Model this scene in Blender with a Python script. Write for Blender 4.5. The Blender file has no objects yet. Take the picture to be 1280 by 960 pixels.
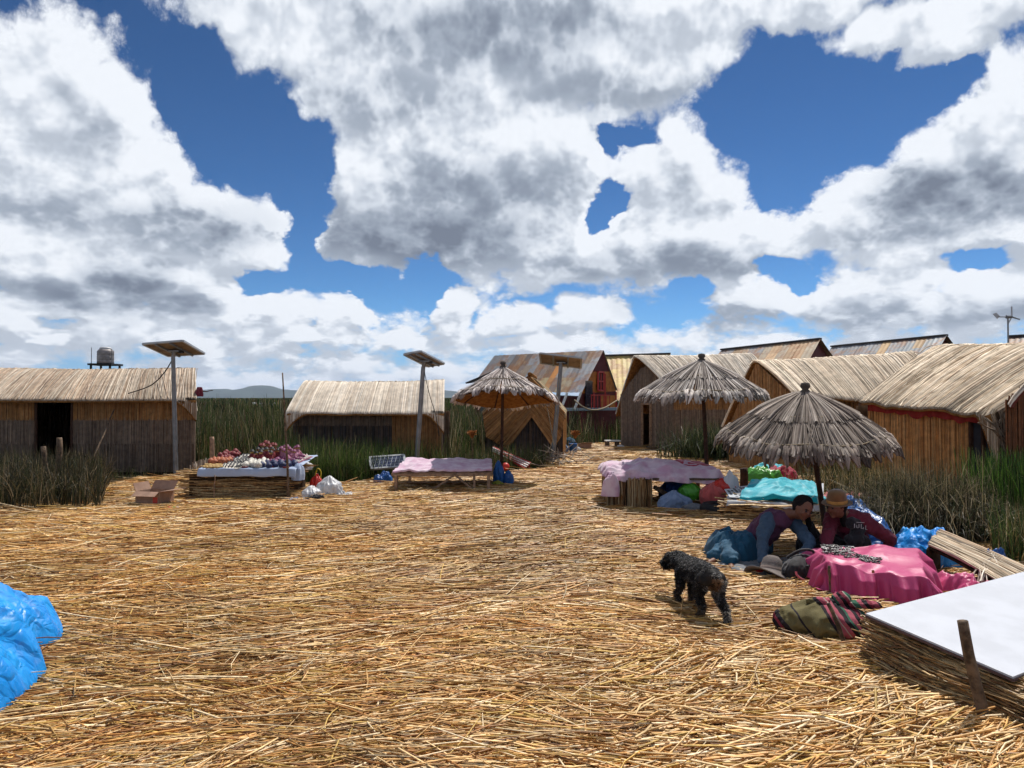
import bpy, bmesh, math, random
import numpy as np
from mathutils import Vector, Matrix
R = math.radians
rng = np.random.default_rng(11)
random.seed(5)
SC = bpy.context.scene
COL = SC.collection
# ---------------------------------------------------------------- camera
H_CAM = 1.65
cd = bpy.data.cameras.new("camera")
cam = bpy.data.objects.new("camera", cd)
COL.objects.link(cam)
cam.location = (0, 0, H_CAM)
cam.rotation_euler = (R(90 + 1.05), 0, 0)
cd.sensor_width = 36
cd.lens = 36 * 925 / 1280
cd.clip_start = 0.05
cd.clip_end = 20000
SC.camera = cam
# measured points of the photograph turned into world positions
def at(px, py, Y):
    return Vector(((px - 640) / 925 * Y, Y, H_CAM + (497 - py) / 925 * Y))
def gr(px, py, z=0.0):
    Y = (H_CAM - z) * 925 / (py - 497)
    return Vector(((px - 640) / 925 * Y, Y, z))
# ---------------------------------------------------------------- light
SUN_DIR = Vector((0.28, 0.54, 1.0)).normalized()
SUN_EL = math.asin(SUN_DIR.z)
SUN_AZ = math.atan2(SUN_DIR.x, SUN_DIR.y)      # clockwise from +Y
sl = bpy.data.lights.new("sun", 'SUN')
sl.energy = 5.0
sl.angle = R(0.55)
sl.color = (1.0, 0.955, 0.88)
sun = bpy.data.objects.new("sun", sl)
COL.objects.link(sun)
sun.rotation_euler = SUN_DIR.to_track_quat('Z', 'Y').to_euler()
sun.location = (20, 36, 50)
vs = SC.view_settings
vs.view_transform = 'Standard'
vs.look = 'None'
vs.gamma = 1
vs.use_curve_mapping = False
vs.exposure = 0.12
SC.cycles.use_adaptive_sampling = True
SC.cycles.adaptive_threshold = 0.02
SC.cycles.adaptive_min_samples = 12
SC.cycles.max_bounces = 6
SC.cycles.diffuse_bounces = 3
SC.cycles.transparent_max_bounces = 8
# ---------------------------------------------------------------- sky
class NT:
    """small wrapper for node building"""
    def __init__(self, tree):
        self.t = tree
    def n(self, kind, **kw):
        nd = self.t.nodes.new(kind)
        for k, v in kw.items():
            setattr(nd, k, v)
        return nd
    def put(self, sock, v):
        if isinstance(v, bpy.types.NodeSocket):
            self.t.links.new(v, sock)
        elif v is not None:
            sock.default_value = v
    def m(self, op, a, b=None, c=None, clamp=False):
        nd = self.n('ShaderNodeMath', operation=op, use_clamp=clamp)
        for i, v in enumerate((a, b, c)):
            self.put(nd.inputs[i], v)
        return nd.outputs[0]
    def v(self, op, a, b=None, c=None):
        nd = self.n('ShaderNodeVectorMath', operation=op)
        self.put(nd.inputs[0], a)
        self.put(nd.inputs[1], b)
        if c is not None:
            self.put(nd.inputs[2], c)
        return nd.outputs[1] if op in ('LENGTH', 'DOT_PRODUCT', 'DISTANCE') else nd.outputs[0]
    def noise(self, vec, scale, detail=4, rough=0.5, dist=0.0, out=0):
        nd = self.n('ShaderNodeTexNoise')
        self.put(nd.inputs['Vector'], vec)
        nd.inputs['Scale'].default_value = scale
        nd.inputs['Detail'].default_value = detail
        nd.inputs['Roughness'].default_value = rough
        nd.inputs['Distortion'].default_value = dist
        return nd.outputs[out]
    def ramp(self, f, stops, interp='LINEAR'):
        nd = self.n('ShaderNodeValToRGB')
        self.put(nd.inputs[0], f)
        cr = nd.color_ramp
        cr.interpolation = interp
        while len(cr.elements) < len(stops):
            cr.elements.new(0.5)
        for e, (p, c) in zip(cr.elements, stops):
            e.position = p
            e.color = (*c, 1) if len(c) == 3 else c
        return nd.outputs[0]
    def sstep(self, f, a, b, lo=0.0, hi=1.0):
        nd = self.n('ShaderNodeMapRange', interpolation_type='SMOOTHSTEP')
        self.put(nd.inputs[0], f)
        for i, v in zip((1, 2, 3, 4), (a, b, lo, hi)):
            self.put(nd.inputs[i], v)
        return nd.outputs[0]
    def mix(self, f, a, b, mode='MIX'):
        nd = self.n('ShaderNodeMix', data_type='RGBA', blend_type=mode)
        self.put(nd.inputs[0], f)
        for i, v in ((6, a), (7, b)):
            if isinstance(v, tuple) and len(v) == 3:
                v = (*v, 1)
            self.put(nd.inputs[i], v)
        return nd.outputs[2]

def sky_angles(px, py):
    """direction (azimuth, elevation) in which a cloud was measured"""
    x, z = (px - 640) / 925, (497 - py) / 925
    return math.atan(x), math.atan(z / math.sqrt(1 + x * x))

# cloud masses: centre, half width, half height
MASS = [(55, 120, 120, 100), (100, 130, 100, 60), (110, 230, 150, 90), (230, 275, 110, 48), (300, 315, 80, 36), (30, 300, 190, 70),
        (60, 395, 220, 45), (150, 350, 190, 45),
        (300, -10, 100, 40), (410, 25, 130, 85), (500, 100, 140, 90), (620, 60, 240, 115), (540, 220, 145, 100), (470, 255, 95, 68),
        (660, 215, 125, 110), (560, 285, 150, 65), (690, 180, 60, 40), (740, 60, 160, 80), (830, 60, 80, 50), (950, -12, 260, 36), (1200, 10, 150, 42),
        (1180, 60, 60, 24),
        (870, 230, 85, 78), (930, 215, 60, 55), (800, 300, 100, 60), (880, 300, 120, 62), (700, 310, 80, 50),
        (1260, 170, 95, 100), (1200, 220, 115, 80), (1110, 260, 115, 70), (1260, 300, 180, 40), (1160, 300, 130, 45),
        (940, 375, 70, 26), (1090, 375, 110, 40), (1250, 370, 80, 36), (330, 395, 60, 38), (440, 400, 42, 24), (400, 430, 60, 16),
        (565, 385, 26, 34), (640, 405, 40, 24), (740, 395, 60, 28), (230, 428, 60, 14), (510, 432, 40, 14), (700, 438, 60, 12)]
# gaps of blue: centre, half sizes
GAP = [(255, 120, 40, 90), (310, 175, 60, 60), (385, 215, 32, 50), (378, 275, 20, 60), (425, 350, 60, 16), (500, 382, 34, 18), (757, 250, 26, 9), (745, 262, 12, 16), (790, 165, 34, 12), (770, 185, 12, 16), (975, 330, 26, 14), (1000, 345, 14, 18), (1212, 326, 42, 15),
       (1000, 150, 120, 85), (975, 215, 50, 50), (60, 402, 30, 10), (1150, 100, 60, 30), (860, 365, 20, 12), (540, 345, 40, 22), (330, 355, 34, 16)]
# grey undersides: centre, half sizes, depth
GREY = [(270, 280, 120, 32, .6), (160, 345, 66, 30, .8), (110, 375, 120, 26, .7), (50, 260, 70, 40, .35), (230, 385, 70, 10, .6),
        (520, 290, 150, 48, .8), (600, 250, 130, 60, .55), (470, 130, 110, 50, .25), (610, 30, 170, 58, .62), (760, 110, 120, 26, .35),
        (860, 330, 90, 24, .6), (800, 385, 60, 20, .55), (900, 395, 100, 20, .35), (1200, 235, 120, 44, .85), (1120, 290, 90, 20, .4),
        (1090, 395, 130, 18, .4), (1250, 390, 90, 18, .45), (880, 240, 60, 50, .15), (740, 330, 90, 20, .4), (100, 150, 40, 60, .12)]

def build_world():
    w = bpy.data.worlds.new("World")
    SC.world = w
    w.use_nodes = True
    t = w.node_tree
    t.nodes.clear()
    g = NT(t)
    tc = g.n('ShaderNodeTexCoord').outputs['Generated']
    d = g.v('NORMALIZE', tc)
    sp = g.n('ShaderNodeSeparateXYZ')
    t.links.new(d, sp.inputs[0])
    X, Y, Z = sp.outputs
    az = g.m('ARCTAN2', X, Y)
    el = g.m('ARCSINE', Z)
    cmb = g.n('ShaderNodeCombineXYZ')
    t.links.new(az, cmb.inputs[0]); t.links.new(el, cmb.inputs[1])
    P = cmb.outputs[0]
    # stretch: clouds get smaller and flatter towards the horizon
    elc = g.m('MAXIMUM', el, -0.02)
    den = g.m('ADD', elc, 0.16)
    q = g.n('ShaderNodeCombineXYZ')
    t.links.new(g.m('MULTIPLY', az, 2.5), q.inputs[0])
    t.links.new(g.m('MULTIPLY', g.m('LOGARITHM', g.m('ADD', den, 0.06), 2.718), 1.5), q.inputs[1])
    Q = q.outputs[0]

    def group(name, detail, amp_p, amp_n):
        gt = bpy.data.node_groups.new(name, 'ShaderNodeTree')
        gt.interface.new_socket('P', in_out='INPUT', socket_type='NodeSocketVector')
        gt.interface.new_socket('Q', in_out='INPUT', socket_type='NodeSocketVector')
        gt.interface.new_socket('D', in_out='OUTPUT', socket_type='NodeSocketFloat')
        h = NT(gt)
        gi = h.n('NodeGroupInput'); go = h.n('NodeGroupOutput')
        p, qq = gi.outputs[0], gi.outputs[1]
        w1 = h.noise(qq, 3.0, 6, 0.6, out=1)
        w2 = h.v('MULTIPLY', h.v('SUBTRACT', w1, (0.5, 0.5, 0.5)), (0.11, 0.10, 0))
        pw = h.v('ADD', p, w2)
        def field(lst, k):
            acc = None
            for e in lst:
                a, b = sky_angles(e[0], e[1])
                a2, _ = sky_angles(e[0] + e[2], e[1]); a1, _ = sky_angles(e[0] - e[2], e[1])
                _, b2 = sky_angles(e[0], e[1] - e[3]); _, b1 = sky_angles(e[0], e[1] + e[3])
                sx, sy = 2 / (a2 - a1), 2 / (b2 - b1)
                ln = h.v('LENGTH', h.v('MULTIPLY_ADD', pw, (sx, sy, 0), (-a * sx, -b * sy, 0)))
                if len(e) > 4:
                    ln = h.m('ADD', ln, 0.0)
                acc = ln if acc is None else h.m('SMOOTH_MIN', acc, ln, k)
            return acc
        f = h.m('SUBTRACT', 1.32, field(MASS, 0.22))
        gp = h.sstep(field(GAP, 0.15), 0.2, 1.6, 1.25, 0.0)
        f = h.m('SUBTRACT', h.m('MINIMUM', f, 0.7), gp)
        # low band of many small clouds, and cover outside the measured window
        ss = h.n('ShaderNodeSeparateXYZ'); gt.links.new(p, ss.inputs[0])
        e_ = ss.outputs[1]
        band = h.sstep(e_, 0.08, 0.18, 0.26, -0.6)
        f = h.m('MAXIMUM', f, band)
        outw = h.m('MAXIMUM', h.sstep(h.m('ABSOLUTE', ss.outputs[0]), 0.68, 0.85, -1, 0.12), h.sstep(e_, 0.52, 0.68, -1, 0.12))
        f = h.m('MAXIMUM', f, outw)
        vo = h.n('ShaderNodeTexVoronoi', feature='F1', normalize=True)
        vw = h.v('ADD', qq, h.v('MULTIPLY', h.v('SUBTRACT', h.noise(qq, 9, 3, 0.6, out=1), (0.5, 0.5, 0.5)), (0.045, 0.045, 0)))
        gt.links.new(vw, vo.inputs['Vector'])
        vo.inputs['Scale'].default_value = 5.2
        vo.inputs['Detail'].default_value = detail
        vo.inputs['Roughness'].default_value = 0.60
        vo.inputs['Lacunarity'].default_value = 2.15
        puff = h.m('SUBTRACT', 0.30, vo.outputs['Distance'])
        ns = h.m('SUBTRACT', h.noise(qq, 4.5, detail + 4, 0.62), 0.5)
        f = h.m('MULTIPLY_ADD', puff, amp_p, f)
        f = h.m('MULTIPLY_ADD', ns, amp_n, f)
        gt.links.new(f, go.inputs[0])
        return gt
    gA = group("cloud_fine", 6.0, 2.1, 0.85)
    gB = group("cloud_soft", 3.0, 2.1, 0.22)
    def use(gt, p, qv):
        nd = g.n('ShaderNodeGroup', node_tree=gt)
        t.links.new(p, nd.inputs[0]); t.links.new(qv, nd.inputs[1])
        return nd.outputs[0]
    D = use(gA, P, Q)
    oP = g.v('ADD', P, (0.012, 0.022, 0))
    oQ = g.v('ADD', Q, (0.03, 0.085, 0))
    D1 = use(gB, oP, oQ)
    oP2 = g.v('ADD', P, (0.0, -0.035, 0))
    # relief: how much cloud stands between here and the sun
    alpha = g.sstep(D, -0.04, 0.34)
    rel = g.m('SUBTRACT', use(gB, P, Q), D1)
    lit = g.sstep(rel, -0.34, 0.30)
    thick = g.sstep(D1, 0.25, 1.35)
    # grey bases
    acc = None
    wn = g.v('MULTIPLY', g.v('SUBTRACT', g.noise(Q, 3.2, 3, 0.5, out=1), (0.5, 0.5, 0.5)), (0.12, 0.085, 0))
    pw = g.v('ADD', P, wn)
    for e in GREY:
        a, b = sky_angles(e[0], e[1])
        sx = 2 / (sky_angles(e[0] + e[2], e[1])[0] - sky_angles(e[0] - e[2], e[1])[0])
        sy = 2 / (sky_angles(e[0], e[1] - e[3])[1] - sky_angles(e[0], e[1] + e[3])[1])
        ln = g.v('LENGTH', g.v('MULTIPLY_ADD', pw, (sx, sy, 0), (-a * sx, -b * sy, 0)))
        val = g.sstep(ln, 1.45, 0.35, 0.0, e[4])
        acc = val if acc is None else g.m('MAXIMUM', acc, val)
    base = g.m('MULTIPLY', acc, g.sstep(D1, 0.1, 0.9, 0.35, 1.0))
    big = g.sstep(g.noise(Q, 2.6, 3, 0.5), 0.45, 0.72, 0.0, 0.10)
    shade = g.m('ADD', g.m('MULTIPLY', base, 0.86), g.m('MULTIPLY', big, thick))
    shade = g.m('ADD', shade, g.m('MULTIPLY', g.m('SUBTRACT', 1.0, lit), 0.30))
    shade = g.m('ADD', shade, g.sstep(D1, 0.15, 1.1, 0.0, 0.07))
    shade = g.m('SUBTRACT', shade, g.m('MULTIPLY', lit, 0.07), clamp=True)
    ccol = g.ramp(shade, [(0.0, (0.83, 0.865, 0.92)), (0.22, (0.62, 0.67, 0.745)), (0.5, (0.36, 0.41, 0.49)), (0.8, (0.24, 0.28, 0.35)), (1.0, (0.17, 0.20, 0.26))])
    st = g.n('ShaderNodeTexSky', sky_type='NISHITA')
    st.sun_disc = False
    st.sun_elevation = SUN_EL
    st.sun_rotation = SUN_AZ
    st.altitude = 3800
    st.air_density = 1.0
    st.dust_density = 0.4
    st.ozone_density = 1.6
    skyc = g.v('SCALE', st.outputs[0]); skyc.node.inputs[3].default_value = 0.085
    sk = g.n('ShaderNodeGamma'); t.links.new(skyc, sk.inputs[0]); sk.inputs[1].default_value = 1.45; skyc = g.v('MULTIPLY', sk.outputs[0], (0.88, 1.28, 1.36))
    skyc = g.mix(g.sstep(el, -0.01, 0.14, 0.85, 0.0), skyc, (0.21, 0.41, 0.70))
    alpha2 = g.m('MULTIPLY', alpha, g.sstep(el, -0.02, 0.004, 0.4, 1.0))
    fin = g.mix(alpha2, skyc, ccol)
    bg = g.n('ShaderNodeBackground')
    t.links.new(fin, bg.inputs[0])
    bg.inputs[1].default_value = 1.0
    # the sky texture's own strength of 0.088 is applied above, before the clouds are laid over it
    out = g.n('ShaderNodeOutputWorld')
    t.links.new(bg.outputs[0], out.inputs[0])
build_world()
SC.world.cycles.sampling_method = "MANUAL"
SC.world.cycles.sample_map_resolution = 256

# ================================================================ helpers
def tag(o, label=None, cat=None, group=None, kind=None):
    if label: o["label"] = label
    if cat: o["category"] = cat
    if group: o["group"] = group
    if kind: o["kind"] = kind
    return o

def thing(name, label, cat, loc=(0, 0, 0), rz=0.0, group=None):
    o = bpy.data.objects.new(name, None)
    COL.objects.link(o)
    o.location = loc
    o.rotation_euler = (0, 0, rz)
    o.empty_display_size = 0.2
    return tag(o, label, cat, group)

def copy_tree(o, parent=None):
    c = o.copy()
    COL.objects.link(c)
    c.parent = parent
    for ch in list(o.children):
        copy_tree(ch, c)
    return c

def link_mesh(name, me, mat=None, parent=None, loc=None, smooth=True):
    if mat: me.materials.append(mat)
    if smooth and len(me.polygons):
        me.polygons.foreach_set('use_smooth', np.ones(len(me.polygons), bool))
    o = bpy.data.objects.new(name, me)
    COL.objects.link(o)
    if parent is not None: o.parent = parent
    if loc is not None: o.location = loc
    return o

def arr_mesh(name, V, F, cols=None):
    """V (n,3), F (m,4) or (m,3) int; cols (n,3)"""
    V = np.ascontiguousarray(V, dtype=np.float32).reshape(-1, 3)
    F = np.ascontiguousarray(F, dtype=np.int32)
    me = bpy.data.meshes.new(name)
    k = F.shape[1]
    me.vertices.add(len(V)); me.vertices.foreach_set('co', V.ravel())
    me.loops.add(F.size); me.loops.foreach_set('vertex_index', F.ravel())
    me.polygons.add(len(F))
    me.polygons.foreach_set('loop_start', np.arange(0, F.size, k, dtype=np.int32))
    me.polygons.foreach_set('loop_total', np.full(len(F), k, dtype=np.int32))
    if cols is not None:
        a = me.color_attributes.new('Col', 'FLOAT_COLOR', 'POINT')
        c4 = np.ones((len(V), 4), np.float32); c4[:, :3] = cols
        a.data.foreach_set('color', c4.ravel())
    me.update(calc_edges=True)
    return me

def strands(name, P, rad, cols, mat, parent=None, sides=3, flat=None, smooth=True):
    """P (N,K,3) centre lines, rad (N,K) radii, cols (N,3) or (N,K,3): thin stalks in one mesh.
    flat: (N,3) direction of the wide side -> two-sided ribbon blades"""
    P = np.asarray(P, np.float64)
    N, K, _ = P.shape
    T = np.empty_like(P)
    T[:, 1:-1] = P[:, 2:] - P[:, :-2]
    T[:, 0] = P[:, 1] - P[:, 0]
    T[:, -1] = P[:, -1] - P[:, -2]
    T /= np.linalg.norm(T, axis=2, keepdims=True) + 1e-9
    if cols.ndim == 2:
        cols = np.repeat(cols[:, None, :], K, axis=1)
    if flat is not None:
        S = flat[:, None, :] * rad[..., None]
        V = np.stack([P - S, P + S], axis=2)            # N,K,2,3
        base = (np.arange(N)[:, None] * K + np.arange(K - 1)[None]) * 2
        F = np.stack([base, base + 1, base + 3, base + 2], axis=-1).reshape(-1, 4)
        C = np.repeat(cols[:, :, None, :], 2, axis=2)
        me = arr_mesh(name, V.reshape(-1, 3), F, C.reshape(-1, 3))
        return link_mesh(name, me, mat, parent, smooth=smooth)
    up = np.zeros_like(T); up[..., 2] = 1
    par = np.abs(T[..., 2]) > 0.9
    up[par] = (1, 0, 0)
    A = np.cross(T, up); A /= np.linalg.norm(A, axis=2, keepdims=True) + 1e-9
    B = np.cross(A, T)
    ph = rng.random(N)[:, None] * 6.28 if sides == 3 else np.zeros((N, 1))
    V = np.empty((N, K, sides, 3))
    for s in range(sides):
        a = ph + s * 2 * math.pi / sides
        V[:, :, s] = P + (A * np.cos(a)[..., None] + B * np.sin(a)[..., None]) * rad[..., None]
    base = (np.arange(N)[:, None] * K + np.arange(K - 1)[None]) * sides
    fs = []
    for s in range(sides):
        s2 = (s + 1) % sides
        fs.append(np.stack([base + s, base + s2, base + sides + s2, base + sides + s], axis=-1).reshape(-1, 4))
    F = np.concatenate(fs)
    if sides == 3:                                       # end caps as degenerate-free quads are not needed on thin stalks
        pass
    C = np.repeat(cols[:, :, None, :], sides, axis=2)
    me = arr_mesh(name, V.reshape(-1, 3), F, C.reshape(-1, 3))
    return link_mesh(name, me, mat, parent, smooth=smooth)

def grid_mesh(name, G, mat, parent=None, cols=None, thick=0.0, smooth=True):
    """G (n,m,3) grid of points -> sheet"""
    n, m, _ = G.shape
    i = np.arange(n - 1)[:, None] * m + np.arange(m - 1)[None]
    F = np.stack([i, i + 1, i + m + 1, i + m], axis=-1).reshape(-1, 4)
    me = arr_mesh(name, G.reshape(-1, 3), F, None if cols is None else cols.reshape(-1, 3))
    o = link_mesh(name, me, mat, parent, smooth=smooth)
    if thick:
        md = o.modifiers.new('thick', 'SOLIDIFY'); md.thickness = thick; md.offset = 0
    return o

class MB:
    """collects boxes, tubes and polygons into one mesh"""
    def __init__(self): self.bm = bmesh.new()
    def box(self, c, s, rz=0.0, rot=None):
        M = Matrix.Translation(c) @ (rot if rot is not None else Matrix.Rotation(rz, 4, 'Z')) @ Matrix.Diagonal((*s, 1))
        bmesh.ops.create_cube(self.bm, size=1.0, matrix=M)
        return self
    def bar(self, a, b, w, d=None, up=(0, 0, 1)):
        a, b = Vector(a), Vector(b)
        d = d or w
        z = (b - a); L = z.length; z.normalize()
        u = Vector(up)
        if abs(z.dot(u)) > 0.95: u = Vector((1, 0, 0))
        x = u.cross(z).normalized(); y = z.cross(x)
        M = Matrix((x * w, y * d, z * L)).transposed().to_4x4()
        M.translation = (a + b) / 2
        bmesh.ops.create_cube(self.bm, size=1.0, matrix=M)
        return self
    def tube(self, a, b, r0, r1=None, n=10):
        a, b = Vector(a), Vector(b)
        r1 = r0 if r1 is None else r1
        q = (b - a).to_track_quat('Z', 'Y').to_matrix().to_4x4()
        q.translation = (a + b) / 2
        bmesh.ops.create_cone(self.bm, cap_ends=True, segments=n, radius1=r0, radius2=r1, depth=(b - a).length, matrix=q)
        return self
    def ball(self, c, r, s=(1, 1, 1), sub=2):
        M = Matrix.Translation(c) @ Matrix.Diagonal((*s, 1))
        bmesh.ops.create_icosphere(self.bm, subdivisions=sub, radius=r, matrix=M)
        return self
    def poly(self, pts):
        self.bm.faces.new([self.bm.verts.new(p) for p in pts])
        return self
    def lathe(self, prof, c=(0, 0, 0), n=20):
        rings = []
        for r, z in prof:
            rings.append([self.bm.verts.new((c[0] + r * math.cos(2 * math.pi * k / n), c[1] + r * math.sin(2 * math.pi * k / n), c[2] + z)) for k in range(n)])
        for a, b in zip(rings, rings[1:]):
            for k in range(n):
                self.bm.faces.new((a[k], a[(k + 1) % n], b[(k + 1) % n], b[k]))
        return self
    def build(self, name, mat, parent=None, smooth=False, bevel=0.0, thick=0.0, loc=None):
        me = bpy.data.meshes.new(name)
        bmesh.ops.recalc_face_normals(self.bm, faces=self.bm.faces)
        self.bm.to_mesh(me); self.bm.free()
        o = link_mesh(name, me, mat, parent, smooth=smooth, loc=loc)
        if thick:
            md = o.modifiers.new('thick', 'SOLIDIFY'); md.thickness = thick; md.offset = 0
        if bevel:
            md = o.modifiers.new('bevel', 'BEVEL'); md.width = bevel; md.segments = 2; md.limit_method = 'ANGLE'
        return o

def tube_path(name, pts, r, mat, parent=None, n=6):
    pts = np.array([tuple(p) for p in pts], float)
    # smooth resample
    k = len(pts); t = np.linspace(0, k - 1, (k - 1) * 6 + 1); i = np.clip(t.astype(int), 0, k - 2); f = (t - i)[:, None]
    p0, p1, p2, p3 = pts[np.clip(i - 1, 0, k - 1)], pts[i], pts[i + 1], pts[np.clip(i + 2, 0, k - 1)]
    q = 0.5 * (2 * p1 + (p2 - p0) * f + (2 * p0 - 5 * p1 + 4 * p2 - p3) * f ** 2 + (3 * p1 - p0 - 3 * p2 + p3) * f ** 3)
    return strands(name, q[None], np.full((1, len(q)), r), np.array([[.5, .5, .5]]), mat, parent, sides=n)

# smooth value noise in numpy
_perm = rng.random((64, 64))
def vnoise(x, y, seed=0):
    x = np.asarray(x, float) + seed * 7.31; y = np.asarray(y, float) + seed * 3.77
    xi = np.floor(x).astype(int); yi = np.floor(y).astype(int)
    fx = x - xi; fy = y - yi
    fx = fx * fx * (3 - 2 * fx); fy = fy * fy * (3 - 2 * fy)
    a = _perm[xi % 64, yi % 64]; b = _perm[(xi + 1) % 64, yi % 64]
    c = _perm[xi % 64, (yi + 1) % 64]; d = _perm[(xi + 1) % 64, (yi + 1) % 64]
    return (a * (1 - fx) + b * fx) * (1 - fy) + (c * (1 - fx) + d * fx) * fy
def fnoise(x, y, o=3, seed=0):
    s = 0; a = 1; t = 0
    for i in range(o):
        s = s + a * (vnoise(np.asarray(x) * 2 ** i, np.asarray(y) * 2 ** i, seed + i) - 0.5); t += a; a *= 0.5
    return s / t * 2

# ================================================================ materials
def new_mat(name):
    m = bpy.data.materials.new(name); m.use_nodes = True
    g = NT(m.node_tree)
    b = m.node_tree.nodes['Principled BSDF']
    return m, g, b

def strand_mat(name, rough=0.55, transl=0.0, spec=0.3, var=0.25, scale=18):
    m, g, b = new_mat(name)
    ca = g.n('ShaderNodeVertexColor', layer_name='Col').outputs[0]
    geo = g.n('ShaderNodeNewGeometry').outputs['Position']
    nz = g.sstep(g.noise(geo, scale, 3, 0.6), 0.3, 0.7, 1 - var, 1 + var)
    c = g.v('SCALE', ca); g.put(c.node.inputs[3], nz)
    g.put(b.inputs['Base Color'], c)
    b.inputs['Roughness'].default_value = rough
    b.inputs['Specular IOR Level'].default_value = spec
    if transl:
        tr = g.n('ShaderNodeBsdfTranslucent'); g.put(tr.inputs[0], c)
        mx = g.n('ShaderNodeMixShader'); mx.inputs[0].default_value = transl
        g.t.links.new(b.outputs[0], mx.inputs[1]); g.t.links.new(tr.outputs[0], mx.inputs[2])
        g.t.links.new(mx.outputs[0], g.t.nodes['Material Output'].inputs[0])
    return m

def plain(name, col, rough=0.6, spec=0.3, metal=0.0, var=0.15, scale=12, bump=0.0, bscale=60, col2=None, transl=0.0, sheen=0.0):
    """one colour with small uneven wear, optional second colour in patches and fine relief"""
    m, g, b = new_mat(name)
    tc = g.n('ShaderNodeTexCoord').outputs['Object']
    n1 = g.noise(tc, scale, 5, 0.6)
    f = g.sstep(n1, 0.35, 0.68)
    c2 = col2 if col2 is not None else tuple(x * (1 - var * 1.6) for x in col)
    c = g.mix(f, col, c2)
    g.put(b.inputs['Base Color'], c)
    b.inputs['Roughness'].default_value = rough
    b.inputs['Specular IOR Level'].default_value = spec
    b.inputs['Metallic'].default_value = metal
    if sheen: b.inputs['Sheen Weight'].default_value = sheen
    if bump:
        bp = g.n('ShaderNodeBump'); bp.inputs['Strength'].default_value = bump; bp.inputs['Distance'].default_value = 0.01
        g.put(bp.inputs['Height'], g.noise(tc, bscale, 4, 0.6))
        g.put(b.inputs['Normal'], bp.outputs[0])
    if transl:
        tr = g.n('ShaderNodeBsdfTranslucent'); g.put(tr.inputs[0], c)
        mx = g.n('ShaderNodeMixShader'); mx.inputs[0].default_value = transl
        g.t.links.new(b.outputs[0], mx.inputs[1]); g.t.links.new(tr.outputs[0], mx.inputs[2])
        g.t.links.new(mx.outputs[0], g.t.nodes['Material Output'].inputs[0])
    return m

M = {}
M['straw'] = strand_mat('straw', 0.5, 0.0, 0.35, 0.3, 30)
M['reed'] = strand_mat('cut_reed', 0.6, 0.0, 0.25, 0.2, 10)
M['thatch'] = strand_mat('thatch', 0.8, 0.0, 0.12, 0.15, 6)
M['blade'] = strand_mat('reed_blade', 0.5, 0.3, 0.3, 0.25, 3)
M['fur'] = strand_mat('fur', 0.6, 0.0, 0.3, 0.2, 20)
M['paint'] = strand_mat('dyed', 0.6, 0.0, 0.3, 0.1, 40)
M['core'] = plain('reed_core', (0.055, 0.035, 0.02), 0.9, 0.1, var=0.4, scale=9)
M['under_mat'] = plain('reed_mat_underside', (0.36, 0.17, 0.055), 0.8, 0.1, var=0.3, scale=14, bump=0.5, transl=0.35)
M['wall_core'] = plain('wall_mat_core', (0.15, 0.085, 0.045), 0.9, 0.1, var=0.3, scale=9)
M['dark'] = plain('dark_lining', (0.012, 0.011, 0.012), 0.9, 0.1)
M['wood'] = plain('weathered_wood', (0.17, 0.115, 0.075), 0.8, 0.2, var=0.45, scale=18, bump=0.5)
M['dark_wood'] = plain('dark_pole_wood', (0.06, 0.028, 0.018), 0.75, 0.2, var=0.3, scale=16, bump=0.5)
M['pale_wood'] = plain('pale_timber', (0.36, 0.23, 0.15), 0.8, 0.2, var=0.3, scale=14, bump=0.4)
M['steel'] = plain('galvanised_steel', (0.22, 0.23, 0.245), 0.45, 0.5, metal=0.35, var=0.2, scale=7)
M['frame'] = plain('panel_frame', (0.42, 0.43, 0.44), 0.4, 0.5, metal=0.5, var=0.1)
M['rope'] = plain('rope', (0.32, 0.26, 0.18), 0.9, 0.1, bump=0.6, bscale=90)
M['cable'] = plain('cable', (0.02, 0.02, 0.02), 0.6)

# ================================================================ ground
SHORE = np.array([(-40, 2), (-14, 6.0), (-9.8, 9.5), (-7.9, 12.0), (-7.6, 15.2), (-7.0, 16.2), (-5.6, 16.2), (-4.9, 14.6), (-3.9, 14.1), (-2.6, 14.9), (-1.4, 16.2), (0.0, 16.9),
                  (0.9, 17.8), (1.2, 20.5), (2.0, 24.5), (3.4, 27), (5.2, 26), (12, 26), (26, 22), (40, 10)])
def shore_y(x):
    return np.interp(x, SHORE[:, 0], SHORE[:, 1])
def ground_z(x, y):
    x = np.asarray(x, float); y = np.asarray(y, float)
    h = 0.045 * fnoise(x * 0.55, y * 0.55, 3, 3) + 0.02 * fnoise(x * 1.9, y * 1.9, 2, 9)
    d = shore_y(x) - y
    k = np.clip(d / 0.9 + 0.35, 0, 1); k = k * k * (3 - 2 * k)
    return h * k + (-0.42 + 0.04 * fnoise(x * 0.3, y * 0.3, 2, 5)) * (1 - k)

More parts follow.
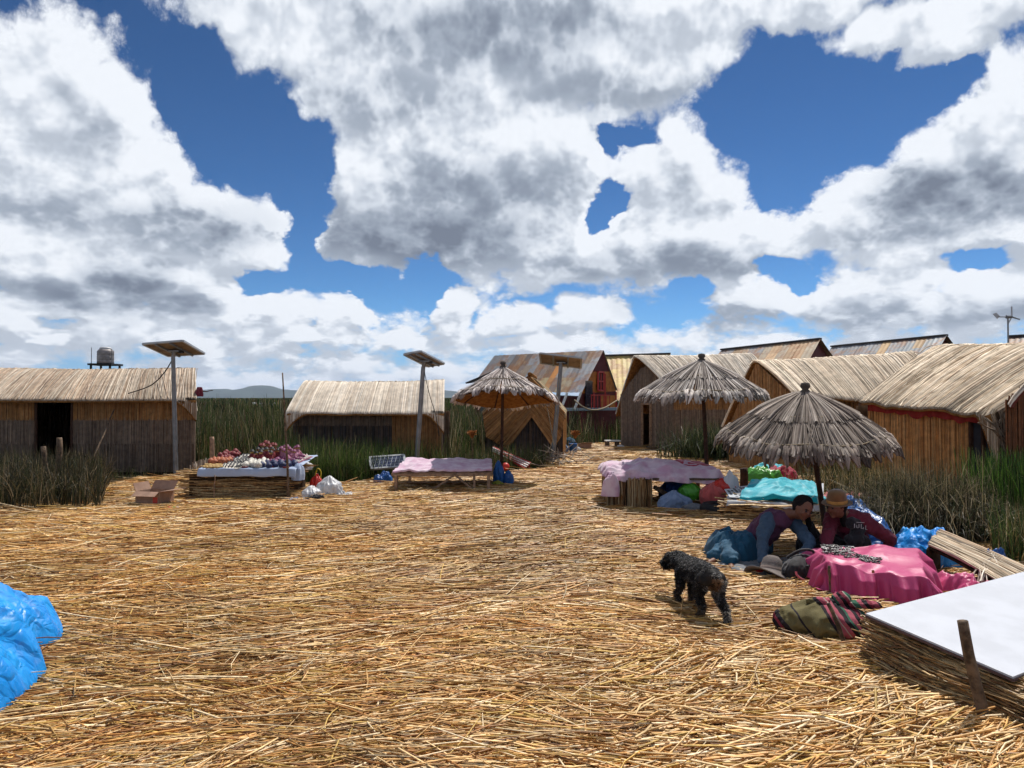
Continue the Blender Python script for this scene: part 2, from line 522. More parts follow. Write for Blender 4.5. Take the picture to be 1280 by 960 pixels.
def build_ground():
    xs = np.concatenate([-np.geomspace(6000, 16.5, 26), np.arange(-16, 16.01, 0.14), np.geomspace(16.5, 6000, 26)])
    ys = np.concatenate([-np.geomspace(3000, 3.2, 20), np.arange(-3, 32.01, 0.14), np.geomspace(33, 9000, 30)])
    X, Y = np.meshgrid(xs, ys, indexing='ij')
    Z = ground_z(X, Y)
    isl = (Z > -0.2).astype(float)
    G = np.stack([X, Y, Z], -1)
    m, g, b = new_mat('ground')
    ca = g.n('ShaderNodeVertexColor', layer_name='Col').outputs[0]
    sp = g.n('ShaderNodeSeparateColor'); g.put(sp.inputs[0], ca)
    pos = g.n('ShaderNodeNewGeometry').outputs['Position']
    # matted old straw: stretched grain turned by a slow field
    warp = g.v('ADD', pos, g.v('MULTIPLY', g.v('SUBTRACT', g.noise(pos, 0.8, 2, 0.5, out=1), (0.5, 0.5, 0.5)), (0.6, 1.1, 0)))
    grain = g.noise(g.v('MULTIPLY', warp, (9, 75, 20)), 1.0, 3, 0.65)
    grain2 = g.noise(g.v('MULTIPLY', warp, (40, 14, 20)), 1.0, 2, 0.6)
    patch = g.noise(pos, 0.9, 4, 0.6)
    base = g.ramp(g.m('ADD', g.m('MULTIPLY', grain, 0.75), g.m('MULTIPLY', grain2, 0.25)),
                  [(0.30, (0.09, 0.045, 0.017)), (0.45, (0.24, 0.13, 0.048)), (0.56, (0.38, 0.235, 0.10)), (0.70, (0.56, 0.41, 0.21))])
    base = g.mix(g.sstep(patch, 0.4, 0.7, 0.0, 0.45), base, (0.17, 0.085, 0.03))
    marsh = g.mix(g.sstep(g.noise(pos, 0.06, 6, 0.62), 0.38, 0.62), (0.035, 0.045, 0.014), (0.085, 0.068, 0.028))
    marsh = g.mix(g.sstep(g.noise(pos, 0.008, 4, 0.6), 0.45, 0.6, 0.0, 0.6), marsh, (0.03, 0.05, 0.018))
    c = g.mix(sp.outputs[0], marsh, base)
    g.put(b.inputs['Base Color'], c)
    b.inputs['Roughness'].default_value = 0.85
    b.inputs['Specular IOR Level'].default_value = 0.15
    bp = g.n('ShaderNodeBump'); bp.inputs['Strength'].default_value = 0.9; bp.inputs['Distance'].default_value = 0.02
    g.put(bp.inputs['Height'], grain); g.put(b.inputs['Normal'], bp.outputs[0])
    cols = np.stack([isl] * 3, -1)
    o = grid_mesh('ground', G, m, cols=cols)
    tag(o, 'matted golden reed island with dark green marsh stretching behind it', 'ground', kind='structure')
build_ground()

STRAW_PAL = np.array([(0.66, 0.40, 0.15), (0.55, 0.29, 0.085), (0.78, 0.56, 0.28), (0.40, 0.185, 0.05), (0.86, 0.71, 0.46), (0.22, 0.09, 0.026), (0.48, 0.30, 0.10), (0.62, 0.42, 0.12), (0.27, 0.15, 0.06)]) * np.array([.92, .87, .83])
def pick(n, pal, p=None, jit=0.12):
    c = pal[rng.choice(len(pal), n, p=p)]
    return np.clip(c * (1 + jit * rng.standard_normal((n, 1))), 0.005, 0.95)

def lay_straw(name, x, y, ang, L, r, label, lift=0.03, z0=None, pal=STRAW_PAL, p=None, bend=0.06, tilt=0.05, K=3, tone=None):
    n = len(x)
    t = np.linspace(-0.5, 0.5, K)[None] * L[:, None]
    b = (rng.standard_normal(n) * bend)[:, None] * (1 - (2 * np.linspace(0, 1, K)[None] - 1) ** 2) * L[:, None]
    c, s = np.cos(ang)[:, None], np.sin(ang)[:, None]
    PX = x[:, None] + c * t - s * b
    PY = y[:, None] + s * t + c * b
    zb = ground_z(x, y) if z0 is None else z0
    PZ = zb[:, None] + lift * rng.random(n)[:, None] + 0.006 + t * (rng.standard_normal(n) * tilt)[:, None] + 0.5 * np.abs(b) * rng.random((n, 1))
    PZ = np.maximum(PZ, ground_z(PX, PY) - 0.004)
    col = pick(n, pal, p)
    if tone is not None: col = np.clip(col * tone[:, None], 0, 0.95)
    rr = np.repeat(r[:, None], K, 1)
    o = strands(name, np.stack([PX, PY, PZ], -1), rr, col, M['straw'])
    return o

def straw_field():
    def region(n, y0, y1, xr, pw):
        y = y0 + (y1 - y0) * rng.random(n) ** pw
        half = xr * y + 0.8
        x = (rng.random(n) * 2 - 1) * half
        return x, y
    xs, ys = [], []
    for n, y0, y1, pw in ((52000, 1.9, 7.0, 1.2), (62000, 7.0, 15.0, 0.75), (30000, 15.0, 27.5, 0.8)):
        x, y = region(n, y0, y1, 0.78, pw)
        xs.append(x); ys.append(y)
    x = np.concatenate(xs); y = np.concatenate(ys)
    keep = (shore_y(x) - y > 0.02)
    x, y = x[keep], y[keep]
    n = len(x)
    field = R(8) + R(24) * fnoise(x * 0.35, y * 0.35, 2, 21) + R(26) * fnoise(x * 1.3, y * 1.3, 1, 31)
    right = np.clip((x - 0.8) / 1.5, 0, 1) * np.clip((5.6 - y) / 2, 0, 1)
    ang = field + R(21) * rng.standard_normal(n) + right * R(28) * rng.standard_normal(n) + right * R(-4)
    wild = rng.random(n) < 0.18
    ang[wild] = rng.random(wild.sum()) * math.pi
    L = rng.gamma(6, 0.075, n) + 0.05
    L[wild] *= 0.6
    r = (0.0019 + 0.0036 * rng.random(n) ** 1.4) * np.clip(0.85 + y * 0.075, 1, 2.6)
    L *= np.clip(0.85 + y * 0.05, 1, 1.6)
    tone = 0.91 + 0.30 * fnoise(x * 0.8, y * 0.8, 3, 41) + 0.12 * fnoise(x * 3, y * 3, 2, 47)
    o = lay_straw('loose_straw', x, y, ang, L, r, '', lift=0.032, tone=tone, bend=0.03, tilt=0.045, p=[.18, .14, .17, .10, .10, .05, .10, .10, .06])
    tag(o, 'golden dry reed stalks laid thick over the whole island floor', 'straw', kind='stuff')
    # longer stalks standing proud of the mat
    n = 1500
    y = 1.9 + 15 * rng.random(n) ** 1.5
    x = (rng.random(n) * 2 - 1) * (0.78 * y + 0.5)
    k = shore_y(x) - y > 0.4
    x, y = x[k], y[k]; n = len(x)
    ang = rng.random(n) * math.pi * 0.6 + R(-10) + (rng.random(n) < .2) * 1.5
    L = 0.25 + 0.55 * rng.random(n)
    o = lay_straw('long_straw', x, y, ang, L, 0.0022 + 0.003 * rng.random(n), '', lift=0.05, bend=0.06, tilt=0.14, K=5,
                  pal=STRAW_PAL[[0, 2, 4, 7]])
    tag(o, 'longer pale bent stalks lying on top of the straw floor', 'straw', kind='stuff')
straw_field()

# ================================================================ marsh reeds
GREEN = np.array([(0.045, 0.08, 0.02), (0.028, 0.048, 0.014), (0.075, 0.10, 0.03), (0.13, 0.11, 0.045), (0.20, 0.145, 0.065), (0.075, 0.052, 0.028), (0.34, 0.28, 0.17)])
def reeds(name, x, y, h, r, pal, p, label, z0=None, lean=0.12, K=4, droop=0.0, cat='reeds'):
    n = len(x)
    z = ground_z(x, y) if z0 is None else np.full(n, z0)
    a = rng.random(n) * 2 * math.pi
    ln = np.abs(rng.standard_normal(n)) * lean
    t = np.linspace(0, 1, K)[None]
    hor = (h * ln)[:, None] * t ** 1.8
    PX = x[:, None] + np.cos(a)[:, None] * hor
    PY = y[:, None] + np.sin(a)[:, None] * hor
    PZ = z[:, None] + h[:, None] * (t - droop * (ln / (lean + 1e-6))[:, None] * t ** 3 * 0.5)
    col = pick(n, pal, p, 0.3) * (1 + 0.45 * fnoise(x * 0.9, y * 0.9, 3, 83))[:, None]
    cc = np.repeat(col[:, None, :], K, 1)
    rad = r[:, None] * (1 - 0.75 * t ** 1.5)
    fl = np.stack([-np.sin(a * 3.1), np.cos(a * 3.1), np.zeros(n)], -1)
    o = strands(name, np.stack([PX, PY, PZ], -1), rad, cc, M['blade'], flat=fl)
    return tag(o, label, cat, kind='stuff')

def marsh():
    # near belt behind the shore, clumpy
    n = 95000
    y = 14 + 40 * rng.random(n) ** 1.6
    x = -0.74 * y + (0.80 * y + 0.9 * y * 0.62) * rng.random(n)
    d = y - shore_y(x)
    cl = fnoise(x * 0.5, y * 0.5, 3, 61)
    keep = (d > 0.75) & (cl + 0.45 * rng.random(n) > -0.08)
    # strip of open water and the boat channel
    ch = (np.abs(y - 30 - 0.0 * x) < 3.0) & (x < -7.2) & (x > -12.0)
    keep &= ~ch
    x, y, d = x[keep], y[keep], d[keep]
    h = np.clip(0.75 + 0.35 * np.clip(d, 0, 3) / 3 + 0.50 * fnoise(x * 0.45, y * 0.45, 2, 71) + 0.22 * rng.standard_normal(len(x)), 0.4, 1.9)
    # lower in front of the huts
    front = ((x < -6.6) & (y < 16.7)); h[front] = 0.28 + 0.25 * rng.random(front.sum())
    front = ((x > -6.6) & (x < -1.3) & (y < 16.9)); h[front] = 0.55 + 0.55 * rng.random(front.sum()) ** 1.5
    front = ((x > -1.3) & (y < 20.0)); h[front] = 0.4 + 0.4 * rng.random(front.sum())
    front = ((x > 0.3) & (y > 19.0) & (y < 29)); h[front] *= 0.8
    keep = ~((x > -13.4) & (x < -7.0) & (y > 16.4) & (y < 19.8)) & ~((x > -5.1) & (x < -1.5) & (y > 16.8) & (y < 19.5)) & ~((x > -0.7) & (x < 2.3) & (y > 19.5) & (y < 22.7))
    x, y, h = x[keep], y[keep], h[keep]
    reeds('marsh_reeds', x, y, h * 1.15, 0.0035 + 0.006 * rng.random(len(x)) + 0.0002 * y, GREEN, [.17, .26, .12, .14, .13, .12, .06],
          'dark green and brown marsh reeds standing between and behind the huts', lean=0.2)
    n = 42000
    y = 50 + 500 * rng.random(n) ** 2.2
    x = (rng.random(n) * 2 - 1) * 0.85 * y
    k = fnoise(x * 0.05, y * 0.05, 3, 66) + 0.5 * rng.random(n) > -0.2
    x, y = x[k], y[k]
    h = 1.5 + 0.5 * rng.random(len(x))
    reeds('far_reeds', x, y, h, 0.02 + 0.0011 * y, GREEN, [.17, .30, .12, .16, .12, .1, .03],
          'far dark reed beds reaching to the horizon', lean=0.2, K=3)
marsh()

def water_and_hills():
    m, g, b = new_mat('water')
    b.inputs['Base Color'].default_value = (0.03, 0.045, 0.055, 1)
    b.inputs['Roughness'].default_value = 0.12
    pos = g.n('ShaderNodeNewGeometry').outputs['Position']
    bp = g.n('ShaderNodeBump'); bp.inputs['Strength'].default_value = 0.35; bp.inputs['Distance'].default_value = 0.05
    g.put(bp.inputs['Height'], g.noise(pos, 5, 3, 0.5)); g.put(b.inputs['Normal'], bp.outputs[0])
    a = np.linspace(0, 2 * math.pi, 40, endpoint=False)
    mb = MB()
    r = 1 + 0.12 * np.sin(a * 3) + 0.06 * np.cos(a * 7)
    mb.poly([(-9.6 + 2.6 * rr * math.cos(t), 30 + 3.2 * rr * math.sin(t), -0.33) for rr, t in zip(r, a)])
    o = mb.build('water', m)
    tag(o, 'pale strip of open lake water among the reeds', 'water', kind='structure')
    # hills along the horizon
    hm = plain('hills', (0.055, 0.07, 0.05), 0.95, 0.05, var=0.3, scale=0.004)
    for nm, Y, x0, x1, hh, sd in (('hills', 7000, -5200, -200, 150, 3), ('hills', 7600, -900, 700, 95, 8)):
        xs = np.linspace(x0, x1, 160)
        env = np.sin(np.linspace(0.0, math.pi, 160)) ** 0.35
        top = hh * env * (0.45 + 0.75 * np.abs(fnoise(xs / 900, xs * 0 + sd, 4, sd)) + 0.35 * fnoise(xs / 300, xs * 0, 3, sd + 2))
        rows = []
        for f, dy in ((0, -700), (0.45, -380), (0.8, -150), (1.0, 0), (0.5, 400), (0, 800)):
            rows.append(np.stack([xs, np.full(160, float(Y)) + dy + 60 * fnoise(xs / 400, xs * 0 + f * 9, 2, sd), np.maximum(top * f, 0) - 2 * (f == 0)], -1))
        o = grid_mesh(nm, np.stack(rows), hm)
        tag(o, 'low distant hills on the horizon between the huts', 'hills', kind='structure')
water_and_hills()

# ================================================================ reed huts
def V3(p): return np.array(p, float)
def lerp(a, b, t): return a[None] * (1 - t[:, None]) + b[None] * t[:, None]

def roof_surface(c, drop0=0.0, drop1=0.0, sag=0.03, wave=0.02, dl=0.12, seed=1, peak_out=0.0, bulge=0.05):
    """c: dict of corner points B0,B1 (back eave), R0,R1 (ridge), F0,F1 (front eave).
    returns P(u, v) -> points, v 0 back eave .. 0.45 ridge .. 0.9 front eave .. 1 hanging edge"""
    B0, B1, R0, R1, F0, F1 = [V3(c[k]) for k in ('B0', 'B1', 'R0', 'R1', 'F0', 'F1')]
    ax = (R1 - R0); ax /= np.linalg.norm(ax)
    Ra, Rb = R0 - ax * peak_out, R1 + ax * peak_out * 0.5
    def P(u, v):
        u = np.asarray(u, float); v = np.asarray(v, float)
        b, r, f = lerp(B0, B1, u), lerp(Ra, Rb, u), lerp(F0, F1, u)
        r[:, 2] -= sag * 4 * u * (1 - u) + 0.02 * fnoise(u * 6, u * 0, 2, seed)
        f[:, 2] += wave * fnoise(u * 9, u * 0 + 3, 2, seed + 4)
        b[:, 2] += wave * fnoise(u * 9, u * 0 + 7, 2, seed + 5)
        drop = 0.03 + drop0 * np.clip((dl - u) / dl, 0, 1) ** 1.6 + drop1 * np.clip((u - 1 + dl) / dl, 0, 1) ** 1.6
        tb = np.clip(v / 0.45, 0, 1); tf = np.clip((v - 0.45) / 0.45, 0, 1); td = np.clip((v - 0.9) / 0.1, 0, 1)
        p = np.where((v < 0.45)[:, None], b * (1 - tb)[:, None] + r * tb[:, None], r * (1 - tf)[:, None] + f * tf[:, None])
        # rounded ridge and slightly swollen slopes
        k = np.exp(-((v - 0.45) / 0.035) ** 2)
        p[:, 2] -= 0.07 * k
        p[:, 2] += bulge * (np.sin(math.pi * tb) * (v < 0.45) + np.sin(math.pi * tf) * (v >= 0.45))
        p[:, 2] -= td * drop
        return p
    return P

def sheet_grid(P, nu, nv, v0=0.0, v1=1.0, u0=0.0, u1=1.0):
    U, Vv = np.meshgrid(np.linspace(u0, u1, nu), np.linspace(v0, v1, nv), indexing='ij')
    return P(U.ravel(), Vv.ravel()).reshape(nu, nv, 3)

def reed_layer(name, P, n, vs_, nrm, pal, parent, r=0.012, skew=0.01, lift=0.012, frayed=0.02, u0=0.0, u1=1.0, mat=None, tonev=None, p=None, contrast=0.11, streak=0.0, seed=1):
    """n reeds lying on the surface P(u, .), running along v"""
    vs_ = np.asarray(vs_, float)
    K = len(vs_)
    u = u0 + (u1 - u0) * np.clip((np.arange(n) + 0.5 + 0.9 * (rng.random(n) - 0.5)) / n, 0, 1)
    sk = rng.standard_normal(n) * skew
    U = u[:, None] + sk[:, None] * (vs_[None] - vs_.mean())
    Vv = np.repeat(vs_[None], n, 0)
    Vv[:, -1] += rng.standard_normal(n) * frayed
    Vv[:, 0] += np.abs(rng.standard_normal(n)) * frayed * 0.5
    Q = P(U.ravel(), np.clip(Vv, 0, 1.04).ravel()).reshape(n, K, 3)
    nrm = np.asarray(nrm, float)
    off = (lift * (0.2 + rng.random(n)))[:, None, None] * (nrm if nrm.ndim == 1 else nrm)[None, None]
    Q = Q + off
    col = pick(n, pal, p, contrast)
    if streak: col = np.clip(col * (1 + streak * fnoise(u * 14, u * 0, 3, seed))[:, None], 0.003, 0.95)
    cc = np.repeat(col[:, None, :], K, 1)
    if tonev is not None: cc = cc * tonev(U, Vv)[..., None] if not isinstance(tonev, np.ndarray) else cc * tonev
    rad = np.full((n, K), r) * (0.6 + 0.8 * rng.random((n, 1)))
    return strands(name, Q, rad, np.clip(cc, 0.002, 0.95), mat or M['thatch'], parent)

PAL_GREY = np.array([(0.42, 0.34, 0.26), (0.50, 0.42, 0.34), (0.34, 0.26, 0.195), (0.56, 0.48, 0.39), (0.27, 0.20, 0.15), (0.45, 0.33, 0.24)])
PAL_PALE = np.array([(0.64, 0.56, 0.47), (0.70, 0.63, 0.54), (0.56, 0.48, 0.395), (0.74, 0.67, 0.58), (0.50, 0.42, 0.34)])
PAL_GOLD = np.array([(0.52, 0.41, 0.26), (0.60, 0.49, 0.32), (0.42, 0.31, 0.18), (0.66, 0.56, 0.39), (0.34, 0.24, 0.14), (0.47, 0.38, 0.25)])
PAL_ORANGE = np.array([(0.50, 0.25, 0.09), (0.56, 0.30, 0.12), (0.43, 0.20, 0.07), (0.47, 0.26, 0.11)])
PAL_WALLG = np.array([(0.20, 0.145, 0.11), (0.23, 0.175, 0.135), (0.17, 0.12, 0.09), (0.26, 0.19, 0.14)])
PAL_BLACK = np.array([(0.055, 0.045, 0.045), (0.075, 0.06, 0.055), (0.04, 0.033, 0.035), (0.11, 0.075, 0.055)])
PAL_UMB = np.array([(0.30, 0.26, 0.235), (0.38, 0.34, 0.31), (0.22, 0.19, 0.17), (0.46, 0.42, 0.39), (0.155, 0.13, 0.12)])

def wall_piece(parent, a, b, z0, z1a, z1b, bands, n=None, name='wall', nrm=None, out=0.0, solid=True):
    """upright mat of reeds from a to b (xy); bands: list of (fraction, palette) from the bottom"""
    a = np.array([a[0], a[1], 0.0]); b = np.array([b[0], b[1], 0.0])
    d = b - a; L = np.linalg.norm(d)
    if nrm is None:
        nrm = np.array([d[1], -d[0], 0]) / L
    n = n or int(L / 0.0125)
    def P(u, v):
        p = lerp(a, b, u)
        top = z1a * (1 - u) + z1b * u
        p[:, 2] = z0 + (top - z0) * v
        return p + nrm[None] * (out + 0.012 * fnoise(u * L * 2, v * 2, 2, 3)[:, None])
    core = sheet_grid(P, 6, 4) - nrm[None, None] * 0.02
    w = grid_mesh(name, core, M['wall_core'], parent, thick=0.02)
    f0 = 0.0
    for k, (f1, pal) in enumerate(bands):
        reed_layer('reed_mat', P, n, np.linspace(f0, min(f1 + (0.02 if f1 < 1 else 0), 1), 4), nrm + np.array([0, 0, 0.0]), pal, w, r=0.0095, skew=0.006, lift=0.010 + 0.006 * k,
                   frayed=0.012, mat=M['reed'], streak=0.14, contrast=0.09, seed=k + int(L * 7))
        f0 = f1
    return w

def gable(parent, base0, base1, apex, z_e0, z_e1, z0, pal, name='gable_wall'):
    """triangular end wall between two eave points and the apex, standing reeds"""
    a = np.array([base0[0], base0[1], 0.0]); b = np.array([base1[0], base1[1], 0.0])
    ap = V3(apex)
    d = b - a; L = np.linalg.norm(d); ta = np.dot(ap - a, d) / L ** 2
    nrm = np.array([d[1], -d[0], 0]) / L
    def P(u, v):
        p = lerp(a, b, u)
        top = np.where(u < ta, z_e0 + (ap[2] - z_e0) * u / ta, z_e1 + (ap[2] - z_e1) * (1 - u) / (1 - ta))
        p[:, 2] = z0 + (top - z0) * v
        return p
    w = grid_mesh(name, sheet_grid(P, 21, 4) - nrm * 0.02, M['wall_core'], parent, thick=0.02)
    reed_layer('reed_mat', P, int(L / 0.02), np.linspace(0, 1, 5), nrm, pal, w, r=0.011, skew=0.004, lift=0.012, frayed=0.0, mat=M['reed'])
    return w

def thatch_roof(parent, c, pal, n, drop0=0, drop1=0, dl=0.12, peak_out=0.0, seed=1, bulge=0.05, r=0.016, under=True, wave=0.02, sag=0.03, skew=0.012, streak=0.25, tone=None, fr=0.012):
    P = roof_surface(c, drop0, drop1, sag=sag, dl=dl, seed=seed, peak_out=peak_out, bulge=bulge, wave=wave)
    G = sheet_grid(P, 40, 31)
    roof = grid_mesh('roof', G - np.array([0, 0, 0.03]), M['under_mat'], parent, thick=0.03)
    F0, F1, R0, R1, B0 = [V3(c[k]) for k in ('F0', 'F1', 'R0', 'R1', 'B0')]
    nf = np.cross(F1 - F0, R0 - F0); nf /= np.linalg.norm(nf)
    if nf[2] < 0: nf = -nf
    nb = np.cross(F1 - F0, R0 - B0); nb /= np.linalg.norm(nb)
    if nb[2] < 0: nb = -nb
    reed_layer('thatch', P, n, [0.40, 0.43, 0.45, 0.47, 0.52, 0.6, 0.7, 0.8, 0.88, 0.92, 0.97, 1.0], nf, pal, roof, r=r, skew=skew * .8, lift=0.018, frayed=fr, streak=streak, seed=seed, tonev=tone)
    reed_layer('thatch', P, n // 3, [0.0, 0.1, 0.25, 0.38, 0.45, 0.48], nb, pal, roof, r=r * 1.6, skew=skew, lift=0.02, frayed=0.004, streak=streak, seed=seed)
    # second loose layer, a few reeds out of line
    reed_layer('thatch', P, n // 5, [0.46, 0.52, 0.62, 0.75, 0.88, 0.93, 1.0], nf, pal, roof, r=r * 0.7, skew=skew * 3, lift=0.028, frayed=fr * 2, streak=streak, seed=seed + 3)
    return roof, P

# ---- long hut with the dark open doorway
def hut_long():
    t = thing('reed_hut', 'long low reed hut with greyed thatch and an open black doorway', 'hut', (-10.2, 18.0, 0))
    t.location = (0, 0, 0)
    c = dict(F0=(-13.6, 16.35, 1.60), F1=(-6.98, 16.35, 1.60), R0=(-13.6, 18.0, 2.42), R1=(-7.74, 18.0, 2.42), B0=(-13.6, 19.7, 1.6), B1=(-8.45, 19.7, 1.6))
    thatch_roof(t, c, PAL_GREY, 1100, drop1=0.42, dl=0.075, seed=2, r=0.014, peak_out=0.05, skew=0.02)
    bands = [(0.42, PAL_WALLG * 0.8), (0.74, PAL_WALLG), (1.0, PAL_ORANGE * 0.8)]
    Y = 16.6
    xd0, xd1 = (46 - 640) / 925 * Y, (91 - 640) / 925 * Y
    wall_piece(t, (-13.5, Y), (xd0, Y), -0.1, 1.57, 1.57, bands)
    wall_piece(t, (xd1, Y), (-7.12, Y), -0.1, 1.57, 1.57, bands)
    wall_piece(t, (-13.5, 19.5), (-8.45, 19.5), -0.1, 1.6, 1.6, [(1, PAL_WALLG)], n=200)
    gable(t, (-7.12, Y), (-8.45, 19.5), (-7.8, 18.0, 2.38), 1.55, 1.55, -0.1, PAL_WALLG)
    gable(t, (-13.5, 19.5), (-13.5, Y), (-13.5, 18.0, 2.38), 1.55, 1.55, -0.1, PAL_WALLG)
    d = MB().bar((xd0, Y - .01, -0.1), (xd0, Y - .01, 1.57), 0.05).bar((xd1, Y - .01, -0.1), (xd1, Y - .01, 1.57), 0.05).bar((xd0, Y - .012, 1.56), (xd1, Y - .012, 1.56), 0.05)
    d.build('door_frame', M['dark_wood'], t)
    f = MB().box((-10.3, 18.0, -0.04), (6.3, 2.9, 0.05)); f.build('floor_mat', M['core'], t)
hut_long()

def hut_pale():
    t = thing('reed_hut', 'pale-thatched reed hut with blackened wall, rounded eave corners and green reeds in front', 'hut')
    x0, x1 = (362 - 640) / 925 * 16.9, (556 - 640) / 925 * 16.9
    c = dict(F0=(x0, 16.7, 1.30), F1=(x1, 16.7, 1.30), R0=(x0 + 0.05, 18.1, 2.12), R1=(x1 - 0.13, 18.1, 2.13), B0=(x0, 19.5, 1.3), B1=(x1 - .25, 19.5, 1.3))
    thatch_roof(t, c, PAL_PALE, 750, drop0=0.34, drop1=0.42, dl=0.13, seed=5, r=0.012, skew=0.008, streak=0.12)
    xm = (490 - 640) / 925 * 16.9
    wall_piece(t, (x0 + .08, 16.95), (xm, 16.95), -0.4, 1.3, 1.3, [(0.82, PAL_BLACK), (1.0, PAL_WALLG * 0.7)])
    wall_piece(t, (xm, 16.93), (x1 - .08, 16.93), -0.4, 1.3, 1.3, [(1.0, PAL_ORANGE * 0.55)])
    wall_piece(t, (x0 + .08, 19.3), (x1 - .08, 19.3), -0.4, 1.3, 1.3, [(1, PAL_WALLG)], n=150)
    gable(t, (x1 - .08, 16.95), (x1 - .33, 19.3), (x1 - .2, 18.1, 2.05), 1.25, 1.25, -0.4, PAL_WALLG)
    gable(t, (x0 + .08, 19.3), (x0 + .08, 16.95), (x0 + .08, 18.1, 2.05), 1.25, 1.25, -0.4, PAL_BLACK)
hut_pale()

def hut_facing():
    """hut with its gable towards the plaza: two diagonal mats make a chevron over the door wall"""
    t = thing('reed_hut', 'small brown reed hut with a chevron gable of slanted mats', 'hut')
    Y = 19.6
    pk = at(662, 469, Y); bl = at(603, 517, Y); br = at(706, 516, Y)
    L = 3.0
    def bk(p, s=0.0): return (p.x + 0.25, p.y + L, p.z + s)
    c = dict(F0=(br.x, br.y, br.z), F1=bk(br), R0=(pk.x, pk.y, pk.z), R1=bk(pk), B0=(bl.x, bl.y, bl.z), B1=bk(bl))
    thatch_roof(t, c, PAL_GOLD * 0.7, 300, seed=8, r=0.02, drop0=0.1)
    # chevron mats with reeds parallel to the inner edge
    ap = at(665, 521, Y - .12)
    for side, low, inn, nm in ((-1, bl, at(634, 562, Y - .12), 'left'), (1, br, at(692, 562, Y - .12), 'right')):
        A0 = V3(low) - np.array([0, .1, 0]); A1 = V3(pk) - np.array([0, .02, 0]); B0_ = V3(inn); B1_ = V3(ap)
        C0 = A0 + np.array([0.10 * -side, 0, -0.62])
        def P(u, v, A0=A0, A1=A1, B0_=B0_, B1_=B1_, C0=C0):
            # u across (outer slope to inner edge), v along the reeds up to the right/left
            lo = np.where((u < 0.5)[:, None], lerp(A0, C0, np.clip(u * 2, 0, 1)), lerp(C0, B0_, np.clip(u * 2 - 1, 0, 1)))
            hi = lerp(A1, B1_, u)
            return lo * (1 - v[:, None]) + hi * v[:, None]
        w = grid_mesh('gable_mat', sheet_grid(P, 12, 6) + np.array([0, .03, 0]), M['core'], t, thick=0.02)
        reed_layer('reed_mat', P, 110, [0, .3, .6, 1.0], (0, -1, 0), PAL_ORANGE * 0.75, w, r=0.012, skew=0.02, lift=0.02, mat=M['reed'], streak=0.4, seed=side + 4)
    wall_piece(t, (bl.x + .1, Y), (br.x - .06, Y), -0.4, 0.9, 1.1, [(1.0, PAL_BLACK * 1.3)], n=150)
    w = gable(t, (bl.x + .3, Y + .02), (br.x - .2, Y + .02), (pk.x, Y, pk.z - .25), 1.0, 1.0, 0.7, PAL_BLACK)
    e = bk(bl); f = bk(br)
    wall_piece(t, (f[0], f[1]), (br.x - .06, Y), -0.4, f[2], br.z, [(1.0, PAL_ORANGE * .6)], n=100, nrm=np.array([1, 0, 0.]))
    wall_piece(t, (bl.x + .1, Y), (e[0], e[1]), -0.4, bl.z, e[2], [(1.0, PAL_BLACK)], n=100, nrm=np.array([-1, 0, 0.]))
    wall_piece(t, (e[0], e[1]), (f[0], f[1]), -0.4, e[2], f[2], [(1.0, PAL_BLACK)], n=60, nrm=np.array([0, 1, 0.]))
    rl = MB(); rl.tube(V3(pk) + [0, -.1, .02], V3(bk(pk)) + [0, .1, .02], 0.06, n=10)
    rl.build('ridge_roll', M['under_mat'], t, smooth=True)
hut_facing()

def hut_door():
    t = thing('reed_hut', 'white-roofed reed hut with a narrow dark door behind the tallest parasol', 'hut')
    R0 = (4.30, 24.0, 3.06); R1 = (7.95, 25.1, 3.20)
    F0 = (4.95, 22.6, 1.72); F1 = (8.55, 23.6, 1.72)
    B0 = (3.55, 25.3, 1.05); B1 = (7.2, 26.5, 1.2)
    thatch_roof(t, dict(F0=F0, F1=F1, R0=R0, R1=R1, B0=B0, B1=B1), PAL_PALE, 520, seed=12, peak_out=0.35, r=0.022, skew=0.02, streak=0.35)
    bands = [(0.72, PAL_WALLG), (1.0, PAL_ORANGE * .7)]
    # gable wall with door, front wall
    g0, g1 = np.array([3.66, 24.9]), np.array([4.98, 22.85])
    da, db = 0.42, 0.58
    pa, pb = g0 * (1 - da) + g1 * da, g0 * (1 - db) + g1 * db
    wall_piece(t, g0, pa, 0, 1.75, 2.6, [(1, PAL_WALLG)])
    wall_piece(t, pb, g1, 0, 2.7, 1.8, [(1, PAL_WALLG)])
    n2 = (g1 - g0) / np.linalg.norm(g1 - g0)
    zt = 1.45
    wall_piece(t, pa, pb, zt, 2.6, 2.7, [(1, PAL_WALLG)], name='lintel_mat')
    f = MB()
    for q in (pa, pb): f.bar((q[0], q[1] - .03, 0), (q[0], q[1] - .03, zt), 0.07)
    f.bar((pa[0], pa[1] - .04, zt), (pb[0], pb[1] - .04, zt), 0.06)
    f.build('door_frame', M['pale_wood'], t)
    wall_piece(t, (4.98, 22.85), (8.4, 23.8), 0, 1.75, 1.75, bands)
    wall_piece(t, (7.2, 26.3), (3.7, 25.1), 0, 1.1, 1.1, [(1, PAL_WALLG)], n=120)
    wall_piece(t, (8.4, 23.8), (7.3, 26.3), 0, 1.7, 1.2, [(1, PAL_WALLG)], n=100)
    p = MB().box((5.0, 22.45, 0.06), (1.9, 0.35, 0.06), rz=0.2).box((4.5, 22.9, 0.12), (0.7, 0.3, 0.05), rz=-0.9)
    p.build('doorstep_board', M['wood'], t)
hut_door()

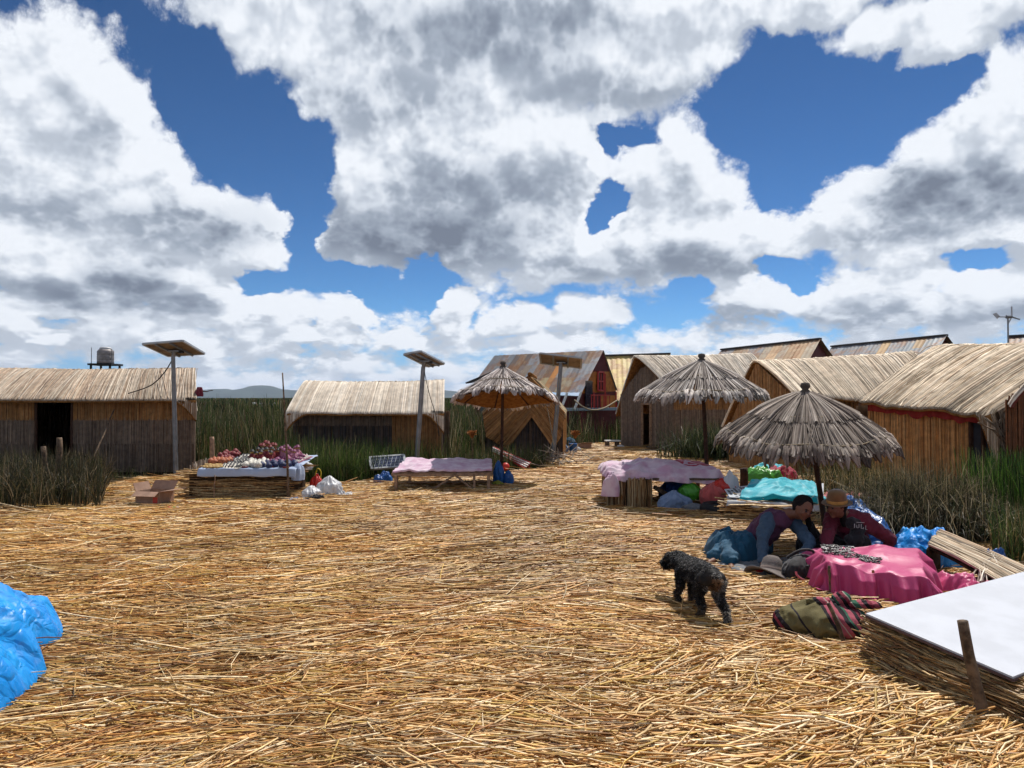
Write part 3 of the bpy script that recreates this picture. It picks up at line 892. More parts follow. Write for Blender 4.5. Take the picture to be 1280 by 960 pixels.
def hut_orange():
    t = thing('reed_hut', 'reed hut with cream roof and deep orange gable opening between two parasols', 'hut')
    R0 = at(949, 447, 17.6); R1 = at(1137, 437, 17.3)
    F0 = at(990, 492, 16.0); F1 = at(1195, 511, 15.6)
    B0 = at(903, 534, 18.9); B1 = (R1.x - .2, 19.0, 1.3)
    def P(f): return V3(f)
    c = dict(F0=F0, F1=F1, R0=R0, R1=R1, B0=B0, B1=B1)
    thatch_roof(t, c, PAL_PALE * np.array([1.0, .95, .88]), 620, seed=17, peak_out=0.12, r=0.018, skew=0.02, streak=0.35)
    g0, g1 = np.array([B0.x + .12, B0.y - .15]), np.array([F0.x + .1, F0.y + .1])
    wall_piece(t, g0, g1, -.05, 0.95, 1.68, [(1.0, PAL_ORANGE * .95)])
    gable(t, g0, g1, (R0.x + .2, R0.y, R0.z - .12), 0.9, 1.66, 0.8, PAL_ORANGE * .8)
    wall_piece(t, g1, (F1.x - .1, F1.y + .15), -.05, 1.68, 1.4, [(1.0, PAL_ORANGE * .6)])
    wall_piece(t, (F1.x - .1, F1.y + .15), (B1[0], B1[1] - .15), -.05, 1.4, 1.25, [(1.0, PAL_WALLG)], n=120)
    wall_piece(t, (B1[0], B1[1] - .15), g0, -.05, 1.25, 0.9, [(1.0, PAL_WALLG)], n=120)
    # two crossed braces on the gable
    q = MB().bar((F0.x - .12, F0.y + .2, 0.9), (B0.x + .35, B0.y - 1.0, 0.2), 0.04)
    q.build('brace', M['dark_wood'], t)
hut_orange()

def hut_red_trim():
    t = thing('reed_hut', 'big reed hut with wide golden-grey roof and red cloth showing under its eave', 'hut')
    F0 = at(1077, 502, 13.2); F1 = at(1244, 520, 11.7)
    R0 = at(1190, 427, 15.0); R1 = V3((10.9, 13.0, 2.74))
    ax = (V3(R1) - V3(R0)); axn = ax / np.linalg.norm(ax)
    B0 = V3(R0) + (V3(R0) - V3(F0)) * np.array([1, 1, 0]) * 0.9 + [0, 0, -1.2]
    B1 = V3(R1) + (V3(R0) - V3(F0)) * np.array([1, 1, 0]) * 0.9 + [0, 0, -1.2]
    c = dict(F0=F0, F1=F1, R0=R0, R1=R1, B0=B0, B1=B1)
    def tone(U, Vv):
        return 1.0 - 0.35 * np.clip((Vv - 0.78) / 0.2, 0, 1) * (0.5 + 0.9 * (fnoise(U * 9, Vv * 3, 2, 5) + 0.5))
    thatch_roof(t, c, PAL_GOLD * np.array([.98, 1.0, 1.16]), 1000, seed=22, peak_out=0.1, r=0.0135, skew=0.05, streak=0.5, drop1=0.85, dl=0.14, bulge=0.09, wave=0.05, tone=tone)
    # nearer end: the mat carries on past the corner and hangs down; its darker palette stands in for shade
    E0 = V3(F1); E1 = E0 + np.array([1.25, -1.05, 0.0])
    def P(u, v):
        top = lerp(V3(F1) + [0, 0, 0.05], V3(R1) + [0.0, -0.1, 0.0], u)
        low = lerp(E0 + [0.12, -.02, -0.85], E0 + [1.6, -.5, -1.2], u)
        return top * (1 - v[:, None]) + low * v[:, None]
    w = grid_mesh('end_mat', sheet_grid(P, 16, 8), M['core'], t, thick=0.02)
    reed_layer('reed_mat', P, 240, [0, .3, .7, 1.0], (-.3, -.9, .3), PAL_GREY * .55, w, r=0.014, skew=0.1, lift=0.03, mat=M['thatch'], streak=0.4)
    n2 = np.array([-(F1.y - F0.y), (F1.x - F0.x)]); n2 = -n2 / np.linalg.norm(n2)    # outward, to the plaza
    if n2[1] > 0: n2 = -n2
    a = np.array([F0.x, F0.y]) - n2 * 0.16; b = np.array([F1.x, F1.y]) - n2 * 0.16
    dd = b - a
    nn = np.array([n2[0], n2[1], 0])
    wall_piece(t, a + dd * .02, a + dd * .80, -.05, 1.60, 1.42, [(1.0, PAL_ORANGE * 1.15)], nrm=nn)
    # dark blue door leaf and post
    q0, q1 = a + dd * .83, a + dd * 1.04
    door = MB().poly([(q0[0], q0[1], 0), (q1[0], q1[1], 0), (q1[0], q1[1], 1.36), (q0[0], q0[1], 1.40)])
    dr = door.build('door', plain('blue_black_door', (0.018, 0.022, 0.034), 0.7), t, thick=0.03)
    pm = MB()
    for k in (.815, .90): q = a + dd * k + n2 * .03; pm.bar((q[0], q[1], 0), (q[0], q[1], 1.42), 0.05)
    pm.build('door_post', M['dark_wood'], t)
    # red cloth strip
    U = np.linspace(0.04, 0.98, 50)
    up = lerp(np.array([*(a + n2 * .10), 1.54]), np.array([*(b + n2 * .10), 1.36]), U)
    dn = up.copy(); dn[:, 2] -= 0.065 + 0.12 * np.abs(fnoise(U * 9, U * 0, 2, 4)) + 0.03; dn[:, :2] += n2 * 0.03 * np.sin(U * 70)[:, None]
    grid_mesh('red_cloth_strip', np.stack([up, dn], 1), plain('red_cloth', (0.30, 0.03, 0.025), 0.85, transl=0.15), t)
    wall_piece(t, (B0[0], B0[1]), (F0.x, F0.y + .2), -.05, 1.5, 1.5, [(1.0, PAL_WALLG)], n=120, nrm=np.array([-.8, .5, 0]))
hut_red_trim()

def hut_corner():
    """curled eave of one more hut at the edge of view"""
    t = thing('reed_hut', 'curled thatch edge of a hut with dark red lining, next to the big red-trimmed hut', 'hut')
    A = at(1262, 512, 9.6); B = at(1290, 478, 9.9)
    def P(u, v):
        a = np.array([A.x, A.y, A.z + .02]); cc = np.array([A.x + .12, A.y + .05, A.z + .28]); b = np.array([B.x + 1.6, B.y + .6, B.z + .95])
        base = a[None] * ((1 - u) ** 2)[:, None] + cc[None] * (2 * u * (1 - u))[:, None] + b[None] * (u ** 2)[:, None]
        return base + v[:, None] * np.array([1.7, 1.9, -.05])[None]
    r = grid_mesh('roof', sheet_grid(P, 20, 6), plain('red_lining', (0.16, 0.03, 0.02), 0.8), t, thick=0.03)
    def P2(u, v):
        return P(v, u)
    reed_layer('thatch', P2, 160, np.linspace(0, 1, 7), (-.5, -.1, .8), PAL_PALE, r, r=0.016, lift=0.05)
    def PW(u, v):
        a = np.array([A.x + .05, A.y + .15, 0.0]); b = np.array([A.x + 1.5, A.y + .4, 0.0])
        p = lerp(a, b, u); top = A.z + .1 + 1.0 * u
        p[:, 2] = top * v
        return p
    w = grid_mesh('wall', sheet_grid(PW, 8, 4), M['core'], t, thick=0.02)
    reed_layer('reed_mat', PW, 110, [0, .5, 1], (0, -1, 0), PAL_ORANGE * np.array([.38, .28, .3]), w, r=0.012, lift=0.02, mat=M['reed'])
    def PS(u, v):
        a = np.array([A.x + .05, A.y + .15, 0.0]); b = np.array([A.x + 1.6, A.y + 2.0, 0.0])
        p = lerp(a, b, u); p[:, 2] = A.z * v
        return p
    grid_mesh('wall', sheet_grid(PS, 8, 4), M['core'], t, thick=0.02)
hut_corner()

# ================================================================ tin-roofed houses
TIN = np.array([(0.24, 0.25, 0.27), (0.29, 0.30, 0.32), (0.21, 0.22, 0.24), (0.27, 0.21, 0.16), (0.29, 0.18, 0.12), (0.34, 0.28, 0.19), (0.22, 0.17, 0.15)])
def tin_mat():
    m, g, b = new_mat('rusting_tin')
    ca = g.n('ShaderNodeVertexColor', layer_name='Col').outputs[0]
    pos = g.n('ShaderNodeNewGeometry').outputs['Position']
    n1 = g.noise(pos, 1.6, 6, 0.7)
    n2 = g.noise(g.v('MULTIPLY', pos, (5, 5, 1)), 1.0, 4, 0.6)
    c = g.mix(g.sstep(n1, 0.44, 0.62, 0, 0.72), ca, (0.27, 0.115, 0.04))
    c = g.mix(g.sstep(n2, 0.5, 0.75, 0, 0.4), c, (0.45, 0.36, 0.22))
    g.put(b.inputs['Base Color'], c)
    b.inputs['Roughness'].default_value = 0.6
    b.inputs['Metallic'].default_value = 0.15
    return m
M['tin'] = tin_mat()
def tin_slope(parent, E0, E1, R0, R1, panels, pal, p=None, extra=None, rows=3):
    E0, E1, R0, R1 = map(V3, (E0, E1, R0, R1))
    nrm = np.cross(E1 - E0, R0 - E0); nrm /= np.linalg.norm(nrm)
    if nrm[2] < 0: nrm = -nrm
    gs, cs = [], []
    L = np.linalg.norm(E1 - E0)
    V_, F_, C_ = [], [], []
    off = 0
    colc = {}
    for j in range(rows):
        v0, v1 = j / rows, (j + 1) / rows + 0.012
        for i in range(panels):
            nu = 9
            u = np.linspace(i / panels, (i + 1) / panels + 0.004, nu)
            lo = lerp(E0, E1, u); hi = lerp(R0, R1, u)
            rip = (0.02 * np.abs(np.sin(u * L * 12)) + 0.008 * (i % 2) + 0.012 * (rows - j))[:, None] * nrm[None]
            a = lo * (1 - v0) + hi * v0 + rip
            b = lo * (1 - min(v1, 1)) + hi * min(v1, 1) + rip
            V_.append(np.concatenate([a, b]))
            k = np.arange(nu - 1) + off
            F_.append(np.stack([k, k + 1, k + 1 + nu, k + nu], -1)); off += 2 * nu
            if j == 0 or rng.random() < 0.3: colc[i] = pick(1, pal, p, 0.12)[0]
            c = colc[i] * (1 + 0.1 * rng.standard_normal())
            if extra and (i, j) in extra: c = np.array(extra[(i, j)])
            C_.append(np.repeat(c[None], 2 * nu, 0))
    me = arr_mesh('roof', np.concatenate(V_), np.concatenate(F_), np.concatenate(C_))
    return link_mesh('roof', me, M['tin'], parent, smooth=False)

def quad(name, pts, mat, parent, thick=0.0):
    return MB().poly([tuple(p) for p in pts]).build(name, mat, parent, thick=thick)

M['dark_red'] = plain('dark_red_board', (0.11, 0.018, 0.02), 0.7, var=0.2, scale=4)
M['orange_board'] = plain('orange_board', (0.48, 0.17, 0.03), 0.6, var=0.25, scale=5)
M['window_glass'] = plain('window_glass', (0.03, 0.035, 0.05), 0.15, 0.6)
M['red_paint'] = plain('red_paint', (0.42, 0.035, 0.03), 0.5, var=0.15)
M['white_paint'] = plain('white_paint', (0.70, 0.70, 0.68), 0.6, var=0.15)

def house_red():
    t = thing('tin_roofed_house', 'steep house with rusty patched tin roof, dark red peak and orange end wall', 'house')
    R0, R1 = at(618, 445, 35.5), at(754, 438.5, 32.0)
    F0, F1 = at(585, 490, 34.3), at(727, 492, 30.4)
    B1 = at(771, 489, 33.6); B0 = (B1.x - 5.4, B1.y + 3.6, B1.z)
    ex = {(12, 0): (0.48, 0.24, 0.09), (12, 1): (0.58, 0.24, 0.06), (13, 1): (0.34, 0.32, 0.29), (11, 0): (0.42, 0.33, 0.18), (14, 0): (.38, .31, .2), (15, 0): (.36, .29, .2), (16, 0): (.25, .28, .33), (17, 0): (.26, .29, .34)}
    tin_slope(t, F0, F1, R0, R1, 18, TIN, extra=ex, rows=3)
    tin_slope(t, B0, B1, R0, R1, 10, TIN, rows=2)
    z0 = -0.4
    # end wall, set in a little: plinth, orange middle, dark red peak
    ax = (V3(R1) - V3(R0)); ax /= np.linalg.norm(ax)
    f1, b1, r1 = [V3(p) - ax * 0.06 for p in (F1, B1, R1)]
    def mixp(a, b, t_): return a * (1 - t_) + b * t_
    fb, bb = f1.copy(), b1.copy(); fb[2] = z0; bb[2] = z0
    fi, bi = mixp(f1, r1, .50), mixp(b1, r1, .50)
    quad('end_wall', [fb, bb, b1, f1], M['dark_red'], t, 0.04)
    quad('end_wall', [f1, b1, bi, fi], M['orange_board'], t, 0.04)
    quad('peak_board', [fi, bi, r1], M['dark_red'], t, 0.05)
    d = (b1 - f1); d /= np.linalg.norm(d); n = np.array([d[1], -d[0], 0]); n /= np.linalg.norm(n)
    if n[1] > 0: n = -n
    W = np.linalg.norm(b1 - f1)
    def wp(u, z, o=0.06): 
        q = f1 + d * W * u + n * o; q = q.copy(); q[2] = z; return q
    # orange lower panels
    quad('wall_panel', [wp(.52, 1.2), wp(.97, 1.2), wp(.97, 1.75), wp(.52, 1.75)], M['orange_board'], t, 0.03)
    for u0, u1, z0_, z1_ in ((.40, .56, 1.95, 2.75),):
        w = quad('window', [wp(u0, z0_, .1), wp(u1, z0_, .1), wp(u1, z1_, .1), wp(u0, z1_, .1)], M['window_glass'], t, 0.02)
        fr = MB()
        cs = [wp(u0, z0_, .13), wp(u1, z0_, .13), wp(u1, z1_, .13), wp(u0, z1_, .13)]
        for i in range(4): fr.bar(cs[i], cs[(i + 1) % 4], .07)
        fr.bar(wp((u0 + u1) / 2, z0_, .13), wp((u0 + u1) / 2, z1_, .13), .05).bar(wp(u0, (z0_ + z1_) / 2, .13), wp(u1, (z0_ + z1_) / 2, .13), .05)
        fr.build('frame', M['red_paint'], w)
    quad('door', [wp(.08, 1.2, .1), wp(.26, 1.2, .1), wp(.26, 2.35, .1), wp(.08, 2.35, .1)], M['window_glass'], t, 0.03)
    for k in (.30, .62, .95): MB().bar(wp(k, 1.2, .1), wp(k, 2.7 if k == .62 else 1.9, .1), .06).build('post', M['red_paint'], t)
    rl = MB().bar(wp(0, 1.75, .5), wp(.5, 1.75, .5), .05)
    for k in np.linspace(0, .5, 7): rl.bar(wp(k, 1.2, .5), wp(k, 1.75, .5), .03)
    rl.build('balcony_rail', M['red_paint'], t)
    # long wall under the eave
    f0, fi2 = V3(F0), V3(F1)
    s0, s1 = f0 + [0.3, .5, -.1], fi2 + [0.0, .5, -.1]
    a0, a1 = s0.copy(), s1.copy(); a0[2] = a1[2] = z0
    quad('long_wall', [a0, a1, s1, s0], M['dark_red'], t, 0.04)
    # slanted pale struts under the eave
    for x in (701, 718):
        p0 = at(x, 512, 30.0); p1 = at(x + 8, 491, 30.3)
        MB().bar(p0, p1, .07).build('strut', M['white_paint'], t)
    # platform edge the house stands on
    MB().bar(at(703, 512, 29.6), at(772, 511, 32.6), .18, .12).build('deck_edge', plain('pale_blue_deck', (0.25, 0.33, 0.40), 0.6), t)
    return t
house_red()

def mooring_rope():
    pts = [at(718, 500, 29.8), at(728, 508, 29.5), at(740, 512.5, 30), at(755, 510, 31), (at(772, 500, 32.4))]
    o = tube_path('mooring_rope', pts, 0.03, M['rope'])
    tag(o, 'slack pale rope hanging along the deck of the red and orange house', 'rope')
mooring_rope()

def tin_house(label, R0, R1, F0, F1, B0, B1, pal, p=None, n=12, gable_mat=None, left_gable=False):
    t = thing('tin_roofed_house', label, 'house')
    tin_slope(t, F0, F1, R0, R1, n, pal, p)
    tin_slope(t, B0, B1, R0, R1, n, pal, p, rows=2)
    gm = gable_mat or M['dark_red']
    for (f, b, r, s) in ((F1, B1, R1, -1), (F0, B0, R0, 1)):
        ax = (V3(R1) - V3(R0)); ax /= np.linalg.norm(ax)
        f, b, r = [V3(q) + ax * 0.25 * s for q in (f, b, r)]
        f0, b0 = f.copy(), b.copy(); f0[2] = b0[2] = -.4
        quad('end_wall', [f0, b0, b, r, f], gm, t, 0.05)
    a, b = V3(F0) + [0, .3, -.05], V3(F1) + [0, .3, -.05]
    a0, b0 = a.copy(), b.copy(); a0[2] = b0[2] = -.4
    quad('long_wall', [a0, b0, b, a], gm, t, 0.05)
    c = MB().bar(V3(R0) + [0, 0, .05], V3(R1) + [0, 0, .05], 0.22, 0.08)
    c.build('ridge_cap', plain('dark_ridge', (0.06, 0.055, 0.055), 0.6), t)
    return t
YEL = np.array([(0.36, 0.30, 0.16), (0.42, 0.33, 0.13), (0.31, 0.28, 0.20), (0.46, 0.34, 0.10)])
tin_house('mustard yellow tin-roofed house next to the dark red peaked house',
          at(738, 446, 40), at(838, 443, 40), at(738, 502, 37), at(842, 502, 37), at(738, 490, 43), at(842, 490, 43), YEL, n=10)
tin_house('far house with rust-streaked beige tin roof above the reed hut with the door',
          at(902, 438, 42), at(1026, 424.5, 36), at(868, 480, 40), at(1004, 466, 34), at(930, 470, 45), at(1050, 460, 38.5),
          np.array([(0.40, 0.33, 0.24), (0.33, 0.27, 0.2), (0.26, 0.26, 0.27), (0.38, 0.25, 0.14)]), n=12)
tin_house('far house with blue-grey tin roof turning orange at its gable end',
          at(1040, 434, 42), at(1184, 420, 35), at(1010, 480, 40), at(1160, 462, 33), at(1070, 470, 45), at(1212, 458, 37.5),
          np.array([(0.22, 0.25, 0.28), (0.27, 0.29, 0.31), (0.19, 0.21, 0.24), (0.36, 0.24, 0.12)]), p=[.35, .3, .25, .1], n=14)
tin_house('dark roof sliver just beyond the wind turbine mast over the big reed hut',
          at(1262, 421.5, 34), at(1400, 414, 30), at(1250, 462, 32), at(1400, 462, 28), at(1290, 455, 36), at(1420, 455, 33),
          np.array([(0.06, 0.06, 0.07), (0.09, 0.08, 0.08)]), n=8)

def low_shed():
    t = thing('shed', 'dark lean-to shed with one sloping roof beside the rusty tin house', 'shed')
    a, b = at(582, 479, 31), at(613, 466, 31)
    a2, b2 = at(590, 478, 34), at(618, 466, 34)
    quad('roof', [a, b, b2, a2], plain('dark_sheet_roof', (0.05, 0.05, 0.055), 0.5), t, 0.06)
    lo1, lo2 = V3(a) + [.6, .3, -.25], V3(b) + [0.25, .3, -.2]
    c1, c2 = lo1.copy(), lo2.copy(); c1[2] = c2[2] = -.4
    quad('wall', [c1, c2, lo2, lo1], plain('grey_board', (0.12, 0.12, 0.13), 0.7), t, 0.04)
    return t
low_shed()

# ================================================================ lamps, tank, turbine
def panel_mat():
    m, g, b = new_mat('solar_cells')
    tc = g.n('ShaderNodeTexCoord').outputs['Generated']
    br = g.n('ShaderNodeTexBrick'); br.offset = 0
    g.put(br.inputs['Vector'], tc)
    for k, v in (('Color1', (0.012, 0.018, 0.05, 1)), ('Color2', (0.018, 0.025, 0.065, 1)), ('Mortar', (0.35, 0.37, 0.4, 1))): br.inputs[k].default_value = v
    br.inputs['Scale'].default_value = 1; br.inputs['Mortar Size'].default_value = 0.006; br.inputs['Brick Width'].default_value = 0.1; br.inputs['Row Height'].default_value = 0.25
    g.put(b.inputs['Base Color'], br.outputs[0]); b.inputs['Roughness'].default_value = 0.15
    return m
M['cells'] = panel_mat()
M['panel_back'] = plain('panel_backing', (0.30, 0.22, 0.16), 0.7, var=0.25, scale=5)

def panel4(parent, c, back=True, ribs=True):
    """framed solar panel between four corners (near edge c0 c1, far edge c2 c3)"""
    c = [V3(p) for p in c]
    n = np.cross(c[1] - c[0], c[3] - c[0]); n /= np.linalg.norm(n)
    if n[2] < 0: n = -n
    pn = quad('solar_panel', [p + n * .012 for p in c], M['cells'], parent)
    quad('backing', [p - n * .004 for p in c], M['panel_back'], pn, 0.006)
    f = MB()
    for i in range(4): f.bar(c[i], c[(i + 1) % 4], 0.045, 0.04, up=tuple(n))
    f.build('frame', M['frame'], pn)
    if ribs:
        f = MB()
        for k in (.32, .68):
            f.bar(c[0] * (1 - k) + c[1] * k - n * .03, c[3] * (1 - k) + c[2] * k - n * .03, 0.04)
        f.build('mounting_rail', M['steel'], pn)
    return pn

def solar_lamp(label, base, top, corners, r=0.05, junction=True):
    t = thing('solar_street_lamp', label, 'solar lamp', group='solar panels on poles')
    b, tp = Vector(base), Vector(top)
    MB().tube(b - Vector((0, 0, .1)), tp, r, r * .85, 14).build('pole', M['steel'], t, smooth=False)
    mid = sum((Vector(c) for c in corners), Vector()) / 4
    br = MB().tube(tp - Vector((0, 0, .02)), mid - Vector((0, 0, .05)), r * .8, r * .8, 10)
    br.box(mid - Vector((0, 0, .05)), (.22, .16, .03))
    br.build('bracket', M['steel'], t)
    if junction:
        MB().box(mid + Vector((.12, .02, -.07)), (.1, .13, .05)).build('junction_box', M['cable'], t, bevel=.006)
    panel4(t, corners)
    return t
Yl = 15.9
solar_lamp('tallest solar lamp pole, in front of the long hut with the doorway', (at(221, 589, Yl).x, Yl, 0), at(216, 445, Yl),
           [at(178, 430, 15.5), at(228, 426, 15.5), at(255, 442, 16.3), at(210, 445, 16.3)])
solar_lamp('leaning grey solar lamp pole in front of the pale hut with blackened wall', (at(519, 578, Yl).x, Yl, -.1), at(529, 459, Yl),
           [at(505, 443, 15.5), at(526, 439.4, 15.5), at(555, 454.5, 16.2), at(534.5, 458, 16.2)], r=.055)
solar_lamp('solar lamp seen from behind with wide pale panel, next to the chevron hut', (at(690, 565, 18.9).x, 18.9, 0), at(701, 458, 18.9),
           [at(675, 441.6, 18.6), at(727, 447.8, 18.6), at(726, 459.8, 19.2), at(676, 454, 19.2)], r=.06)
o = tube_path('lamp_cable', [at(216, 448, 15.9), at(205, 466, 15.95), at(188, 482, 16.0), at(160, 492, 16.1)], .012, M['cable'])
tag(o, 'black cable sagging from the tallest solar lamp to the thatch', 'cable')
o = tube_path('lamp_cable', [at(530, 462, 15.9), at(536, 490, 15.7), at(545, 520, 15.6), at(549, 545, 15.5)], .008, M['cable'])
tag(o, 'thin guy wire running down from the leaning solar lamp', 'cable')
o = tube_path('guy_wire', [at(684, 510, 18.8), at(688, 530, 18.7), at(692, 556, 18.5)], .012, M['rope'])
tag(o, 'pale guy line beside the lamp pole at the chevron hut', 'cable')
o = tube_path('guy_wire', [at(699, 470, 18.9), at(690, 553, 18.3), at(672, 572, 17.9)], .010, M['rope'])
tag(o, 'lower pale guy line bending to the straw at the chevron hut', 'cable')

def loose_panel():
    t = thing('loose_solar_unit', 'dark blue solar panel leaning in the grass by the pale hut', 'solar panel')
    panel4(t, [at(465, 586, 15.0), at(508, 583, 15.0), at(505, 569, 15.35), at(462, 572, 15.35)], ribs=False)
loose_panel()

def water_tank():
    Y = 33.0; x = at(131.5, 450, Y).x
    z0 = at(0, 454.5, Y).z; zt = at(0, 436, Y).z; r = .345
    t = thing('water_tank', 'grey-brown ribbed water tank with pale lid on a stand above the hut ridge', 'water tank')
    h = zt - z0
    MB().lathe([(0.001, 0), (r, 0), (r, .12), (r * .97, .14), (r, .16), (r, .34), (r * .97, .36), (r, .38), (r, h * .82), (r * .8, h * .95), (r * .5, h)], (x, Y, z0), 26).build('body', plain('tank_plastic', (0.36, 0.32, 0.31), 0.45, var=.25, scale=4), t, smooth=True)
    MB().lathe([(r * .72, h * .93), (r * .74, h + .02), (r * .6, h + .07), (.001, h + .09)], (x, Y, z0), 22).build('lid', plain('tank_lid', (0.50, 0.51, 0.53), 0.5), t, smooth=True)
    s = MB().box((x, Y, z0 - .05), (1.05, 1.0, .08))
    for dx in (-.42, .42):
        for dy in (-.4, .4): s.bar((x + dx, Y + dy, -.4), (x + dx, Y + dy, z0), .07)
    s.build('stand', M['cable'], t)
    r_ = MB()
    for dx, hh in ((-.46, .7), (.5, .55), (.44, .62)): r_.tube((x + dx, Y - .3, z0), (x + dx, Y - .3, z0 + hh), .015)
    r_.bar((x + .44, Y - .3, z0 + .6), (x + .25, Y - .3, z0 + .66), .02)
    r_.build('rail', M['steel'], t)
water_tank()

def wind_turbine():
    Y = 29.0
    t = thing('wind_turbine', 'small wind turbine with tail vane on a thin mast above the big hut', 'wind turbine')
    a = at(1261, 396, Y)
    MB().tube((a.x, Y, -.4), (a.x, Y, a.z), .035, .03).build('mast', M['steel'], t)
    MB().tube(a + Vector((-.4, 0, 0)), a + Vector((.1, 0, 0)), .02).tube(a + Vector((-.06, 0, 0)), a + Vector((.14, -.0, 0)), .07, .05, 12).build('nacelle', M['steel'], t)
    quad('tail_vane', [a + Vector(p) for p in ((-.38, 0, -.04), (-.32, 0, .04), (-.44, .02, .17), (-.58, .02, .12), (-.42, 0, -.08))], M['frame'], t, .015)
    for k in range(3):
        an = R(80 + 120 * k)
        d = Vector((0.12, math.cos(an), math.sin(an)))
        MB().bar(a + Vector((.15, 0, 0)), a + Vector((.15, 0, 0)) + d * .42, .015, .06).build('blade', M['frame'], t)
wind_turbine()

# ================================================================ parasols
def parasol(label, base, top, rad, z_rim, tilt=(0, 0), n=420, tiers=((0, .62), (.42, 1.0)), pal=PAL_UMB, hem=46, pole_r=.032, curve=.35, finial=1.0, group='reed parasols'):
    """tilt: rise of the rim per metre towards +x, +y"""
    t = thing('reed_parasol', label, 'parasol', group=group)
    B, T = Vector(base), Vector(top)
    MB().tube(B - Vector((0, 0, .15)), T, pole_r, pole_r * .8, 12).build('pole', M['dark_wood'], t, smooth=False)
    cx = T.x; cy = T.y; H = T.z - z_rim
    def prof(s):          # height above the rim at radial fraction s
        return H * ((1 - s) * (1 - curve) + curve * (1 - s ** 1.7)) - 0.02 * s
    def P(ang, s):
        r = rad * s * (1 + .03 * np.sin(ang * 3 + 1) + .02 * np.sin(ang * 7))
        x = r * np.cos(ang); y = r * np.sin(ang)
        z = z_rim + prof(s) + tilt[0] * x + tilt[1] * y - .03 * s * fnoise(ang * 2, s * 0, 2, 7) * 2
        return np.stack([cx + x, cy + y, z], -1)
    A = np.linspace(0, 2 * math.pi, 49)
    S = np.linspace(.02, .985, 12)
    AA, SS = np.meshgrid(A, S, indexing='ij')
    can = grid_mesh('canopy', P(AA, SS) - np.array([0, 0, .035]), M['under_mat'], t, thick=.02)
    for k, (s0, s1) in enumerate(tiers):
        m = int(n * (s1 - .1) * (1.3 if k else 1))
        a = np.linspace(0, 2 * math.pi, m, endpoint=False) + rng.standard_normal(m) * .02
        K = 7
        ss = s0 * .9 + .02 + (s1 - s0 * .9) * np.linspace(0, 1, K)[None] * (1 + .025 * rng.standard_normal((m, 1)))
        aa = a[:, None] + rng.standard_normal((m, 1)) * .05 * ss
        Q = P(aa, ss)
        Q[..., 2] += .012 + .03 * rng.random((m, 1)) + (.03 if k == 0 and len(tiers) > 1 else 0) * ss / s1
        Q[:, -1, 2] -= .03 * rng.random(m)
        rr = np.full((m, K), .010) * (.6 + .8 * rng.random((m, 1))) * (0.45 + ss / s1)
        strands('thatch', Q, rr, pick(m, pal, None, .2), M['thatch'], can)
    # loose second layer
    m = n // 2
    a = rng.random(m) * 6.283; s0 = rng.random(m) * .65 + .1; L = .25 + .3 * rng.random(m)
    ss = np.clip(s0[:, None] + L[:, None] * np.linspace(0, 1, 4)[None], 0, 1.03); aa = a[:, None] + rng.standard_normal((m, 1)) * .12 * ss
    Q = P(aa, ss); Q[..., 2] += .03 + .035 * rng.random((m, 1))
    strands('loose_thatch', Q, np.full((m, 4), .005), pick(m, pal, None, .2) * 1.2, M['thatch'], can)
    if hem:
        m = 8
        a = np.linspace(0, 2 * math.pi, hem, endpoint=False) + rng.standard_normal(hem) * .04
        w = 6.283 / hem * .62
        a2 = (a[:, None] + w * (rng.random((hem, m)) * 2 - 1)).ravel(); ac = np.repeat(a, m)
        ss = np.array([.90, .95, 1.0, 1.045])[None] * (1 + .02 * rng.standard_normal((hem * m, 1)))
        aa = ac[:, None] + (a2 - ac)[:, None] * np.array([.5, 1.0, 1.0, .45])[None]
        Q = P(aa, ss)
        Q[..., 2] += np.array([.02, .035, .01, -.045])[None] + .012 * rng.standard_normal((hem * m, 1))
        rr = np.array([.5, 1.0, 1.0, .3])[None] * rad * w * .30 * (.7 + .6 * rng.random((hem * m, 1)))
        cc = np.repeat(pick(hem, pal, None, .25), m, 0) * (.75 + .55 * rng.random((hem * m, 1)))
        h = strands('fringe', Q, rr, cc, M['thatch'], t, sides=4)
        # binding cord round the canopy
    for s in (.55, .93):
        A2 = np.linspace(0, 2 * math.pi, 60)
        q = P(A2, np.full(60, s)); q[:, 2] += .05
        strands('binding_cord', q[None], np.full((1, 60), .008), np.array([[.25, .2, .15]]), M['rope'], can, sides=5)
    # ribs below
    rb = MB()
    for k in range(8):
        a0 = np.array([k * math.pi / 4 + .2])
        p0, p1 = P(a0, np.array([.05]))[0], P(a0, np.array([.95]))[0]
        rb.bar(p0 - [0, 0, .09], p1 - [0, 0, .06], .022)
    rb.build('rib', M['dark_wood'], t)
    f = MB().lathe([(.05 * finial, -.06), (.075 * finial, -.02), (.06 * finial, .03), (.035 * finial, .05), (.06 * finial, .08), (.05 * finial, .12), (.001, .13)], (cx, cy, T.z + .0), 14)
    f.build('finial', plain('bound_reed_knot', (0.09, 0.075, 0.065), .85, bump=.7, bscale=120), t, smooth=True)
    return t
parasol('reed parasol with orange underside shading the low timber table', (-.21, 14.2, 0), (-.17, 14.15, 2.22), .96, 1.66, tilt=(0, -.165), n=330, tiers=((0, .45), (.35, 1.0)),
        pal=PAL_UMB * np.array([1.35, 1.35, 1.4]), hem=60, curve=-.25)
parasol('tall grey reed parasol over the table draped in pale pink cloth', (3.12, 11.75, 0), (3.00, 11.7, 2.22), .98, 1.70, tilt=(.01, .0), n=430, pal=PAL_UMB * 1.05, hem=54, curve=.25, pole_r=.035)
parasol('lowest reed parasol, wide and dark grey, over the two seated women', (3.56, 8.32, 0), (3.23, 8.15, 1.69), .89, 1.20, tilt=(.02, .10), n=640, pal=PAL_UMB * np.array([.74, .70, .66]), hem=44, curve=.55, finial=.9)

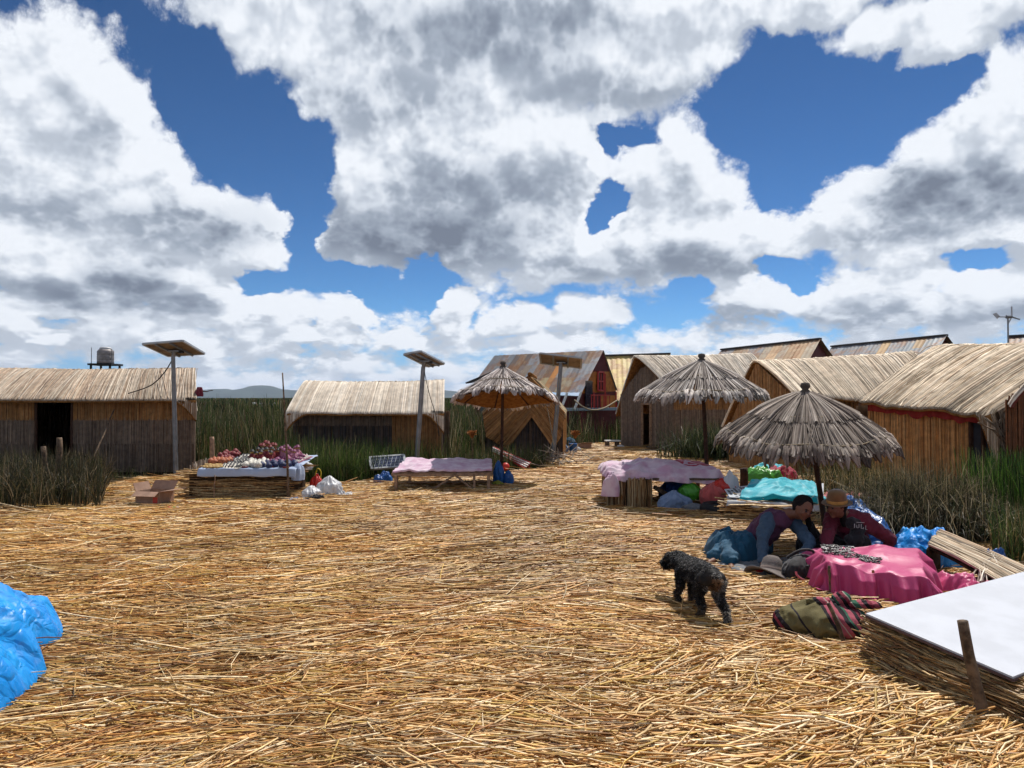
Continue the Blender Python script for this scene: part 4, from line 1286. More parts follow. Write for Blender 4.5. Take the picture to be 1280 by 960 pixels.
# ================================================================ cloths, heaps, bags
def cloth_mat(name, col, rough=.75, col2=None, scale=3, transl=.12, spec=.25, sheen=.3):
    return plain(name, col, rough, spec, var=.15, scale=scale, bump=.25, bscale=25, col2=col2, transl=transl, sheen=sheen)

def drape(name, quad4, over, mat, parent=None, seed=1, wr=.02, fold=.03, freq=22, n=70, zmin=.0, hump=0.0, spread=.10, sagk=0.0):
    """cloth over a table top. quad4: BL, BR, FR, FL corners; over: hang left, right, back, front in metres"""
    BL, BR, FR, FL = [V3(p) for p in quad4]
    W = np.linalg.norm(FR - FL); D = np.linalg.norm(FL - BL)
    oL, oR, oB, oF = over
    s = np.linspace(-oL, W + oR, n); t = np.linspace(-oB, D + oF, n)
    Sx, Ty = np.meshgrid(s, t, indexing='ij')
    # uneven hems
    Sx = np.where(Sx < 0, Sx * (1 + .25 * fnoise(Ty * 3, Ty * 0, 2, seed)), Sx)
    Ty = np.where(Ty > D, D + (Ty - D) * (1 + .35 * fnoise(Sx * 2.2, Sx * 0, 2, seed + 1)), Ty)
    u = np.clip(Sx / W, 0, 1); v = np.clip(Ty / D, 0, 1)
    P = (BL * (1 - v[..., None]) + FL * v[..., None]) * (1 - u[..., None]) + (BR * (1 - v[..., None]) + FR * v[..., None]) * u[..., None]
    dx = Sx - np.clip(Sx, 0, W); dy = Ty - np.clip(Ty, 0, D)
    ex = (FR - FL) / W; ey = (FL - BL) / D
    out = np.hypot(dx, dy)
    dirv = (ex[None, None] * dx[..., None] + ey[None, None] * dy[..., None]) / (out[..., None] + 1e-6)
    dirv[..., 2] = 0
    along = np.where(np.abs(dy) > np.abs(dx), Sx, Ty)
    f = np.sin(along * freq + 2.5 * fnoise(along * 3, along * 0 + 2, 2, seed + 5)) + .5 * np.sin(along * freq * 2.3 + 1)
    k = np.clip(out / .10, 0, 1)
    outward = spread * np.clip(out, 0, .5) + fold * k * (f * .6 + .4) + .015 * k
    P = P + dirv * outward[..., None]
    P[..., 2] -= np.maximum(out - .02, 0) * .95
    crease = .7 * (1 - np.abs(fnoise(Sx * 1.6 + Ty * .8, Ty * 4.2 - Sx, 2, seed + 9)) * 2.6) + .55 * (1 - np.abs(fnoise(Sx * 4 + Ty * 5, Sx * 3 - Ty * 1.2, 2, seed + 19)) * 2.6)
    P[..., 2] += wr * crease * (1 - .6 * k) + hump * np.exp(-(((u - .5) / .35) ** 2 + ((v - .5) / .4) ** 2)) + .012
    gz = ground_z(P[..., 0], P[..., 1]) + .03
    low = P[..., 2] < np.maximum(zmin, gz)
    P[..., 2] = np.where(low, np.maximum(zmin, gz) + .02 * (1 + f * .4), P[..., 2])
    return grid_mesh(name, P, mat, parent, thick=.006)

def heap(name, outline, h, mat, parent=None, seed=1, ridge=.05, freq=4.0, rings=34, ns=140, power=2.6, z0=0.0, fine=.012, peak=None, lobe=0.0):
    """crumpled pile with a given outline (list of xy)"""
    O = np.array([(p[0], p[1]) for p in outline], float)
    k = len(O); t = np.linspace(0, k, ns + 1)[:-1]; i = t.astype(int); f = (t - i)[:, None]
    p0, p1, p2, p3 = O[(i - 1) % k], O[i % k], O[(i + 1) % k], O[(i + 2) % k]
    Q = .5 * (2 * p1 + (p2 - p0) * f + (2 * p0 - 5 * p1 + 4 * p2 - p3) * f ** 2 + (3 * p1 - p0 - 3 * p2 + p3) * f ** 3)
    c = np.array(peak) if peak is not None else O.mean(0)
    s = np.concatenate([[1.0], np.linspace(1, 0, rings) ** .85])
    G = np.zeros((rings + 1, ns + 1, 3))
    Qc = np.vstack([Q, Q[:1]])
    for r_, sv in enumerate(s):
        xy = c + (Qc - c) * sv
        prof = max(1 - sv ** power, 0) ** .6
        x, y = xy[:, 0], xy[:, 1]
        wx = .5 * fnoise(x * freq * .6, y * freq * .6, 2, seed + 30)
        rd = (1 - np.abs(fnoise(x * freq + 3 + wx, y * freq * .8 - wx, 2, seed)) * 2.6) * ridge
        rd = rd + .45 * ridge * (1 - np.abs(fnoise(x * freq * 2.3 + wx * 2, y * freq * 1.6, 2, seed + 11)) * 2.6)
        rd2 = fine * (1 - np.abs(fnoise(x * freq * 4, y * freq * 4, 2, seed + 3)) * 2.4)
        z = h * prof * (1 + lobe * fnoise(x * 2.2, y * 2.2, 2, seed + 7)) + (rd + rd2) * min(1, prof * 1.8)
        G[r_, :, 0] = x + .3 * rd * (prof > .05); G[r_, :, 1] = y; G[r_, :, 2] = z0 + np.maximum(z, 0)
    G[:, :, 2] += ground_z(G[:, :, 0], G[:, :, 1]) * (z0 == 0.0)
    G[0, :, 2] -= .03
    return grid_mesh(name, G, mat, parent)

def ring(cx, cy, rx, ry, rz=0.0, n=12, jit=.12, seed=0):
    r_ = np.random.default_rng(seed + 100)
    out = []
    for k in range(n):
        a = k * 2 * math.pi / n; q = 1 + jit * r_.standard_normal()
        x, y = rx * q * math.cos(a), ry * q * math.sin(a)
        out.append((cx + x * math.cos(rz) - y * math.sin(rz), cy + x * math.sin(rz) + y * math.cos(rz)))
    return out

def bag_mesh(loc, size, seed=1, neck=.5, ridge=.14, sub=5, squash=.25):
    """soft tied bag resting on its base"""
    bm = bmesh.new(); bmesh.ops.create_icosphere(bm, subdivisions=sub, radius=1)
    V = np.array([v.co[:] for v in bm.verts])
    th = np.arctan2(V[:, 1], V[:, 0]); z = V[:, 2]
    cr = 1 - np.abs(fnoise(th * 2.0 + 4, z * 1.2, 3, seed)) * 2 + .6 * (1 - np.abs(fnoise(V[:, 0] * 3 + z, V[:, 1] * 3 - z, 3, seed + 3)) * 2)
    s = 1 + ridge * (cr - .8)
    V = V * s[:, None]
    up = np.clip((V[:, 2] - .55) / .5, 0, 1)
    V[:, :2] *= (1 - neck * .8 * up ** 1.0)[:, None]
    V[:, 2] += neck * .22 * up ** 2
    V[:, 2] = np.where(V[:, 2] < -squash * 2.2, -squash * 2.2 + (V[:, 2] + squash * 2.2) * .15, V[:, 2])
    V[:, 2] -= V[:, 2].min()
    V = V * (np.array(size) / np.array([2, 2, V[:, 2].max()])) + np.array(loc)
    for v, c in zip(bm.verts, V): v.co = c
    me = bpy.data.meshes.new('bag'); bm.to_mesh(me); bm.free()
    return me
def bag(name, label, cat, loc, size, mat, seed=1, neck=.5, ridge=.14, group=None):
    o = link_mesh(name, bag_mesh(loc, size, seed, neck, ridge), mat)
    return tag(o, label, cat, group)

M['plastic_white'] = plain('white_plastic_film', (0.72, 0.73, 0.76), .35, .5, var=.12, scale=6, transl=.3, bump=.4, bscale=18)
def tarp_mat(name, col, col2, rough=.42):
    m, g, b = new_mat(name)
    tc = g.n('ShaderNodeTexCoord').outputs['Object']
    c = g.mix(g.sstep(g.noise(tc, 2.5, 4, .6), .35, .65), col, col2)
    dust = g.sstep(g.noise(tc, 7, 5, .7), .52, .75, 0.0, .30)
    c = g.mix(dust, c, tuple(x * .5 + .16 for x in col))
    g.put(b.inputs['Base Color'], c)
    g.put(b.inputs['Roughness'], g.sstep(g.noise(tc, 5, 3, .6), .35, .7, rough - .1, rough + .2))
    b.inputs['Specular IOR Level'].default_value = .4
    w = g.v('ADD', tc, g.v('MULTIPLY', g.noise(tc, 4, 2, .5, out=1), (.35, .35, .35)))
    vo = g.n('ShaderNodeTexVoronoi', feature='DISTANCE_TO_EDGE'); g.put(vo.inputs['Vector'], w); vo.inputs['Scale'].default_value = 3.6
    vo2 = g.n('ShaderNodeTexVoronoi', feature='DISTANCE_TO_EDGE'); g.put(vo2.inputs['Vector'], w); vo2.inputs['Scale'].default_value = 9
    hgt = g.m('ADD', g.m('MINIMUM', vo.outputs['Distance'], .25), g.m('MULTIPLY', g.m('MINIMUM', vo2.outputs['Distance'], .2), .5))
    bp = g.n('ShaderNodeBump'); bp.inputs['Strength'].default_value = .55; bp.inputs['Distance'].default_value = .08
    g.put(bp.inputs['Height'], hgt); g.put(b.inputs['Normal'], bp.outputs[0])
    return m
M['plastic_blue'] = tarp_mat('blue_tarp', (0.0, 0.19, 0.60), (0.0, 0.26, 0.68), rough=.5)
M['plastic_dkblue'] = tarp_mat('dark_blue_plastic', (0.008, 0.07, 0.26), (0.01, 0.10, 0.34))
M['plastic_red'] = plain('red_plastic', (0.55, 0.03, 0.02), .35, .5, bump=.5, bscale=14)
M['plastic_green'] = plain('green_plastic', (0.06, 0.28, 0.02), .35, .5, bump=.5, bscale=14)
M['salmon'] = cloth_mat('salmon_cloth', (0.62, 0.12, 0.11))
M['rag_blue'] = cloth_mat('pale_blue_cloth', (0.20, 0.28, 0.44))
M['teal'] = cloth_mat('shaded_teal_cloth', (0.012, 0.085, 0.16), sheen=.1)  # teal darkened to carry the parasol's shade in the colour
M['pink_pale'] = cloth_mat('pale_pink_cloth', (0.70, 0.56, 0.64), col2=(0.56, 0.33, 0.46), scale=5, transl=.12)
M['pink_deep'] = cloth_mat('deep_pink_cloth', (0.54, 0.055, 0.19), rough=.45, col2=(0.47, 0.04, 0.15), scale=2.5, spec=.4, sheen=.1)
M['crimson'] = cloth_mat('crimson_cloth', (0.45, 0.02, 0.06))
M['turq'] = cloth_mat('turquoise_cloth', (0.0, 0.42, 0.50), rough=.55, col2=(0.0, 0.36, 0.46))
M['white_cloth'] = cloth_mat('white_cloth', (0.62, 0.64, 0.68))
M['blue_white'] = cloth_mat('shade_toned_table_sheet', (0.33, 0.42, 0.60), rough=.6, col2=(0.40, 0.48, 0.64))  # white and blue cloth, coloured darker and bluer as if in shade
M['black_cloth'] = cloth_mat('black_cloth', (0.02, 0.018, 0.022))
M['grey_cloth'] = cloth_mat('grey_blanket', (0.15, 0.16, 0.18))
M['maroon'] = cloth_mat('shaded_maroon_wool', (0.17, 0.02, 0.04), sheen=.1)  # maroon darkened to carry the parasol's shade in the colour
M['cardboard'] = plain('cardboard', (0.36, 0.23, 0.17), .85, .1, var=.15, scale=8)
M['white_board'] = plain('white_board', (0.49, 0.51, 0.56), .6, .25, var=.07, scale=3.5, bump=.25, bscale=6)
M['yellow_plastic'] = plain('yellow_plastic', (0.55, 0.42, 0.03), .5)

# big blue tarp bundle at the edge
o = heap('tarp', [(-2.62, 3.55), (-2.66, 3.95), (-2.72, 4.28), (-2.84, 4.48), (-3.06, 4.56), (-3.06, 4.70), (-3.06, 5.02), (-3.22, 5.28), (-3.6, 5.45), (-4.1, 5.5), (-4.6, 5.3), (-4.9, 4.6), (-4.4, 3.9), (-3.5, 3.5), (-2.9, 3.42)],
         .36, M['plastic_blue'], seed=6, ridge=.10, freq=1.9, rings=70, ns=260, power=2.0, fine=.016, peak=(-3.6, 4.5), lobe=.5)
tag(o, 'bright blue crumpled plastic tarp bundle lying on the straw', 'tarp')
lay = lay_straw('straw_on_tarp', np.array([-3.06, -3.0, -2.96, -2.93]), np.array([4.66, 4.6, 4.72, 4.5]), np.array([.2, 2.2, .1, 1.8]), np.array([.22, .14, .3, .16]), np.full(4, .004), '', z0=np.full(4, .09))
tag(lay, 'few pinkish stalks caught in the pinched edge of the blue tarp', 'straw', kind='stuff')

# ---------------------------------------------------------------- craft table with the white and blue sheet
def bale(parent, a, b, depth, height, n, pal, z0=0.0, taper=.85, name='reed_bundle', sticks=.25, shade=1.0, out=(0, -1)):
    """long reeds laid side by side between a and b (front face), stacked to the given height"""
    a, b = V3((*a[:2], 0)), V3((*b[:2], 0)); L = np.linalg.norm(b - a); ex = (b - a) / L
    ny = np.array([-ex[1], ex[0], 0]); 
    if np.dot(ny[:2], out) > 0: ny = -ny                # ny points to the back
    h = rng.random(n) ** .8
    face = rng.random(n)
    back = np.where(face < .62, .06 * rng.random(n) + (1 - taper) * h * .5, (depth) * rng.random(n))
    zz = np.where(face < .62, h * height, height - .03 * rng.random(n))
    c = rng.random(n) * .3 + .35; LL = L * (.45 + .6 * rng.random(n))
    K = 4
    t = (np.linspace(-.5, .5, K)[None] * LL[:, None] + (c * L)[:, None])
    Q = a[None, None] + ex[None, None] * t[..., None] + ny[None, None] * (back[:, None] + .02 * rng.standard_normal((n, K)))[..., None]
    Q[..., 2] = z0 + zz[:, None] + (.015 + .02) * rng.standard_normal((n, K)) * np.linspace(-1, 1, K)[None]
    Q[..., 2] = np.maximum(Q[..., 2], .005 + ground_z(Q[..., 0], Q[..., 1]))
    core = MB()
    f = [a - ex * -.05, b - ex * .05, b - ex * .05 + ny * depth, a + ex * .05 + ny * depth]
    lo = [p + ny * .05 * s for p, s in zip(f, (1, 1, -1, -1))]
    vs_ = [(*p[:2], z0 - .05) for p in lo] + [(*p[:2], z0 + height * .95) for p in lo]
    vv = [core.bm.verts.new(v) for v in vs_]
    for q in ((0, 1, 2, 3), (4, 5, 6, 7), (0, 1, 5, 4), (1, 2, 6, 5), (2, 3, 7, 6), (3, 0, 4, 7)): core.bm.faces.new([vv[i] for i in q])
    w = core.build(name, M['core'], parent)
    strands('reeds', Q, np.full((n, K), .007) * (.6 + .8 * rng.random((n, 1))), pick(n, pal, None, .15) * shade, M['straw'], w)
    return w
BALE_PAL = np.array([(0.36, 0.21, 0.08), (0.28, 0.15, 0.055), (0.46, 0.30, 0.13), (0.20, 0.10, 0.04), (0.54, 0.39, 0.20)])

def craft_table():
    t = thing('craft_table', 'low stall of bundled reeds laid out with crafts on a bluish sheet', 'market table')
    FL, FR = (-5.0, 11.85, .50), (-3.46, 11.85, .50); BL, BR = (-5.15, 13.3, .58), (-3.5, 13.3, .60)
    bale(t, (-5.25, 11.9), (-3.60, 11.95), 1.35, .46, 520, BALE_PAL)
    # uprights of stubby reeds at the left end
    m = 60
    Q = np.zeros((m, 3, 3)); Q[:, :, 0] = (-5.32 + .16 * rng.random(m))[:, None] + .03 * rng.standard_normal((m, 3)); Q[:, :, 1] = (12.2 + .8 * rng.random(m))[:, None]
    Q[:, :, 2] = np.linspace(0, .56, 3)[None] * (.8 + .3 * rng.random((m, 1)))
    strands('end_bundle', Q, np.full((m, 3), .012), pick(m, PAL_GREY), M['thatch'], t)
    return (BL, BR, FR, FL)
cq = craft_table()
o = drape('table_sheet', cq, (.05, .03, .05, .16), M['blue_white'], seed=3, wr=.008, fold=.03, freq=9, spread=.1)
tag(o, 'white and blue sheet hanging over the front of the craft stall', 'cloth')
o = heap('hanging_sheet', ring(-3.46, 12.0, .09, .12, seed=4), .2, M['blue_white'], z0=.35, seed=8, ridge=.03, freq=9)
tag(o, 'gathered corner of the bluish sheet by the thin pole', 'cloth')

def craft_goods():
    BL, BR, FR, FL = [V3(p) for p in cq]
    def pos(u, v): return (BL * (1 - v) + FL * v) * (1 - u) + (BR * (1 - v) + FR * v) * u + np.array([0, 0, .02])
    mats = {k: plain('dye_' + k, c, .6, var=.3, scale=40) for k, c in dict(maroon=(.20, .02, .025), black=(.015, .015, .02), ivory=(.70, .66, .58), plum=(.22, .05, .13), rust=(.42, .12, .05), navy=(.03, .04, .11), rose=(.55, .22, .30), ochre=(.48, .30, .10)).items()}
    def doll(mb, md, name, label, cat, h=.16):
        t = thing(name, label, cat)
        MB().lathe([(.001, 0), (.05, 0), (.045, .03), (.025, h * .62), (.012, h * .68)], n=9).build('dress', mats[mb], t, smooth=True)
        hd = MB().ball((0, 0, h * .78), .026, sub=2).build('head', mats['ochre'], t, smooth=True)
        MB().lathe([(.04, h * .82), (.038, h * .86), (.024, h * .88), (.02, h * 1.0), (.001, h * 1.02)], n=9).build('hat', mats[md], t, smooth=True)
        MB().tube((-.03, 0, h * .5), (-.055, -.02, h * .3), .009, .007, 6).tube((.03, 0, h * .5), (.055, -.02, h * .3), .009, .007, 6).build('arms', mats[mb], t, smooth=True)
        return t
    def bracelet(m1, label):
        a = np.linspace(0, 2 * math.pi, 17)
        q = np.stack([.035 * np.cos(a), .035 * np.sin(a), .010 + 0 * a], -1)
        o_ = strands('bracelet', q[None], np.full((1, 17), .010), np.array([[.5, .5, .5]]), mats[m1], sides=5)
        return tag(o_, label, 'bracelet')
    def pouch(m1, label):
        o_ = link_mesh('pouch', bag_mesh((0, 0, 0), (.10, .08, .08), 3, .4, .1, 3), mats[m1])
        return tag(o_, label, 'pouch')
    def card(m1, m2, label):
        t = thing('bead_card', label, 'jewellery card')
        MB().box((0, 0, .012), (.12, .17, .006), rot=Matrix.Rotation(.25, 4, 'X')).build('card', mats[m1], t)
        for k in range(3):
            MB().tube((-.04 + .04 * k, -.06, .012), (-.04 + .04 * k, .06, .045), .008, n=6).build('bead_string', mats[m2], t)
        return t
    protos = []
    zones = [
        (lambda: pouch('maroon', 'maroon cloth pouch in the back corner pile of the craft stall'), .03, .2, .05, .45, 18, 'maroon pouches'),
        (lambda: pouch('rust', 'rust coloured pouch in the front row near the stall corner'), .02, .22, .5, .7, 16, 'rust pouches'),
        (lambda: bracelet('ochre', 'small ochre bracelet lined up along the stall front'), .02, .2, .75, .98, 26, 'ochre bracelets'),
        (lambda: card('ivory', 'black', 'white jewellery card with dark bead strings on the craft stall'), .24, .42, .1, .97, 30, 'white jewellery cards'),
        (lambda: doll('maroon', 'black', 'doll', 'dark maroon doll in the heap at the middle of the stall', 'doll'), .40, .66, .05, .6, 18, 'maroon dolls'),
        (lambda: doll('rust', 'maroon', 'doll', 'orange-brown doll standing high in the stall centre', 'doll', .2), .42, .6, .0, .3, 8, 'orange-brown dolls'),
        (lambda: pouch('ivory', 'ivory pouch in the front middle of the craft stall'), .44, .66, .6, .97, 20, 'ivory pouches'),
        (lambda: doll('rose', 'plum', 'doll', 'pink doll with plum hat near the thin pole', 'doll', .17), .66, .86, .02, .5, 10, 'pink dolls'),
        (lambda: pouch('plum', 'plum pouch among the pink dolls on the craft stall'), .66, .95, .2, .8, 16, 'plum pouches'),
        (lambda: pouch('navy', 'navy blue pouch near the front edge of the craft stall'), .62, .98, .7, .98, 16, 'navy pouches'),
        (lambda: card('rose', 'ivory', 'pink jewellery card with pale strings near the stall end'), .80, .98, .1, .6, 7, 'pink jewellery cards'),
        (lambda: bracelet('maroon', 'maroon bracelet scattered over the stall sheet'), .25, .95, .3, .99, 30, 'maroon bracelets'),
    ]
    for mk, u0, u1, v0, v1, n, grp in zones:
        p = mk()
        for k in range(n):
            o_ = p if k == 0 else copy_tree(p)
            o_["group"] = grp
            u = u0 + (u1 - u0) * ((k * .618) % 1); v = v0 + (v1 - v0) * ((k + .5) / n)
            q = pos(u, v)
            o_.location = (q[0], q[1], q[2] + (.05 * random.random() if 'heap' in o_['label'] or 'high' in o_['label'] or 'pile' in o_['label'] else 0))
            o_.rotation_euler = (0, 0, random.uniform(-.6, .6) if 'card' in grp else random.uniform(0, 6.28))
            s = random.uniform(1.0, 1.35); o_.scale = (s, s, s)
craft_goods()

def stick(name, label, cat, a, b, r0, r1, mat, wob=.01, n=9, group=None):
    a, b = V3(a), V3(b); K = 8
    t = np.linspace(0, 1, K)[:, None]
    p = a * (1 - t) + b * t; p[1:-1] += rng.standard_normal((K - 2, 3)) * wob
    V_ = strands(name, p[None], np.linspace(r0, r1, K)[None], np.array([[.4, .3, .2]]), mat, sides=n)
    # closed top
    bm = bmesh.new(); bm.from_mesh(V_.data)
    be = [e for e in bm.edges if len(e.link_faces) == 1]
    if be: bmesh.ops.holes_fill(bm, edges=be, sides=0)
    bm.to_mesh(V_.data); bm.free()
    return tag(V_, label, cat, group)
stick('pole', 'thin bare upright pole at the corner of the craft stall', 'pole', (-3.53, 11.72, -.1), at(353, 466, 11.75), .022, .010, M['wood'], .012)
stick('stake', 'short thin peg holding the front of the craft stall bundle', 'stake', (-4.72, 11.72, -.1), (-4.72, 11.78, .42), .009, .008, M['straw'] if 0 else M['pale_wood'], .003)
stick('stake', 'stubby pale post end sticking up behind the craft stall', 'stake', at(266, 575, 13.6), at(265, 546, 13.6), .045, .04, M['pale_wood'], .003)
stick('pole', 'grey pole leaning against the wall of the long hut', 'pole', (at(108, 596, 15.0).x, 15.0, .0), at(143, 512, 16.42), .024, .014, M['wood'], .012)
stick('stake', 'pale upright post in the grass before the open doorway', 'stake', (at(74, 612, 12.6).x, 12.6, -.3), at(75, 547, 12.6), .055, .045, M['wood'], .005)
stick('stake', 'pale broken post leaning left of the upright post in the grass', 'stake', (at(64, 612, 12.5).x, 12.5, -.3), at(55, 558, 12.5), .05, .04, M['wood'], .006)
stick('pole', 'dark stick poking out past the end of the long hut', 'pole', at(240, 492, 16.6), at(266, 488, 16.6), .02, .008, M['dark_wood'], .01)
o = heap('tuft', ring(at(248, 490, 16.6).x, 16.6, .10, .1, seed=3), .12, M['maroon'], z0=at(0, 494, 16.6).z, ridge=.05, freq=12)
tag(o, 'reddish rag tied at the corner of the long hut roof', 'rag')
o = heap('log', ring(at(45, 590, 12.4).x, 12.4, .55, .2, rz=.1, seed=12), .22, M['wood'], seed=13, ridge=.05, freq=5, z0=-.15)
tag(o, 'grey weathered wood heap lying behind the posts in the grass', 'wood')

# cardboard box
def cardboard_box():
    b = gr(183, 632)
    t = thing('cardboard_box', 'open cardboard box with raised flaps lying on the straw', 'box', (b.x + .12, b.y + .05, .01), R(-12))
    w, d, h = .40, .34, .22
    m = M['cardboard']
    body = MB()
    for c, s in (((0, -d / 2, h / 2), (w, .008, h)), ((0, d / 2, h / 2), (w, .008, h)), ((-w / 2, 0, h / 2), (.008, d - .01, h)), ((w / 2, 0, h / 2), (.008, d - .01, h)), ((0, 0, .006), (w - .01, d - .01, .008))):
        body.box(c, s)
    body.build('body', m, t)
    for a, b2, off, tl in (((-w / 2, -d / 2, h), (w / 2, -d / 2, h), (0, -.10, -.06), 0), ((w / 2, -d / 2, h), (w / 2, d / 2, h), (.22, 0, .03), 0), ((-w / 2, d / 2, h), (w / 2, d / 2, h), (.03, .06, .13), 0), ((-w / 2, -d / 2, h), (-w / 2, d / 2, h), (-.05, 0, .12), 0)):
        a, b2, off = V3(a), V3(b2), V3(off)
        quad('flap', [a, b2, b2 + off, a + off], m, t, .007)
    quad('printed_patch', [(w / 2 - .10, -d / 2 - .007, .05), (w / 2 - .02, -d / 2 - .007, .05), (w / 2 - .02, -d / 2 - .007, .14), (w / 2 - .10, -d / 2 - .007, .14)], M['plastic_red'], t)
cardboard_box()
for x, c, nm in ((213, 'plastic_red', 'red'), (219, 'plastic_green', 'green'), (223, 'plastic_white', 'white')):
    p = gr(x, 637); bag('bottle_cap', f'tiny {nm} plastic scrap on the straw beside the cardboard box', 'litter', (p.x, p.y, .01), (.06, .05, .04), M[c], neck=.1)

# plastic bags
p = gr(410, 622); bag('plastic_bag', 'largest white plastic bag, knotted and full, on the straw beside the craft stall', 'plastic bag', (p.x, p.y + .1, 0), (.42, .36, .36), M['plastic_white'], 3, .55, .2)
o = heap('bag_tail', ring(p.x + .28, p.y, .14, .08, seed=5), .06, M['plastic_white'], ridge=.03, freq=10); tag(o, 'flat white scrap of film trailing from the biggest plastic bag', 'litter')
p = gr(388, 626); bag('plastic_bag', 'smaller white plastic bag slumped before the red bag', 'plastic bag', (p.x, p.y + .1, 0), (.30, .28, .24), M['plastic_white'], 9, .5, .22)
p = Vector((-3.40, 12.9, 0)); bag('plastic_bag', 'red plastic bag with yellow handles next to white bags', 'plastic bag', (p.x, p.y, 0), (.22, .2, .34), M['plastic_red'], 5, .6, .2)
o = tube_path('yellow_cord', [(p.x - .02, p.y - .02, .30), (p.x + .03, p.y - .04, .42), (p.x + .09, p.y - .05, .36), (p.x + .08, p.y - .05, .26)], .010, M['yellow_plastic']); tag(o, 'yellow looped cord on top of the red plastic bag', 'cord')
p = gr(383, 602); bag('plastic_bag', 'white film bag perched on straw above the red bag', 'plastic bag', (p.x - .05, p.y + .1, .22), (.30, .24, .17), M['plastic_white'], 12, .3, .25)
o = heap('straw_mound', ring(p.x - .05, p.y + .2, .5, .4, seed=7), .24, M['core'], ridge=.04, freq=5); tag(o, 'small brown straw mound carrying the white film bag', 'straw', kind='stuff')
p = gr(394, 627); o = heap('dark_cloth', ring(p.x, p.y - .05, .16, .07, seed=15), .06, M['black_cloth'], ridge=.03, freq=9); tag(o, 'dark rag between the two white plastic bags', 'rag')
p = gr(372, 627); o = heap('grey_film', ring(p.x, p.y - .05, .2, .06, seed=16), .04, M['rag_blue'], ridge=.03, freq=9); tag(o, 'flat greyish cloth scrap near the smaller white bag', 'rag')
p = gr(477, 606); o = heap('plastic_sheet', ring(p.x, p.y + .1, .18, .16, seed=17), .16, M['plastic_dkblue'], ridge=.06, freq=6); tag(o, 'dark blue plastic bundle beside the low timber table', 'tarp')
p = gr(434, 620); o = heap('plastic_sheet', ring(p.x, p.y, .12, .05, seed=18), .04, M['plastic_white'], ridge=.02, freq=9); tag(o, 'small white scrap lying alone before the timber table', 'litter')

# ---------------------------------------------------------------- timber table
def timber_table():
    t = thing('timber_table', 'low timber table with crossed braces and a faded pink cover', 'table')
    FL, FR = V3((-2.08, 12.95, .30)), V3((-.36, 12.95, .31)); BL, BR = V3((-2.02, 14.25, .40)), V3((-.40, 14.25, .38))
    m = M['pale_wood']
    MB().bar(FL, FR, .05, .05).bar(BL, BR, .05, .05).bar(FL, BL, .05, .05).bar(FR, BR, .05, .05).build('frame', m, t)
    tp = MB()
    for k in range(7):
        a, b = FL + (BL - FL) * (k + .5) / 7, FR + (BR - FR) * (k + .5) / 7
        tp.bar(a + [0, 0, .03], b + [0, 0, .03], .16, .02)
    tp.build('top_board', m, t)
    for p, w in ((FL + [.06, 0, 0], .14), (FR + [-.05, 0, 0], .09), (BL + [.06, 0, 0], .09), (BR + [-.05, 0, 0], .09)):
        MB().bar((p[0], p[1], -.06), (p[0], p[1], p[2]), w, .05).build('leg', m, t)
    MB().bar((FR[0] - .30, FR[1], -.02), (FR[0] - .30, FR[1], .3), .04).build('leg', m, t)
    MB().bar((-1.45, 12.94, .0), (-1.02, 12.94, .29), .07, .03).build('brace', m, t)
    MB().bar((-.62, 12.94, .0), (-.98, 12.94, .29), .07, .03).build('brace', m, t)
    MB().bar((-1.9, 13.4, .12), (-.5, 13.4, .14), .05, .03).build('brace', m, t)
    return [BL, BR, FR, FL]
tq = timber_table()
o = drape('table_cover', [V3(p) + [0, 0, .05] for p in tq], (.02, .03, .04, .05), M['pink_pale'], seed=14, wr=.035, fold=.03, freq=14, hump=.05, n=100)
tag(o, 'faded pink cloth spread over the low timber table', 'cloth')

def lumps():
    p = gr(626, 612)
    o = bag('cloth_bundle', 'blue cloth bundle wrapped round the foot of the orange-bellied parasol', 'cloth bundle', (p.x - .05, p.y + .6, 0), (.2, .2, .48), M['plastic_dkblue'], 21, .3, .2)
    bag('jug', 'rounded blue jug beside the foot of the parasol near the timber table', 'jug', (p.x + .13, p.y + .6, 0), (.22, .2, .30), M['plastic_dkblue'], 22, .5, .04)
    bag('plastic_bag', 'yellow-green plastic bag at the foot of the parasol near the timber table', 'plastic bag', (p.x - .06, p.y + .3, 0), (.22, .16, .14), plain('olive_plastic', (0.22, 0.24, 0.03), .5), 23, .3, .2)
    q = gr(632, 588)
    t = MB().ball((0, 0, .09), .09, sub=3).build('ball', M['plastic_red'], None, smooth=True); t.location = (q.x, q.y, 0); tag(t, 'shiny red ball on the straw behind the parasol foot', 'ball')
lumps()

def striped_bench():
    t = thing('slatted_board', 'red board with white stripes lying tilted in front of the chevron hut', 'board')
    a0, a1 = at(616, 558, 18.0), at(664, 578, 17.2); b0, b1 = at(616, 566, 17.9), at(656, 586, 17.0)
    quad('board', [a0, a1, b1, b0], M['red_paint'], t, .03)
    for k in (.25, .5, .75):
        s = MB().bar(a0.lerp(b0, k) + Vector((0, -.03, .01)), a1.lerp(b1, k) + Vector((0, -.03, .01)), .03, .02); s.build('stripe', M['white_paint'], t)
    for f in (.05, .95):
        q = a0.lerp(a1, f); MB().bar((q.x, q.y + .05, -.4), (q.x, q.y + .05, q.z), .04).build('leg', M['red_paint'], t)
striped_bench()

